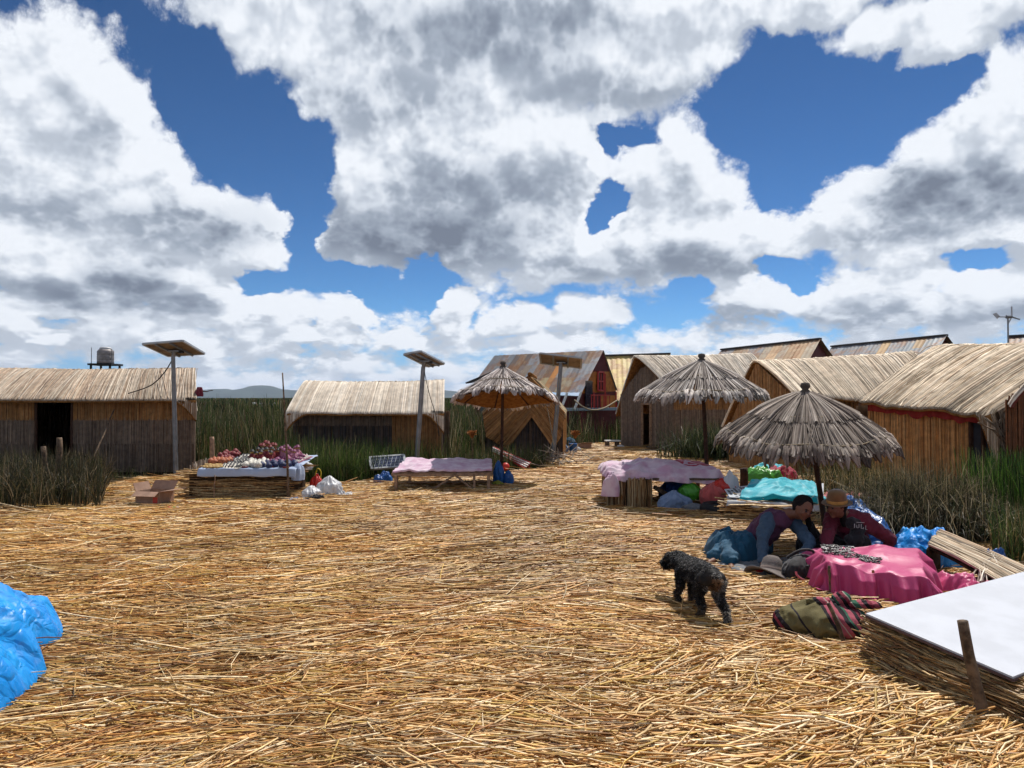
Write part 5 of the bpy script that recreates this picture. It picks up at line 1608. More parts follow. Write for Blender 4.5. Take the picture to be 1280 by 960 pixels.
# ---------------------------------------------------------------- things by the chevron hut
def far_bits():
    p = gr(716, 566); 
    t = thing('bucket', 'blue bucket in the pile at the chevron hut', 'bucket', (p.x, p.y, 0))
    MB().lathe([(.10, 0), (.13, .26), (.135, .28), (.12, .27), (.09, .02), (.001, .02)], n=18).build('bucket_body', M['plastic_dkblue'], t, smooth=True)
    a = np.linspace(0, math.pi, 12); tube_path('bucket_handle', np.stack([.13 * np.cos(a), 0 * a - .02, .27 + .08 * np.sin(a)], -1), .006, M['steel'], t)
    for x, y, s, m, l, nm in ((703, 566, (.36, .3, .34), 'rag_blue', 'greyish blue cloth bundle at the chevron hut lamp', 'cloth_bundle'), (702, 560, (.26, .2, .42), 'crimson', 'red and white cloth bundle behind the blue bucket', 'cloth_bundle'),
                           (704, 573, (.16, .14, .2), 'plastic_white', 'small white plastic bag nearest the lamp foot', 'plastic_bag'), (723, 564, (.16, .12, .16), 'plastic_white', 'pointed white plastic bag between bucket and cardboard box', 'plastic_bag'),
                           (712, 556, (.4, .3, .3), 'teal', 'teal cloth bundle at the back of the pile by the lamp', 'cloth_bundle')):
        p = gr(x, y); bag(nm, l, nm.replace('_', ' '), (p.x, p.y, -.02), s, M[m], int(x), .4, .2)
    p = gr(731, 562)
    t = thing('cardboard_box', 'far weathered cardboard box beside the blue bucket', 'box', (p.x, p.y, 0), .2)
    b = MB().box((0, -.12, .1), (.36, .01, .2)).box((0, .12, .1), (.36, .01, .2)).box((-.18, 0, .1), (.01, .23, .2)).box((.18, 0, .1), (.01, .23, .2)).box((0, 0, .01), (.34, .22, .01))
    b.build('body', M['cardboard'], t)
    quad('flap', [(-.18, -.12, .2), (.18, -.12, .2), (.2, -.22, .24), (-.16, -.22, .23)], M['cardboard'], t, .008)
    p = gr(767, 560)
    t = thing('stacked_boards', 'grey plank on blocks beside the wall of the hut with the door', 'boards', (p.x, p.y + .3, 0), .1)
    MB().box((0, 0, .22), (.5, .3, .04)).build('plank', M['white_paint'], t)
    for k in (-.18, .15): MB().box((k, 0, .1), (.1, .26, .2)).build('block', M['wood'], t)
    p = gr(775, 560); bag('plastic_bag', 'white bag on the straw at the foot of the grey plank', 'plastic bag', (p.x, p.y - .1, 0), (.24, .16, .12), M['plastic_white'], 44, .2, .2)
    # orange tuft in the reeds
    for x, y, Y, l in ((719, 543, 24.5, 'orange-brown withered tuft in the reeds behind the blue bucket'), (590, 541, 17.2, 'orange withered tuft in the reeds behind the timber table')):
        q = at(x, y, Y); m = 150; an = rng.random(m) * 6.283; sp = rng.random((m, 1)) * .11 * Y / 17; hh = (.10 + .12 * rng.random((m, 1))) * Y / 17
        dv = np.stack([np.cos(an), np.sin(an)], -1)[:, None, :]; kk = np.array([0, .5, 1.0])[None, :, None]
        Q = np.zeros((m, 3, 3)); Q[..., :2] = np.array([q.x, q.y])[None, None] + dv * (.02 + sp[:, None] * kk); Q[..., 2] = q.z - .12 + hh * np.array([0, .7, .8])[None]
        tf = strands('dry_tuft', Q, np.full((m, 3), .007 * Y / 17), pick(m, np.array([(.42, .17, .06), (.5, .24, .09), (.3, .11, .04)])), M['thatch'])
        tag(tf, l, 'dry tuft')
        stick('stake', l.replace('withered tuft', 'stem of the tuft'), 'stake', (q.x, q.y, -.4), (q.x, q.y, q.z), .02, .01, M['wood'])
    # twig pile
    n = 90; x = at(680, 570, 18.2).x + .45 * rng.standard_normal(n); y = 18.1 + .35 * rng.standard_normal(n)
    o_ = lay_straw('twig_pile', x, y, R(35) + .5 * rng.standard_normal(n), .4 + .5 * rng.random(n), .006 + .008 * rng.random(n), '', lift=.35, tilt=.4, pal=PAL_GREY * .6, K=4)
    tag(o_, 'grey twigs and cut reeds piled under the far solar lamp', 'twigs', kind='stuff')
far_bits()

# ================================================================ table with pink cloth under the tall parasol
def reed_block(parent, quad4, z0, z1, n, pal, name='reed_pedestal', shade=1.0):
    """short upright reeds packed round a block"""
    c = [V3((*p[:2], 0)) for p in quad4]
    core = MB(); vv = [core.bm.verts.new((p[0], p[1], z)) for z in (z0, z1 - .02) for p in c]
    for q in ((0, 1, 2, 3), (4, 5, 6, 7), (0, 1, 5, 4), (1, 2, 6, 5), (2, 3, 7, 6), (3, 0, 4, 7)): core.bm.faces.new([vv[i] for i in q])
    w = core.build(name, M['core'], parent)
    per = [np.linalg.norm(c[(i + 1) % 4] - c[i]) for i in range(4)]
    i = rng.choice(4, n, p=np.array(per) / sum(per)); f = rng.random(n)[:, None]
    C = np.array(c); a = C[i] * (1 - f) + C[(i + 1) % 4] * f
    cen = C.mean(0); o = a - cen; o /= np.linalg.norm(o, axis=1, keepdims=True)
    a = a + o * .012
    K = 4; t = np.linspace(0, 1, K)
    Q = np.repeat(a[:, None, :], K, 1); Q[..., 2] = z0 + (z1 - z0 + .02 * rng.standard_normal((n, 1))) * t[None]
    Q[..., :2] += .006 * rng.standard_normal((n, K, 2))
    strands('reeds', Q, np.full((n, K), .009) * (.6 + .8 * rng.random((n, 1))), pick(n, pal, None, .15) * shade, M['thatch'], w)
    return w

def pink_table():
    t = thing('stall_table', 'board table on a pedestal of upright reeds, under the tall parasol', 'market table')
    reed_block(t, [(1.44, 11.1), (2.05, 10.95), (2.2, 12.1), (1.5, 12.2)], -.05, .44, 420, BALE_PAL * np.array([.8, .85, 1.0]))
    MB().box((2.28, 11.6, .435), (1.65, 1.1, .03), rz=-.05).build('top_board', M['wood'], t)
    for q in ((3.0, 11.15), (3.02, 12.05)): MB().bar((*q, -.05), (*q, .455), .05).build('leg', M['wood'], t)
    MB().bar((2.15, 11.2, .30), (2.55, 11.35, .05), .06).build('brace', M['wood'], t)
    return [(1.46, 12.15, .53), (3.08, 12.1, .50), (3.1, 11.1, .47), (1.44, 11.08, .49)]
pq = [(a, b, c + .03) for a, b, c in pink_table()]
o = drape('pink_cover', pq, (.10, .12, .12, .16), M['pink_pale'], seed=33, wr=.06, fold=.05, freq=14, hump=.11, spread=.12, n=90)
tag(o, 'pale pink crumpled cloth thrown over the table under the tall parasol', 'cloth')
o = drape('crimson_cover', [(2.5, 12.15, .60), (3.05, 12.1, .585), (3.12, 11.5, .56), (2.6, 11.5, .60)], (.02, .1, .1, .04), M['crimson'], seed=35, wr=.03, fold=.02, freq=12, n=40)
tag(o, 'crimson cloth over the back corner of the pink-covered table', 'cloth')
o = heap('corner_cloth', ring(1.46, 11.0, .13, .07, rz=-.3, seed=36), .26, M['pink_pale'], z0=.22, seed=36, ridge=.05, freq=8); tag(o, 'pale pink point of cloth hanging over the reed pedestal', 'cloth')
bag('cloth_bundle', 'pale blue and white cloth bundle under the pink-covered table', 'cloth bundle', (2.38, 10.85, 0), (.46, .34, .30), M['rag_blue'], 51, .6, .2)
bag('plastic_bag', 'green plastic bag under the pink-covered table', 'plastic bag', (2.66, 11.1, .12), (.36, .3, .27), M['plastic_green'], 52, .3, .12)
bag('cloth_bundle', 'salmon pink cloth bundle at the tall parasol pole', 'cloth bundle', (2.96, 10.95, .06), (.38, .34, .34), M['salmon'], 53, .3, .12)
bag('cloth_bundle', 'bright red cloth bundle sticking out past the tall parasol pole', 'cloth bundle', (3.12, 11.0, .22), (.42, .3, .24), M['plastic_red'], 54, .2, .22)
bag('cloth_bundle', 'navy cloth bundle deep under the pink-covered table', 'cloth bundle', (2.62, 11.75, .0), (.55, .4, .42), M['plastic_dkblue'], 55, .4, .2)
bag('cloth_bundle', 'dark grey cloth bundle before the green plastic bag', 'cloth bundle', (2.62, 10.72, .0), (.34, .24, .13), M['grey_cloth'], 56, .4, .2)
o = heap('white_rag', ring(3.22, 10.95, .12, .10, seed=57), .22, M['white_cloth'], z0=.30, seed=57, ridge=.04, freq=8); tag(o, 'white rag laid on the bright red bundle', 'rag')
def flat_tyre():
    t = thing('tyre', 'black tyre lying flat at the foot of the tall parasol', 'tyre', (3.0, 10.55, .0))
    a = np.linspace(0, 2 * math.pi, 40)
    q = np.stack([.25 * np.cos(a), .22 * np.sin(a), .08 + 0 * a], -1)
    strands('rubber', q[None], np.full((1, 40), .075), np.array([[.02, .02, .02]]), plain('rubber', (0.018, 0.018, 0.02), .7), t, sides=10)
flat_tyre()
p = gr(918, 632); o = heap('white_rag', ring(p.x - .1, p.y + .8, .14, .08, seed=58), .06, M['white_cloth'], ridge=.03, freq=8); tag(o, 'small white rag on the straw between the two right parasols', 'rag')

# ================================================================ turquoise table
def turq_table():
    t = thing('reed_table', 'low table of reed bundles carrying turquoise and printed cloths', 'market table')
    bale(t, (2.80, 9.70), (3.90, 9.28), 1.6, .275, 420, BALE_PAL * 1.1)
turq_table()
q3 = [(3.25, 11.0, .31), (4.75, 11.3, .33), (3.93, 9.36, .28), (2.84, 9.76, .27)]
o = drape('under_cloth', q3, (.06, .0, .0, .09), M['white_cloth'], seed=41, wr=.012, fold=.03, freq=8); tag(o, 'white cloth under the turquoise one on the reed table', 'cloth')
# printed strip: rows of dark marks
def printed_cloth():
    t = thing('printed_cloth', 'white printed cloth with rows of dark marks beside the turquoise cloth', 'cloth')
    A, B, C, D = [V3(p) for p in ((3.02, 10.55, .345), (3.42, 10.75, .36), (3.28, 9.66, .335), (2.88, 9.82, .33))]
    quad('sheet', [A, B, C, D], M['white_cloth'], t, .006)
    mb = MB()
    for i in range(6):
        for j in range(16):
            u, v = .1 + .8 * i / 6 + .02 * random.random(), .05 + .9 * j / 16
            if random.random() < .25: continue
            p = (A * (1 - u) + B * u) * (1 - v) + (D * (1 - u) + C * u) * v
            mb.box(p + [0, 0, .006], (.035, .022 + .02 * random.random(), .003), rz=-.2)
    mb.build('print', M['black_cloth'], t)
printed_cloth()
o = drape('turquoise_cover', [(3.55, 10.9, .40), (4.40, 10.9, .38), (3.98, 9.38, .335), (3.02, 9.78, .335)], (.05, .08, .05, .07), M['turq'], seed=43, wr=.05, fold=.04, freq=13, hump=.10, n=80)
tag(o, 'bright turquoise cloth spread in folds over the reed table', 'cloth')
o = heap('pink_cloth', [(4.0, 10.1), (4.3, 9.75), (4.9, 9.75), (5.3, 10.0), (5.1, 10.5), (4.6, 10.7), (4.2, 10.6)], .26, cloth_mat('rose_cloth', (0.62, 0.16, 0.17)), seed=44, ridge=.06, freq=4.5)
tag(o, 'rose pink cloth pile beside the turquoise cloth', 'cloth')
o = heap('tarp', [(3.62, 8.3), (3.70, 7.9), (3.98, 7.75), (4.15, 8.0), (4.25, 8.7), (4.5, 9.3), (4.15, 9.5), (3.85, 9.1)], .30, M['plastic_dkblue'], seed=45, ridge=.055, freq=3.5, lobe=.6)
tag(o, 'dark blue plastic tarp heaped behind the woman in the brown hat', 'tarp')
bag('plastic_bag', 'pale blue shiny bag on top of the dark blue tarp', 'plastic bag', (4.45, 9.2, .18), (.36, .3, .24), plain('pale_blue_film', (0.22, 0.36, 0.60), .25, .6, bump=.6, bscale=14), 46, .3, .2)
p = gr(1092, 678); bag('plastic_bag', 'small whitish bag between dark blue tarp and pink table', 'plastic bag', (p.x - .05, p.y - .05, 0), (.22, .2, .16), M['plastic_white'], 47, .4, .25)
for x, y, c, l in ((944, 605, 'plastic_green', 'green cloth pile behind the turquoise table'), (966, 604, 'crimson', 'crimson cloth pile behind the turquoise table'), (952, 600, 'turq', 'teal cloth pile farthest behind the turquoise table')):
    p = gr(x, y); o = heap('cloth_pile', ring(p.x + .1, p.y, .42, .25, seed=x), .26, M[c], seed=x, ridge=.06, freq=5); tag(o, l, 'cloth')
stick('stump', 'dark post stump at the back of the turquoise table', 'stump', (at(930, 613, 12.4).x, 12.4, -.05), at(929, 585, 12.4), .07, .065, M['dark_wood'], .003)

# ================================================================ pink satin table and what lies round it
pq4 = [(2.77, 6.78, .26), (3.62, 6.66, .26), (3.20, 5.76, .20), (2.66, 6.24, .23)]
def satin_table():
    t = thing('reed_table', 'low block of reeds hidden under the deep pink satin cloth', 'market table')
    reed_block(t, [(3.06 + (pq4[i][0] - 3.06) * .93, 6.36 + (pq4[i][1] - 6.36) * .93) for i in range(4)], -.05, .19, 260, BALE_PAL)
satin_table()
o = drape('satin_cover', [V3(p) + [0, 0, .02] for p in pq4], (.22, .32, .05, .36), M['pink_deep'], seed=61, wr=.030, fold=.065, freq=26, n=170, spread=.32)
tag(o, 'deep pink satin cloth falling in folds over a low block', 'cloth')
o = heap('satin_tail', [(3.55, 6.15), (3.75, 5.80), (3.92, 5.78), (3.95, 5.95), (3.8, 6.3), (3.6, 6.5)], .13, M['pink_deep'], seed=62, ridge=.05, freq=6, fine=.01)
tag(o, 'bunched end of the deep pink satin trailing on the ground', 'cloth')
def jewellery():
    A, B, C, D = [V3(p) for p in pq4]
    mt = plain('black_beads', (0.02, 0.016, 0.02), .4, .5); mv = plain('silver_beads', (0.5, 0.48, 0.46), .35, .6)
    protos = []
    for kind in (0, 1):
        a = np.linspace(0, 2 * math.pi, 15)
        q = np.stack([.028 * np.cos(a), .021 * np.sin(a), .005 + .003 * np.sin(3 * a)], -1)
        o_ = strands('necklace', q[None], np.full((1, 15), .0045), np.array([[.5, .5, .5]]), (mt, mv)[kind], sides=5)
        tag(o_, ('black bead necklace spread on the deep pink satin', 'silver bead necklace spread on the deep pink satin')[kind], 'necklace', ('black necklaces on the pink satin', 'silver necklaces on the pink satin')[kind])
        protos.append(o_)
    k = 0
    for cu, cv, su, sv, n in ((.20, .30, .17, .22, 48), (.44, .62, .20, .12, 34), (.12, .12, .06, .06, 9)):
        for i in range(n):
            u, v = cu + su * random.uniform(-1, 1), cv + sv * random.uniform(-1, 1) + .3 * (random.random() - .5) * sv
            p = (A * (1 - u) + B * u) * (1 - v) + (D * (1 - u) + C * u) * v
            kind = 0 if random.random() < .8 else 1
            o_ = protos[kind] if not protos[kind].get('used') else protos[kind].copy()
            if o_ is not protos[kind]: COL.objects.link(o_)
            else: protos[kind]['used'] = 1
            o_.location = (p[0], p[1], p[2] + .044 + .012 * random.random()); o_.rotation_euler = (random.uniform(-.2, .2), random.uniform(-.2, .2), random.uniform(0, 6))
jewellery()
stick('stake', 'thin stake at the front corner of the deep pink cloth', 'stake', (2.63, 6.12, -.05), (2.62, 6.14, .26), .014, .012, M['wood'], .003)

# reed mat lying on a slope, blue plastic behind and below
def loose_mat():
    t = thing('reed_mat', 'sloping mat of cut reeds between the pink satin and the white board', 'mat')
    A, B = V3((3.78, 6.75, .30)), V3((4.05, 7.05, .37)); C, D = V3((4.55, 6.35, .10)), V3((4.05, 5.95, .06))
    def P(u, v):
        p = (lerp(A, B, u)) * (1 - v[:, None]) + lerp(D, C, u) * v[:, None]
        p[:, 2] += .02 * np.sin(v * math.pi) + .012 * fnoise(u * 4, v * 4, 2, 5)
        return p
    g = grid_mesh('mat_base', sheet_grid(P, 12, 10) - np.array([0, 0, .02]), M['core'], t, thick=.02)
    reed_layer('mat_reeds', P, 150, np.linspace(0, 1, 7), (-.3, -.3, .9), PAL_GREY * np.array([1.15, 1.15, 1.1]), t, r=.007, skew=.10, lift=.03, frayed=.05)
    MB().poly([tuple(A - [0, 0, .03]), tuple(B - [0, 0, .03]), (B[0], B[1], 0), (A[0], A[1], 0)]).build('bundle_back', M['core'], t, thick=.03)
    # ragged pale ends
    n = 60; u = rng.random(n); p = P(u, .55 + .1 * rng.random(n)); p2 = p + np.array([-.12, -.16, -.10]) + .05 * rng.standard_normal((n, 3)); p2[:, 2] = np.maximum(p2[:, 2], .02)
    strands('ragged_ends', np.stack([p + [0, 0, .03], (p + p2) / 2 + [0, 0, .03], p2], 1), np.full((n, 3), .006), pick(n, PAL_PALE), M['thatch'], t)
loose_mat()
o = heap('tarp', [(3.55, 6.95), (3.8, 6.78), (4.05, 7.08), (4.4, 7.15), (4.3, 7.5), (3.95, 7.6), (3.6, 7.3)], .30, M['plastic_blue'], seed=65, ridge=.08, freq=4); tag(o, 'blue plastic bulging up behind the sloping reed mat', 'tarp')
o = heap('tarp', ring(4.02, 5.86, .20, .12, rz=.4, seed=66), .14, M['plastic_dkblue'], seed=66, ridge=.07, freq=8); tag(o, 'dark blue plastic peeping out below the sloping reed mat', 'tarp')
p = at(1240, 702, 6.6); o = heap('tarp', ring(p.x + .05, 6.7, .17, .1, rz=.5, seed=67), .22, M['plastic_dkblue'], seed=67, ridge=.07, freq=8); tag(o, 'last blue plastic tuft at the far end of the sloping reed mat', 'tarp')

# ================================================================ white boards on the reed bale
b1, b2 = V3((2.14, 4.50, .34)), V3((2.52, 3.75, .24)); ev = V3((1.66, 1.0, 0.02)); ev /= np.linalg.norm(ev)
def white_board():
    t = thing('board', 'large white board lying tilted on the reed bundle', 'board')
    c = [b1, b2, b2 + ev * 1.95, b1 + ev * 2.15]
    quad('panel', c, M['white_board'], t, .012)
    f = MB()
    for i in range(4): f.bar(c[i] - [0, 0, .012], c[(i + 1) % 4] - [0, 0, .012], .010, .014)
    f.build('edge', plain('board_edge', (0.10, 0.06, 0.06), .7), t)
white_board()
def white_board_low():
    t = thing('board', 'second white board, lower and closer, mostly out of view', 'board')
    c0 = V3((2.53, 3.62, .185)); c = [c0, c0 + [.25, -.42, -.03], c0 + [1.5, .25, -.03], c0 + ev * 1.4 - [0, 0, .02]]
    quad('panel', c, M['white_board'], t, .012)
white_board_low()
def big_bale():
    t = thing('reed_bale', 'long bound bale of brown reeds under the large white board', 'reed bundle')
    a = b1 + np.array([.02, .10, 0]); b = V3((2.98, 2.75, 0)); ex = (b - a); ex[2] = 0; L = np.linalg.norm(ex); ex /= L; nx = np.array([ex[1], -ex[0], 0])
    if nx[0] > 0: nx = -nx               # nx points to the plaza
    n = 1500
    s = rng.random(n) * L; lay = rng.random(n)
    LL = .5 + .9 * rng.random(n)
    s = np.clip(s, LL / 2 - .05 + .25 * rng.random(n), L + .4)
    K = 6
    tt = np.linspace(-.5, .5, K)[None]
    along = s[:, None] + LL[:, None] * tt
    hgt = .285 - .15 * np.clip(along / L, 0, 1)
    th = rng.random(n) ** .9 * math.pi * .52
    bulge = (.10 + .13 * np.clip(along / .8, 0, 1)) * (1 + .2 * np.sin(along * 4))
    pinch = 1 - .38 * np.exp(-((along - .82) / .12) ** 2)
    off = -.11 + bulge * np.cos(th)[:, None] * pinch + .022 * rng.standard_normal((n, K)) + (rng.random((n, 1)) - .5) * .10 * tt
    z = hgt * np.sin(th)[:, None] * (.9 + .1 * pinch) + .01 * rng.standard_normal((n, K))
    Q = a[None, None] + ex[None, None] * along[..., None] + nx[None, None] * off[..., None]
    Q[..., 2] = np.maximum(z, .01)
    core = MB()
    for k in range(10):
        al = L * (k + .5) / 10
        c = a + ex * al + nx * .0; hh = .26 - .15 * al / L
        core.ball((c[0] - nx[0] * .10, c[1] - nx[1] * .10, 0), 1, (.13, .13, hh * .9), 2)
        c2 = c - nx * .45; core.ball((c2[0], c2[1], 0), 1, (.3, .3, hh * .9), 2)
    core.build('core', M['core'], t, smooth=True)
    strands('reeds', Q, np.full((n, K), .0055) * (.5 + .9 * rng.random((n, 1))), pick(n, BALE_PAL * .85, None, .15), M['straw'], t)  # reed palette darkened to stand in for the board's shadow
    A = np.linspace(-.1, math.pi * .62, 26)
    for dj in (-.02, .01, .035):
        c = a + ex * (.82 + dj)
        q = c[None] + nx[None] * (-.10 + .14 * np.cos(A))[:, None]; q[:, 2] = np.maximum(.235 * np.sin(A), .0)
        strands('binding', (q + .004 * rng.standard_normal(q.shape))[None], np.full((1, 26), .006), np.array([[.5, .36, .16]]), M['straw'], t, sides=5)
    # pale cut ends spilling out at the foot
    m = 150
    s2 = .2 + rng.random(m) * (L - .3); an = R(35) + R(35) * rng.random(m)
    st = a[None] + ex[None] * s2[:, None] + nx[None] * (.12 + .25 * rng.random(m))[:, None]; st[:, 2] = .015 + .06 * rng.random(m)
    d = np.stack([-np.cos(an) * .9, -np.sin(an) * .35, -.05 + 0 * an], -1) * (.12 + .35 * rng.random(m))[:, None]
    Q = np.stack([st, st + d * .5 + [0, 0, .02], st + d], 1); Q[..., 2] = np.maximum(Q[..., 2], .01)
    strands('spilled_reeds', Q, np.full((m, 3), .0055), pick(m, STRAW_PAL[[0, 2, 4]]), M['straw'], t)
big_bale()
stick('stake', 'dark weathered stake standing against the edge of the large white board', 'stake', (2.38, 3.74, -.05), (2.30, 3.80, .51), .030, .026, M['wood'], .004)
stick('stake', 'leaning stake between the striped sack and the corner of the white board', 'stake', (2.20, 4.83, -.05), (2.09, 4.92, .29), .017, .013, M['wood'], .004)

# thicker cut reeds scattered towards the lower corner
def corner_straw():
    n = 2600
    x = 0.6 + 2.0 * rng.random(n); y = 2.2 + 2.6 * rng.random(n)
    k = (x < .74 * y + .2); x, y = x[k], y[k]; n = len(x)
    ang = R(22) + R(30) * fnoise(x * 1.6, y * 1.6, 2, 91) + R(22) * rng.standard_normal(n); L = .12 + .34 * rng.random(n)
    o_ = lay_straw('cut_reeds', x, y, ang, L, .0035 + .0035 * rng.random(n), '', lift=.06, tilt=.12, pal=STRAW_PAL[[0, 1, 2, 4, 7, 2]])
    tag(o_, 'thick pale cut reeds strewn near the white board', 'straw', kind='stuff')
corner_straw()

# ================================================================ striped sack
def sack():
    m, g, b = new_mat('striped_sack')
    tc = g.n('ShaderNodeTexCoord').outputs['Object']
    sp = g.n('ShaderNodeSeparateXYZ'); g.put(sp.inputs[0], tc)
    x = g.m('ADD', g.m('ADD', sp.outputs[0], g.m('MULTIPLY', sp.outputs[2], .75)), g.m('MULTIPLY', g.m('SUBTRACT', g.noise(tc, 6, 2, .5), .5), .06))
    f = g.m('FRACT', g.m('MULTIPLY', g.m('ADD', x, .28), 1.25))
    OL, PK, BK, GN, MR, WH = (.13, .11, .05), (.34, .08, .11), (.02, .016, .02), (.04, .12, .08), (.20, .03, .05), (.36, .30, .26)
    st = [(0, BK), (.04, MR), (.07, BK), (.12, OL), (.26, BK), (.28, OL), (.50, BK), (.53, PK), (.58, WH), (.59, PK), (.63, BK), (.67, GN), (.69, PK), (.73, BK), (.76, MR), (.79, WH), (.80, GN), (.84, PK), (.88, BK), (.92, MR), (.96, PK)]
    c = g.ramp(f, st, 'CONSTANT')
    g.put(b.inputs['Base Color'], c); b.inputs['Roughness'].default_value = .85; b.inputs['Specular IOR Level'].default_value = .15
    bp = g.n('ShaderNodeBump'); bp.inputs['Strength'].default_value = .4; bp.inputs['Distance'].default_value = .005
    g.put(bp.inputs['Height'], g.noise(tc, 140, 2, .6)); g.put(b.inputs['Normal'], bp.outputs[0])
    t = thing('sack', 'olive sack with pink and black stripes tied beside the white board', 'sack', (2.16, 5.16, .0), R(-12))
    o_ = link_mesh('sack_body', bag_mesh((0, 0, 0), (.62, .40, .26), 71, .35, .16, 5, .25), m, t)
    k = link_mesh('knot', bag_mesh((.12, .02, .22), (.12, .10, .09), 73, .2, .25, 4), m, t)
    for i, (dx, dy) in enumerate(((.16, -.03), (-.14, -.02))):
        link_mesh('tied_end', bag_mesh((.12 + dx * .9, .02 + dy, .21), (.20, .08, .06), 74 + i, .2, .3, 4), m, t)
    link_mesh('sack_side', bag_mesh((.40, .10, 0), (.34, .26, .16), 76, .3, .25, 4), m, t)
sack()

# ================================================================ plants
def mound_plants():
    # dead drooping heap
    n = 7500
    cx, cy = at(1150, 640, 8.9).x, 8.95
    a = rng.random(n) * 6.283; rr = np.sqrt(rng.random(n))
    x = cx + .85 * rr * np.cos(a) + .35 * rng.standard_normal(n) * .3; y = cy + .75 * rr * np.sin(a)
    h = (.95 - .35 * rr ** 2) * (.55 + .5 * rng.random(n))
    reeds('dry_grass_heap', x, y, h, .0035 + .004 * rng.random(n), np.array([(0.035, .042, .018), (.06, .05, .028), (.12, .09, .055), (.26, .20, .12), (.02, .036, .014), (.026, .022, .014)]), [.24, .2, .18, .08, .15, .15],
          'tangled heap of dead dark grass before the red-trimmed hut', z0=0.0, lean=.42, K=6, droop=1.1, cat='dry grass')
    n = 1500; x = cx + .9 * rng.standard_normal(n) * .5; y = cy - .1 + .5 * rng.standard_normal(n) * .6
    h = .5 + .65 * rng.random(n)
    reeds('thin_stalks', x, y, h, np.full(n, .003), np.array([(.35, .28, .16), (.22, .18, .09), (.10, .10, .05)]), None, 'thin pale stalks sticking out of the dead grass heap', z0=0.0, lean=.7, K=6, droop=.9, cat='dry grass')
    # fresh green reeds
    n = 5200
    x = 5.75 + 2.4 * rng.random(n); y = 8.0 + 1.7 * rng.random(n)
    k = (x - y * .60) > -.02 + .25 * (rng.random(n) - .5); x, y = x[k], y[k]
    h = .62 + .42 * rng.random(len(x))
    reeds('green_reeds', x, y, h, .004 + .005 * rng.random(len(x)), np.array([(.05, .11, .018), (.03, .06, .014), (.10, .18, .028), (.02, .038, .012), (.17, .16, .07)]), [.3, .28, .15, .2, .07],
          'fresh green reeds growing upright beside the dead grass heap', z0=0.0, lean=.10, cat='reeds')
    n = 2600
    x = 4.85 + 1.7 * rng.random(n); y = 7.3 + 1.2 * rng.random(n); k = (x > .6 * y + .35); x, y = x[k], y[k]
    reeds('low_reeds', x, y, .25 + .45 * rng.random(len(x)), np.full(len(x), .005), GREEN, [.2, .3, .12, .14, .1, .1, .04], 'low dark green stems at the foot of the fresh reeds', z0=0.0, lean=.3, K=5, droop=.5, cat='reeds')
    # grass at the wall between the orange hut and the red-trimmed hut, and by the hut with the door
    n = 2200; x = at(1060, 600, 11.6).x + .65 * rng.standard_normal(n) * .6; y = 11.6 + .5 * rng.standard_normal(n) * .5
    reeds('wall_grass', x, y, .25 + .55 * rng.random(n), np.full(n, .006), np.array([(.05, .06, .02), (.16, .12, .05), (.3, .22, .1), (.03, .04, .015)]), None, 'dry grass along the foot of the orange wall', z0=0.0, lean=.4, K=5, droop=.6, cat='grass')
    n = 1800; x = at(888, 570, 19.6).x + .5 * rng.standard_normal(n); y = 19.6 + .3 * rng.standard_normal(n)
    reeds('dark_tuft', x, y, .45 + .75 * rng.random(n), np.full(n, .010), np.array([(.035, .05, .018), (.06, .08, .03), (.16, .14, .08), (.02, .03, .015)]), [.35, .3, .1, .25], 'dark spiky tuft of grass between the tall parasol and the hut', z0=0.0, lean=.55, K=5, droop=.6, cat='grass')
    # left foreground clump in front of the long hut
    n = 5200; y = 11.0 + 3.4 * rng.random(n); x = -.70 * y - .6 + 2.6 * rng.random(n) * (y / 13)
    k = (x < -.545 * y + .15 * rng.standard_normal(n)); x, y = x[k], y[k]; n = len(x)
    reeds('clump_reeds', x, y, .45 + .42 * rng.random(n), .004 + .005 * rng.random(n), np.array([(.035, .042, .018), (.055, .055, .024), (.12, .09, .045), (.025, .024, .013), (.28, .21, .12)]), [.28, .22, .2, .2, .10],
          'dark mixed reed clump growing round the posts before the doorway', lean=.38, K=5, droop=.5, z0=-.05)
    # green fringe before the pale hut
    n = 5200; x = -5.2 + 3.9 * rng.random(n); y = 14.9 + 1.6 * rng.random(n); k = y > shore_y(x) + .15; x, y = x[k], y[k]; n = len(x)
    reeds('fringe_reeds', x, y, .45 + .5 * rng.random(n) ** 1.4 + .25 * np.clip((-2.6 - x) / 2, 0, 1) * rng.random(n), .004 + .004 * rng.random(n), np.array([(.06, .10, .02), (.035, .06, .016), (.10, .15, .035), (.22, .20, .09)]), [.34, .36, .18, .12],
          'green reeds fringing the shore before the blackened wall', lean=.3, K=5, droop=.4, z0=-.1)
    n = 2400; x = -1.4 + 3.2 * rng.random(n); y = 16.8 + 1.6 * rng.random(n); k = y > shore_y(x) + .1; x, y = x[k], y[k]; n = len(x)
    reeds('shore_grass', x, y, .35 + .45 * rng.random(n), .004 + .004 * rng.random(n), GREEN, [.2, .3, .15, .12, .1, .09, .04], 'low green grass along the shore before the chevron hut', lean=.35, K=5, droop=.4, z0=-.15, cat='grass')
mound_plants()

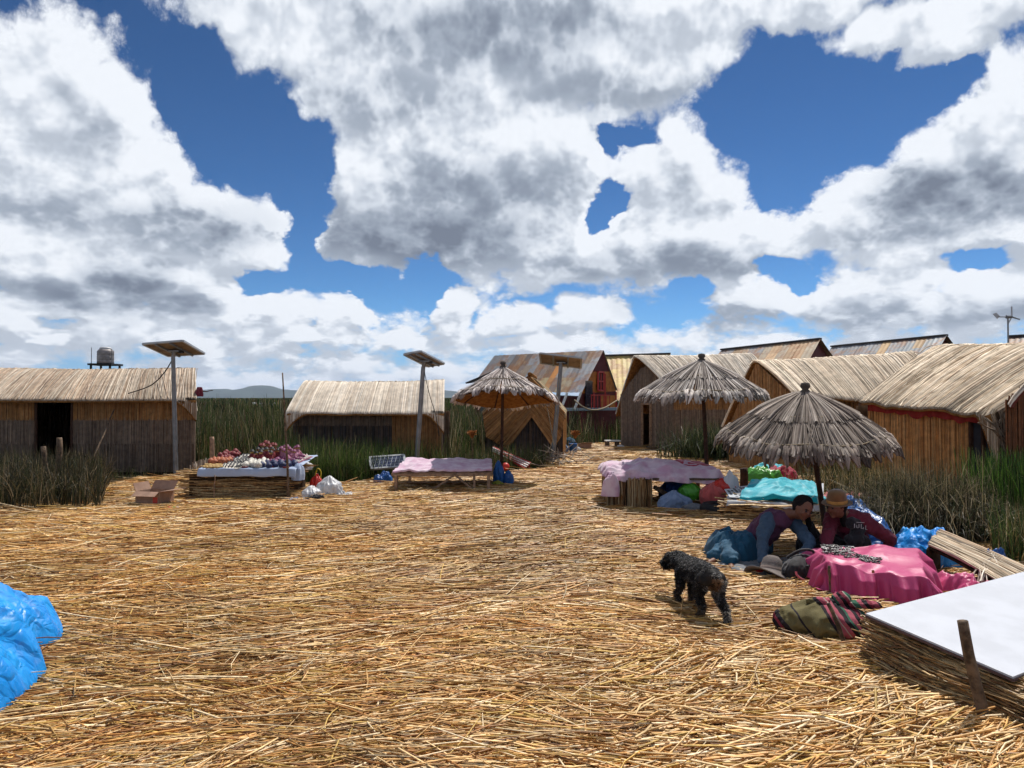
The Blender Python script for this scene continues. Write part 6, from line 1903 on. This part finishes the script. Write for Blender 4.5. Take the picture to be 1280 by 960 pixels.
def reed_boat():
    t = thing('reed_boat', 'white striped boat far out in the marsh', 'boat')
    Y = 62.0; c = at(331, 505, Y)
    for dy in (-.25, .25):
        x = np.linspace(-1.0, 1.0, 13); z = c.z - .12 + .22 * np.abs(x) ** 2.2; 
        q = np.stack([c.x + x, Y + dy + 0 * x, z], -1)
        strands('hull', q[None], (.16 * (1 - .75 * np.abs(x) ** 3))[None], np.array([[.7, .7, .72]]), M['white_paint'], t, sides=10)
    for k in (-.6, -.3, 0, .3, .6):
        MB().tube((c.x + k, Y - .42, c.z - .1), (c.x + k + .1, Y - .1, c.z + .16), .035, n=8).build('band', M['grey_cloth'], t)
    MB().box((c.x, Y, (c.z - .6) / 2), (1.2, .4, c.z + .2)).build('support', M['wood'], t)
reed_boat()

# ================================================================ people and the dog
def soft(name, caps, mat, parent=None, voxel=.008, smooth=6, balls=()):
    """one continuous skin round tapered limbs: caps (a, ra, b, rb), balls (centre, (rx, ry, rz), euler)"""
    bm = bmesh.new()
    for a, ra, b, rb in caps:
        a, b = Vector(a), Vector(b); d = b - a
        q = d.to_track_quat('Z', 'Y').to_matrix().to_4x4(); q.translation = (a + b) / 2
        bmesh.ops.create_cone(bm, cap_ends=True, segments=18, radius1=ra, radius2=rb, depth=d.length, matrix=q)
        for p, r_ in ((a, ra), (b, rb)): bmesh.ops.create_icosphere(bm, subdivisions=2, radius=r_ * 1.02, matrix=Matrix.Translation(p))
    for it in balls:
        c, s = it[0], it[1]; e = it[2] if len(it) > 2 else (0, 0, 0)
        from mathutils import Euler
        Mx = Matrix.Translation(c) @ Euler(e).to_matrix().to_4x4() @ Matrix.Diagonal((*s, 1))
        bmesh.ops.create_icosphere(bm, subdivisions=3, radius=1, matrix=Mx)
    me = bpy.data.meshes.new(name); bm.to_mesh(me); bm.free()
    o_ = link_mesh(name, me, mat, parent)
    md = o_.modifiers.new('skin', 'REMESH'); md.mode = 'VOXEL'; md.voxel_size = voxel; md.use_smooth_shade = True
    ms = o_.modifiers.new('smooth', 'SMOOTH'); ms.iterations = smooth; ms.factor = .5
    if name in ('vest', 'sleeve', 'skirt', 'jacket', 'shawl', 'hair'):
        tx = bpy.data.textures.get('wrinkles') or bpy.data.textures.new('wrinkles', 'CLOUDS'); tx.noise_scale = .09; tx.noise_depth = 3
        dm = o_.modifiers.new('wrinkles', 'DISPLACE'); dm.texture = tx; dm.strength = .055 if name != 'hair' else .02; dm.mid_level = .5; dm.texture_coords = 'LOCAL'
    return o_
SKIN = plain('skin', (0.17, 0.072, 0.042), .55, .35, var=.12, scale=20)  # skin tone darkened for the shade under the parasol
HAIR = plain('black_hair', (0.010, 0.008, 0.008), .75, .1, bump=.5, bscale=90)

def hand_caps(wrist, d, up, s=1.0, curl=.5, side=1):
    """palm, four unequal fingers bent at the knuckles and a thumb leaving the palm's side"""
    w = Vector(wrist); d = Vector(d).normalized(); up = Vector(up); n = (up - d * up.dot(d)).normalized(); x = d.cross(n) * side
    caps = []
    pe = w + d * .08 * s
    for k in (-.027, -.009, .009, .027):
        caps.append((w + x * k * .6 * s, .017 * s, pe + x * k * s, .0135 * s))
    for k, L in zip((-.030, -.010, .010, .029), (.062, .076, .072, .054)):
        a = pe + x * k * s
        d1 = (d * math.cos(curl * .4) - n * math.sin(curl * .4)); d2 = (d * math.cos(curl) - n * math.sin(curl)); d3 = (d * math.cos(curl * 1.6) - n * math.sin(curl * 1.6))
        b = a + d1 * L * .45 * s; c = b + d2 * L * .33 * s; e = c + d3 * L * .25 * s
        caps += [(a, .0095 * s, b, .009 * s), (b, .009 * s, c, .0082 * s), (c, .0082 * s, e, .007 * s)]
    a = w + d * .02 * s + x * -.026 * s; b = a + (d * .6 - x * .8).normalized() * .038 * s; c = b + (d * .9 - x * .3 - n * .3).normalized() * .03 * s
    caps += [(a, .014 * s, b, .0115 * s), (b, .0105 * s, c, .0085 * s)]
    return caps

def head_parts(t, c, look, up, r=.092):
    """head with brow, nose, lips, chin, ears; returns balls/caps for the body skin and adds eyes"""
    c = Vector(c); f = Vector(look).normalized(); u = Vector(up); u = (u - f * u.dot(f)).normalized(); x = f.cross(u)
    e = Matrix((x, f, u)).transposed().to_euler()
    balls = [(c, (r * .80, r * .97, r * 1.12), e), (c + f * r * .32 - u * r * .42, (r * .58, r * .62, r * .62), e),
             (c + f * r * .98 - u * r * .12, (r * .13, r * .16, r * .14), e), (c + f * r * .80 - u * r * .50, (r * .26, r * .14, r * .09), e), (c + f * r * .72 - u * r * .86, (r * .24, r * .2, r * .18), e),
             (c + x * r * .80 - u * r * .05, (r * .09, r * .2, r * .28), e), (c - x * r * .80 - u * r * .05, (r * .09, r * .2, r * .28), e),
             (c + f * r * .62 - u * r * .28 + x * r * .38, (r * .28, r * .26, r * .26), e), (c + f * r * .62 - u * r * .28 - x * r * .38, (r * .28, r * .26, r * .26), e)]
    caps = [(c + f * r * .90 + u * r * .22, r * .07, c + f * r * 1.0 - u * r * .12, r * .11)]
    for s in (-1, 1):
        MB().ball(c + f * r * .90 + u * r * .10 + x * r * .33 * s, r * .11, sub=2).build('eye', M['black_cloth'], t, smooth=True)
        MB().bar(c + f * r * .95 + u * r * .27 + x * r * .18 * s, c + f * r * .88 + u * r * .27 + x * r * .5 * s, r * .07).build('eyebrow', HAIR, t)
    return balls, caps, e

def woman_bent():
    t = thing('person', 'seated woman leaning sideways with pale blue sleeves and lilac vest', 'person')
    hip = V3((2.50, 7.62, .15)); chest = V3((2.60, 7.42, .40)); neck = V3((2.73, 7.30, .51)); hd = V3((2.82, 7.18, .575))
    sl, sr = V3((2.50, 7.26, .46)), V3((2.80, 7.40, .43))
    el, wl = V3((2.40, 7.12, .28)), V3((2.36, 6.98, .10)); er, wr_ = V3((2.86, 7.12, .25)), V3((2.70, 6.94, .13))
    balls, caps, e = head_parts(t, hd, (.18, -.92, -.35), (.35, -.1, .9))
    kn, ft = V3((2.18, 7.45, .14)), V3((2.10, 7.12, .05)); kn2, ft2 = V3((2.24, 7.62, .14)), V3((2.02, 7.34, .05))
    caps += [(neck, .048, hd - V3((.02, -.02, .06)), .046), (chest, .10, neck, .055), (hip, .13, chest, .12), (sl, .05, el, .038), (el, .036, wl, .026), (sr, .05, er, .038), (er, .036, wr_, .026),
             (hip, .09, kn, .065), (kn, .055, ft, .035), (hip, .09, kn2, .065), (kn2, .055, ft2, .035), (ft, .035, ft + V3((-.04, -.14, -.01)), .026), (ft2, .035, ft2 + V3((-.1, -.1, -.01)), .026)]
    caps += hand_caps(wl, (-.05, -.6, -.6), (0, -.7, .7), side=1) + hand_caps(wr_, (-.5, -.7, -.3), (0, -.3, 1), side=-1, curl=.8)
    soft('body', caps, SKIN, t, .006, 4, balls)
    sleeve = cloth_mat('shaded_pale_blue_wool', (0.06, 0.105, 0.17), sheen=.05); vest = cloth_mat('shaded_lilac_wool', (0.12, 0.042, 0.09), sheen=.05)  # pale blue and lilac darkened, parasol shade put into the colours
    soft('vest', [(hip + V3((0, 0, .04)), .145, chest, .14), (chest, .135, (sl + sr) / 2, .10), (sl, .07, sr, .07)], vest, t, .01, 5)
    soft('sleeve', [(sl, .075, el, .058), (el, .056, wl + V3((0, .01, .02)), .042)], sleeve, t, .008, 4)
    soft('sleeve', [(sr, .072, er, .056), (er, .055, wr_ + V3((.01, .01, .02)), .042)], sleeve, t, .008, 4)
    soft('skirt', [(hip, .17, kn, .12), (kn, .12, ft + V3((0, .03, .03)), .085), (hip, .16, kn2, .125), (kn2, .12, ft2 + V3((0, .03, .02)), .085), (kn, .1, kn2, .1)], M['teal'], t, .012, 6)
    c = Vector(hd); f = Vector((.18, -.92, -.35)).normalized()
    soft('hair', [(c + Vector((.03, .08, -.03)), .045, c + Vector((.10, .14, -.14)), .03), (c + Vector((.10, .14, -.14)), .028, c + Vector((.09, .12, -.30)), .016)], HAIR, t, .008, 3,
         [(c - f * .030 + Vector((.01, 0, .024)), (.092, .100, .102), e), (c - f * .075 + Vector((.01, .02, -.03)), (.07, .06, .07), e)])
woman_bent()

def woman_hat():
    t = thing('person', 'seated woman in brown hat and maroon jacket, turned away', 'person')
    hip = V3((3.42, 7.45, .14)); chest = V3((3.34, 7.32, .40)); neck = V3((3.22, 7.22, .52)); hd = V3((3.12, 7.14, .60))
    sl, sr = V3((3.16, 7.34, .46)), V3((3.42, 7.18, .46))
    el, wl = V3((3.02, 7.12, .30)), V3((2.95, 6.98, .18)); er, wr_ = V3((3.60, 7.06, .30)), V3((3.64, 7.18, .08))
    look = (-.88, -.42, -.22)
    balls, caps, e = head_parts(t, hd, look, (-.1, 0, 1))
    kn, ft = V3((3.05, 7.30, .16)), V3((3.05, 6.98, .05)); kn2, ft2 = V3((3.20, 7.62, .14)), V3((2.92, 7.45, .05))
    caps += [(neck, .048, hd - V3((-.02, -.01, .06)), .046), (chest, .10, neck, .055), (hip, .13, chest, .12), (sl, .05, el, .038), (el, .036, wl, .026), (sr, .05, er, .038), (er, .036, wr_, .026),
             (hip, .09, kn, .065), (kn, .055, ft, .035), (hip, .09, kn2, .065), (kn2, .055, ft2, .035), (ft, .035, ft + V3((-.12, -.05, -.01)), .026), (ft2, .035, ft2 + V3((-.12, -.04, -.01)), .026)]
    caps += hand_caps(wl, (-.5, -.5, -.5), (0, 0, 1), side=1, curl=.8) + hand_caps(wr_, (.3, .5, -.5), (0, 0, 1), side=-1)
    soft('body', caps, SKIN, t, .006, 4, balls)
    soft('jacket', [(hip + V3((0, 0, .03)), .155, chest, .145), (chest, .14, (sl + sr) / 2, .105), (sl, .075, sr, .078)], M['maroon'], t, .01, 5)
    soft('sleeve', [(sl, .075, el, .058), (el, .056, wl + V3((.01, .01, .01)), .042)], M['maroon'], t, .008, 4)
    soft('sleeve', [(sr, .078, er, .06), (er, .058, wr_ + V3((0, -.01, .03)), .044)], M['maroon'], t, .008, 4)
    soft('skirt', [(hip, .17, kn, .12), (kn, .12, ft + V3((.02, .03, .03)), .085), (hip, .16, kn2, .125), (kn2, .12, ft2 + V3((.03, .0, .02)), .085), (kn, .1, kn2, .1)], M['black_cloth'], t, .012, 6)
    # dark shoulder cloth with pale woven marks on the back
    n = V3((.15, -.98, .12)); n /= np.linalg.norm(n); x = V3((.96, .18, -.1)); x /= np.linalg.norm(x); u = np.cross(x, -n)
    u = u if u[2] > 0 else -u
    c0 = V3((3.33, 7.165, .37))
    cl = soft('shawl', [(c0 + x * -.07 + u * .06, .055, c0 + x * .07 + u * .05, .055), (c0 + x * -.06 - u * .10 + n * -.01, .065, c0 + x * .08 - u * .11 + n * -.01, .07), (c0 + u * .05, .06, c0 - u * .1, .07)], M['black_cloth'], t, .008, 4)
    mk = MB()
    wv = plain('woven_marks', (0.55, 0.5, 0.5), .8)
    for k in range(7):
        h_ = (.040, .022, .036, .042, .020, .038, .030)[k]
        a = c0 + n * .068 + x * (-.075 + .024 * k) + u * (.020 + .006 * math.sin(k))
        mk.bar(a, a + u * h_, .009, .004)
        if k % 2: mk.bar(a, a + x * .018, .008, .004)
    mk.bar(c0 + n * .066 + x * -.05 + u * .075, c0 + n * .066 + x * .05 + u * .078, .007, .004)
    mk.build('woven_pattern', wv, t)
    c = Vector(hd); f = Vector(look).normalized()
    soft('hair', [(c - f * .07 + Vector((0, 0, -.05)), .04, c - f * .08 + Vector((.02, 0, -.2)), .022)], HAIR, t, .008, 3, [(c - f * .024 + Vector((0, 0, .012)), (.088, .098, .094), e)])
    h = thing('brown_hat', None, None); h.parent = t; h.location = c + Vector((0, 0, .035)) - f * .01; h.rotation_euler = (R(6), R(-8), .3)
    h.name = 'hat'
    MB().lathe([(.001, .13), (.05, .125), (.078, .105), (.088, .07), (.092, .03), (.094, .0), (.115, -.004), (.138, .006), (.139, .0), (.11, -.012), (.09, -.01), (.085, .02), (.001, .1)], n=28).build('felt', plain('brown_felt', (0.16, 0.085, 0.035), .9, .1, sheen=.4), h, smooth=True)
    MB().lathe([(.0955, .004), (.0965, .034), (.093, .036)], n=28).build('band', plain('hat_band', (0.42, 0.20, 0.05), .7), h, smooth=True)
woman_hat()

def sun_hat():
    t = thing('sun_hat', 'pale wide-brimmed sun hat resting on the blanket before the women', 'hat', (2.37, 6.80, .05), 0)
    t.rotation_euler = (R(-18), R(14), 0)
    felt = plain('straw_hat_cloth', (0.17, 0.145, 0.135), .85, .1, bump=.4, bscale=70)  # hat colour darkened to stand in for the parasol's shade
    bm = MB().lathe([(.001, .155), (.05, .15), (.082, .12), (.095, .07), (.10, .02), (.14, .0), (.19, -.018), (.235, -.03), (.236, -.036), (.18, -.03), (.11, .0), (.09, .03), (.08, .1), (.001, .14)], n=40)
    for v in bm.bm.verts:
        r_ = math.hypot(v.co.x, v.co.y)
        if r_ > .12: v.co.z += .035 * math.sin(2 * math.atan2(v.co.y, v.co.x) + .8) * (r_ - .12) / .12
    bm.build('hat_body', felt, t, smooth=True)
    MB().lathe([(.1015, .018), (.0985, .045), (.094, .047)], n=40).build('band', plain('hat_ribbon', (0.20, 0.15, 0.13), .8), t, smooth=True)
sun_hat()

def backpack():
    t = thing('backpack', 'black backpack with pink piping lying beside the sun hat', 'backpack', (2.62, 6.72, .0), R(32))
    link_mesh('pack_body', bag_mesh((0, 0, 0), (.44, .26, .24), 81, .25, .06, 5), M['black_cloth'], t)
    pk = cloth_mat('pink_piping', (0.50, 0.12, 0.18))
    a = np.linspace(R(175), R(365), 26)
    tube_path('piping', np.stack([.215 * np.cos(a), -.10 - .03 * np.abs(np.sin(a)), .115 + .09 * np.sin(a)], -1), .010, pk, t)
    MB().box((.0, -.115, .12), (.2, .03, .1)).build('pocket', M['black_cloth'], t, bevel=.02)
    for k in (-.06, -.02, .03): tube_path('zip_cord', [(k, -.13, .16), (k + .03, -.15, .2), (k + .05, -.13, .23)], .006, pk, t)
    tube_path('strap', [(-.1, .08, .2), (-.02, .0, .27), (.1, -.04, .26), (.16, -.02, .18)], .014, M['black_cloth'], t)
backpack()
o = heap('blanket', [(1.95, 7.2), (2.1, 6.85), (2.5, 6.55), (3.0, 6.75), (3.3, 7.0), (3.0, 7.4), (2.4, 7.5)], .035, M['grey_cloth'], seed=85, ridge=.02, freq=5, power=6); tag(o, 'dark grey blanket spread under the seated women', 'blanket')
o = heap('skirt_cloth', [(1.98, 7.75), (2.0, 7.45), (2.2, 7.2), (2.38, 7.25), (2.5, 7.5), (2.45, 7.8), (2.2, 7.9)], .24, M['teal'], seed=86, ridge=.06, freq=5); tag(o, 'teal blue cloth bunched beside the seated woman in lilac', 'cloth')
def small_box():
    t = thing('storage_box', 'pale grey box on the ground before the woman in the brown hat', 'box', (3.10, 6.93, .02), .1)
    MB().box((0, 0, .11), (.19, .12, .22)).build('box_body', plain('grey_box', (0.26, 0.27, 0.30), .6), t, bevel=.006)
    MB().box((0, 0, .228), (.20, .13, .018)).build('lid', plain('grey_lid', (0.33, 0.34, 0.37), .6), t, bevel=.004)
small_box()
bag('net_bag', 'dark net bag between the two seated women', 'bag', (2.98, 7.42, 0), (.24, .22, .42), M['black_cloth'], 87, .5, .25)
bag('cloth_bundle', 'bluish white cloth between the backpack and the woman in the hat', 'cloth bundle', (2.90, 6.98, .02), (.24, .18, .16), M['rag_blue'], 88, .4, .25)
bag('red_toy', 'small red object by the left hand of the woman in lilac', 'object', (2.28, 6.83, .02), (.09, .07, .06), M['plastic_red'], 89, .1, .1)

def dog():
    t = thing('dog', 'shaggy black and grey dog walking away across the straw', 'dog')
    rump = V3((1.46, 5.46, .335)); loin = V3((1.42, 5.60, .345)); chest = V3((1.395, 5.84, .315)); neck = V3((1.355, 5.98, .34)); hd = V3((1.325, 6.05, .34)); nose = V3((1.245, 6.13, .28))
    caps = [(rump, .070, loin, .074), (loin, .074, chest, .084), (chest, .078, neck, .056), (neck, .058, hd, .062), (hd, .058, nose, .026),
            # left hind: hip, knee forward, hock back, paw
            (rump + V3((-.05, 0, -.02)), .062, V3((1.385, 5.56, .19)), .036), (V3((1.385, 5.56, .19)), .031, V3((1.40, 5.47, .105)), .024), (V3((1.40, 5.47, .105)), .022, V3((1.39, 5.53, .018)), .020), (V3((1.39, 5.53, .018)), .022, V3((1.38, 5.58, .014)), .018),
            # right hind stretched back
            (rump + V3((.05, .0, -.02)), .062, V3((1.515, 5.47, .19)), .037), (V3((1.515, 5.47, .19)), .032, V3((1.535, 5.34, .115)), .025), (V3((1.535, 5.34, .115)), .024, V3((1.54, 5.30, .02)), .021), (V3((1.54, 5.30, .02)), .022, V3((1.53, 5.345, .014)), .019),
            # front left lifted, front right on the ground
            (chest + V3((-.06, .02, -.03)), .05, V3((1.315, 5.82, .165)), .028), (V3((1.315, 5.82, .165)), .023, V3((1.30, 5.90, .09)), .018), (V3((1.30, 5.90, .09)), .018, V3((1.32, 5.85, .05)), .016),
            (chest + V3((.05, .02, -.03)), .05, V3((1.42, 5.88, .15)), .031), (V3((1.42, 5.88, .15)), .024, V3((1.42, 5.89, .02)), .019), (V3((1.42, 5.89, .018)), .020, V3((1.415, 5.93, .014)), .017),
            # ears folded
            (hd + V3((-.045, -.01, .04)), .020, hd + V3((-.085, .0, -.01)), .016), (hd + V3((.045, .0, .045)), .020, hd + V3((.085, .02, .0)), .016),
            # short tail
            (rump + V3((.01, -.05, .03)), .022, rump + V3((.03, -.10, -.02)), .014)]
    coat = plain('dark_coat', (0.022, 0.020, 0.020), .7, .2, var=.4)
    soft('body', caps, coat, t, .008, 4)
    MB().ball(nose + V3((-.012, .02, .004)), .013, sub=2).build('nose', M['black_cloth'], t, smooth=True)
    for s in (-1, 1): MB().ball(hd + V3((-.025 + .028 * s, .052, .012)), .009, sub=2).build('eye', M['black_cloth'], t, smooth=True)
    # coat: short curled tufts over every limb
    P0, P1, Nn, Cc = [], [], [], []
    for ci, (a, ra, b, rb) in enumerate(caps):
        a, b = V3(a), V3(b); L = np.linalg.norm(b - a); area = (ra + rb) * (L + ra)
        n = int(area * 110000)
        tt = rng.random(n); d = (b - a) / L
        v = rng.standard_normal((n, 3)); v -= (v @ d)[:, None] * d[None]; v /= np.linalg.norm(v, axis=1, keepdims=True)
        p = a + (b - a) * tt[:, None] + v * (ra + (rb - ra) * tt)[:, None] * .97
        leg = 5 <= ci < 19
        ln = (.010 if leg else .022) * (.6 + .8 * rng.random(n))
        q = p + v * (ln * .65)[:, None] + d[None] * 0 + np.array([0, 0, -1])[None] * (ln * .45)[:, None] + np.array([.15, -.5, 0])[None] * ln[:, None] + .006 * rng.standard_normal((n, 3))
        P0.append(p); P1.append(q)
        base = np.tile(np.array([.020, .018, .018]), (n, 1))
        z = p[:, 2]
        w = fnoise(p[:, 0] * 16, p[:, 1] * 16 + z * 11, 3, 55)
        grey = (w + .35 * rng.standard_normal(n) > .34) ; base[grey] = (.20, .195, .19)
        top = (z > .35) & (rng.random(n) < .32); base[top] = (.15, .15, .155)
        rb_ = (np.hypot(p[:, 0] - 1.47, z - .29) < .055) & (p[:, 1] < 5.46); base[rb_] = (.20, .11, .055)
        rb2 = (np.hypot(p[:, 0] - 1.47, z - .29) > .05) & (np.hypot(p[:, 0] - 1.47, z - .29) < .09) & (p[:, 1] < 5.45) & (rng.random(n) < .3); base[rb2] = (.36, .33, .30)
        if leg:
            lo = (z < .12); m_ = lo & (rng.random(n) < .75); base[m_] = (.28, .25, .21) if ci in (9, 10, 11, 12) else (.13, .095, .06)
        Cc.append(base)
    P0, P1, Cc = np.concatenate(P0), np.concatenate(P1), np.concatenate(Cc)
    P1[:, 2] = np.maximum(P1[:, 2], .004)
    mid = (P0 + P1) / 2 + .004 * rng.standard_normal(P0.shape)
    n = len(P0)
    rad = np.repeat(np.array([[.0022, .0018, .0006]]), n, 0)
    strands('fur', np.stack([P0, mid, P1], 1), rad, Cc * (.7 + .6 * rng.random((n, 1))), M['fur'], t)
dog()

# ================================================================ air
def haze():
    m = bpy.data.materials.new('haze'); m.use_nodes = True
    nt = m.node_tree; nt.nodes.clear()
    v = nt.nodes.new('ShaderNodeVolumePrincipled'); v.inputs['Color'].default_value = (0.62, 0.76, 1.0, 1); v.inputs['Density'].default_value = 6e-5; v.inputs['Anisotropy'].default_value = .2
    o_ = nt.nodes.new('ShaderNodeOutputMaterial'); nt.links.new(v.outputs[0], o_.inputs['Volume'])
    o = MB().box((0, 4500, 111), (13000, 13200, 230)).build('haze', m)
    tag(o, 'thin blue air that fades the distant hills', 'haze', kind='stuff')
haze()
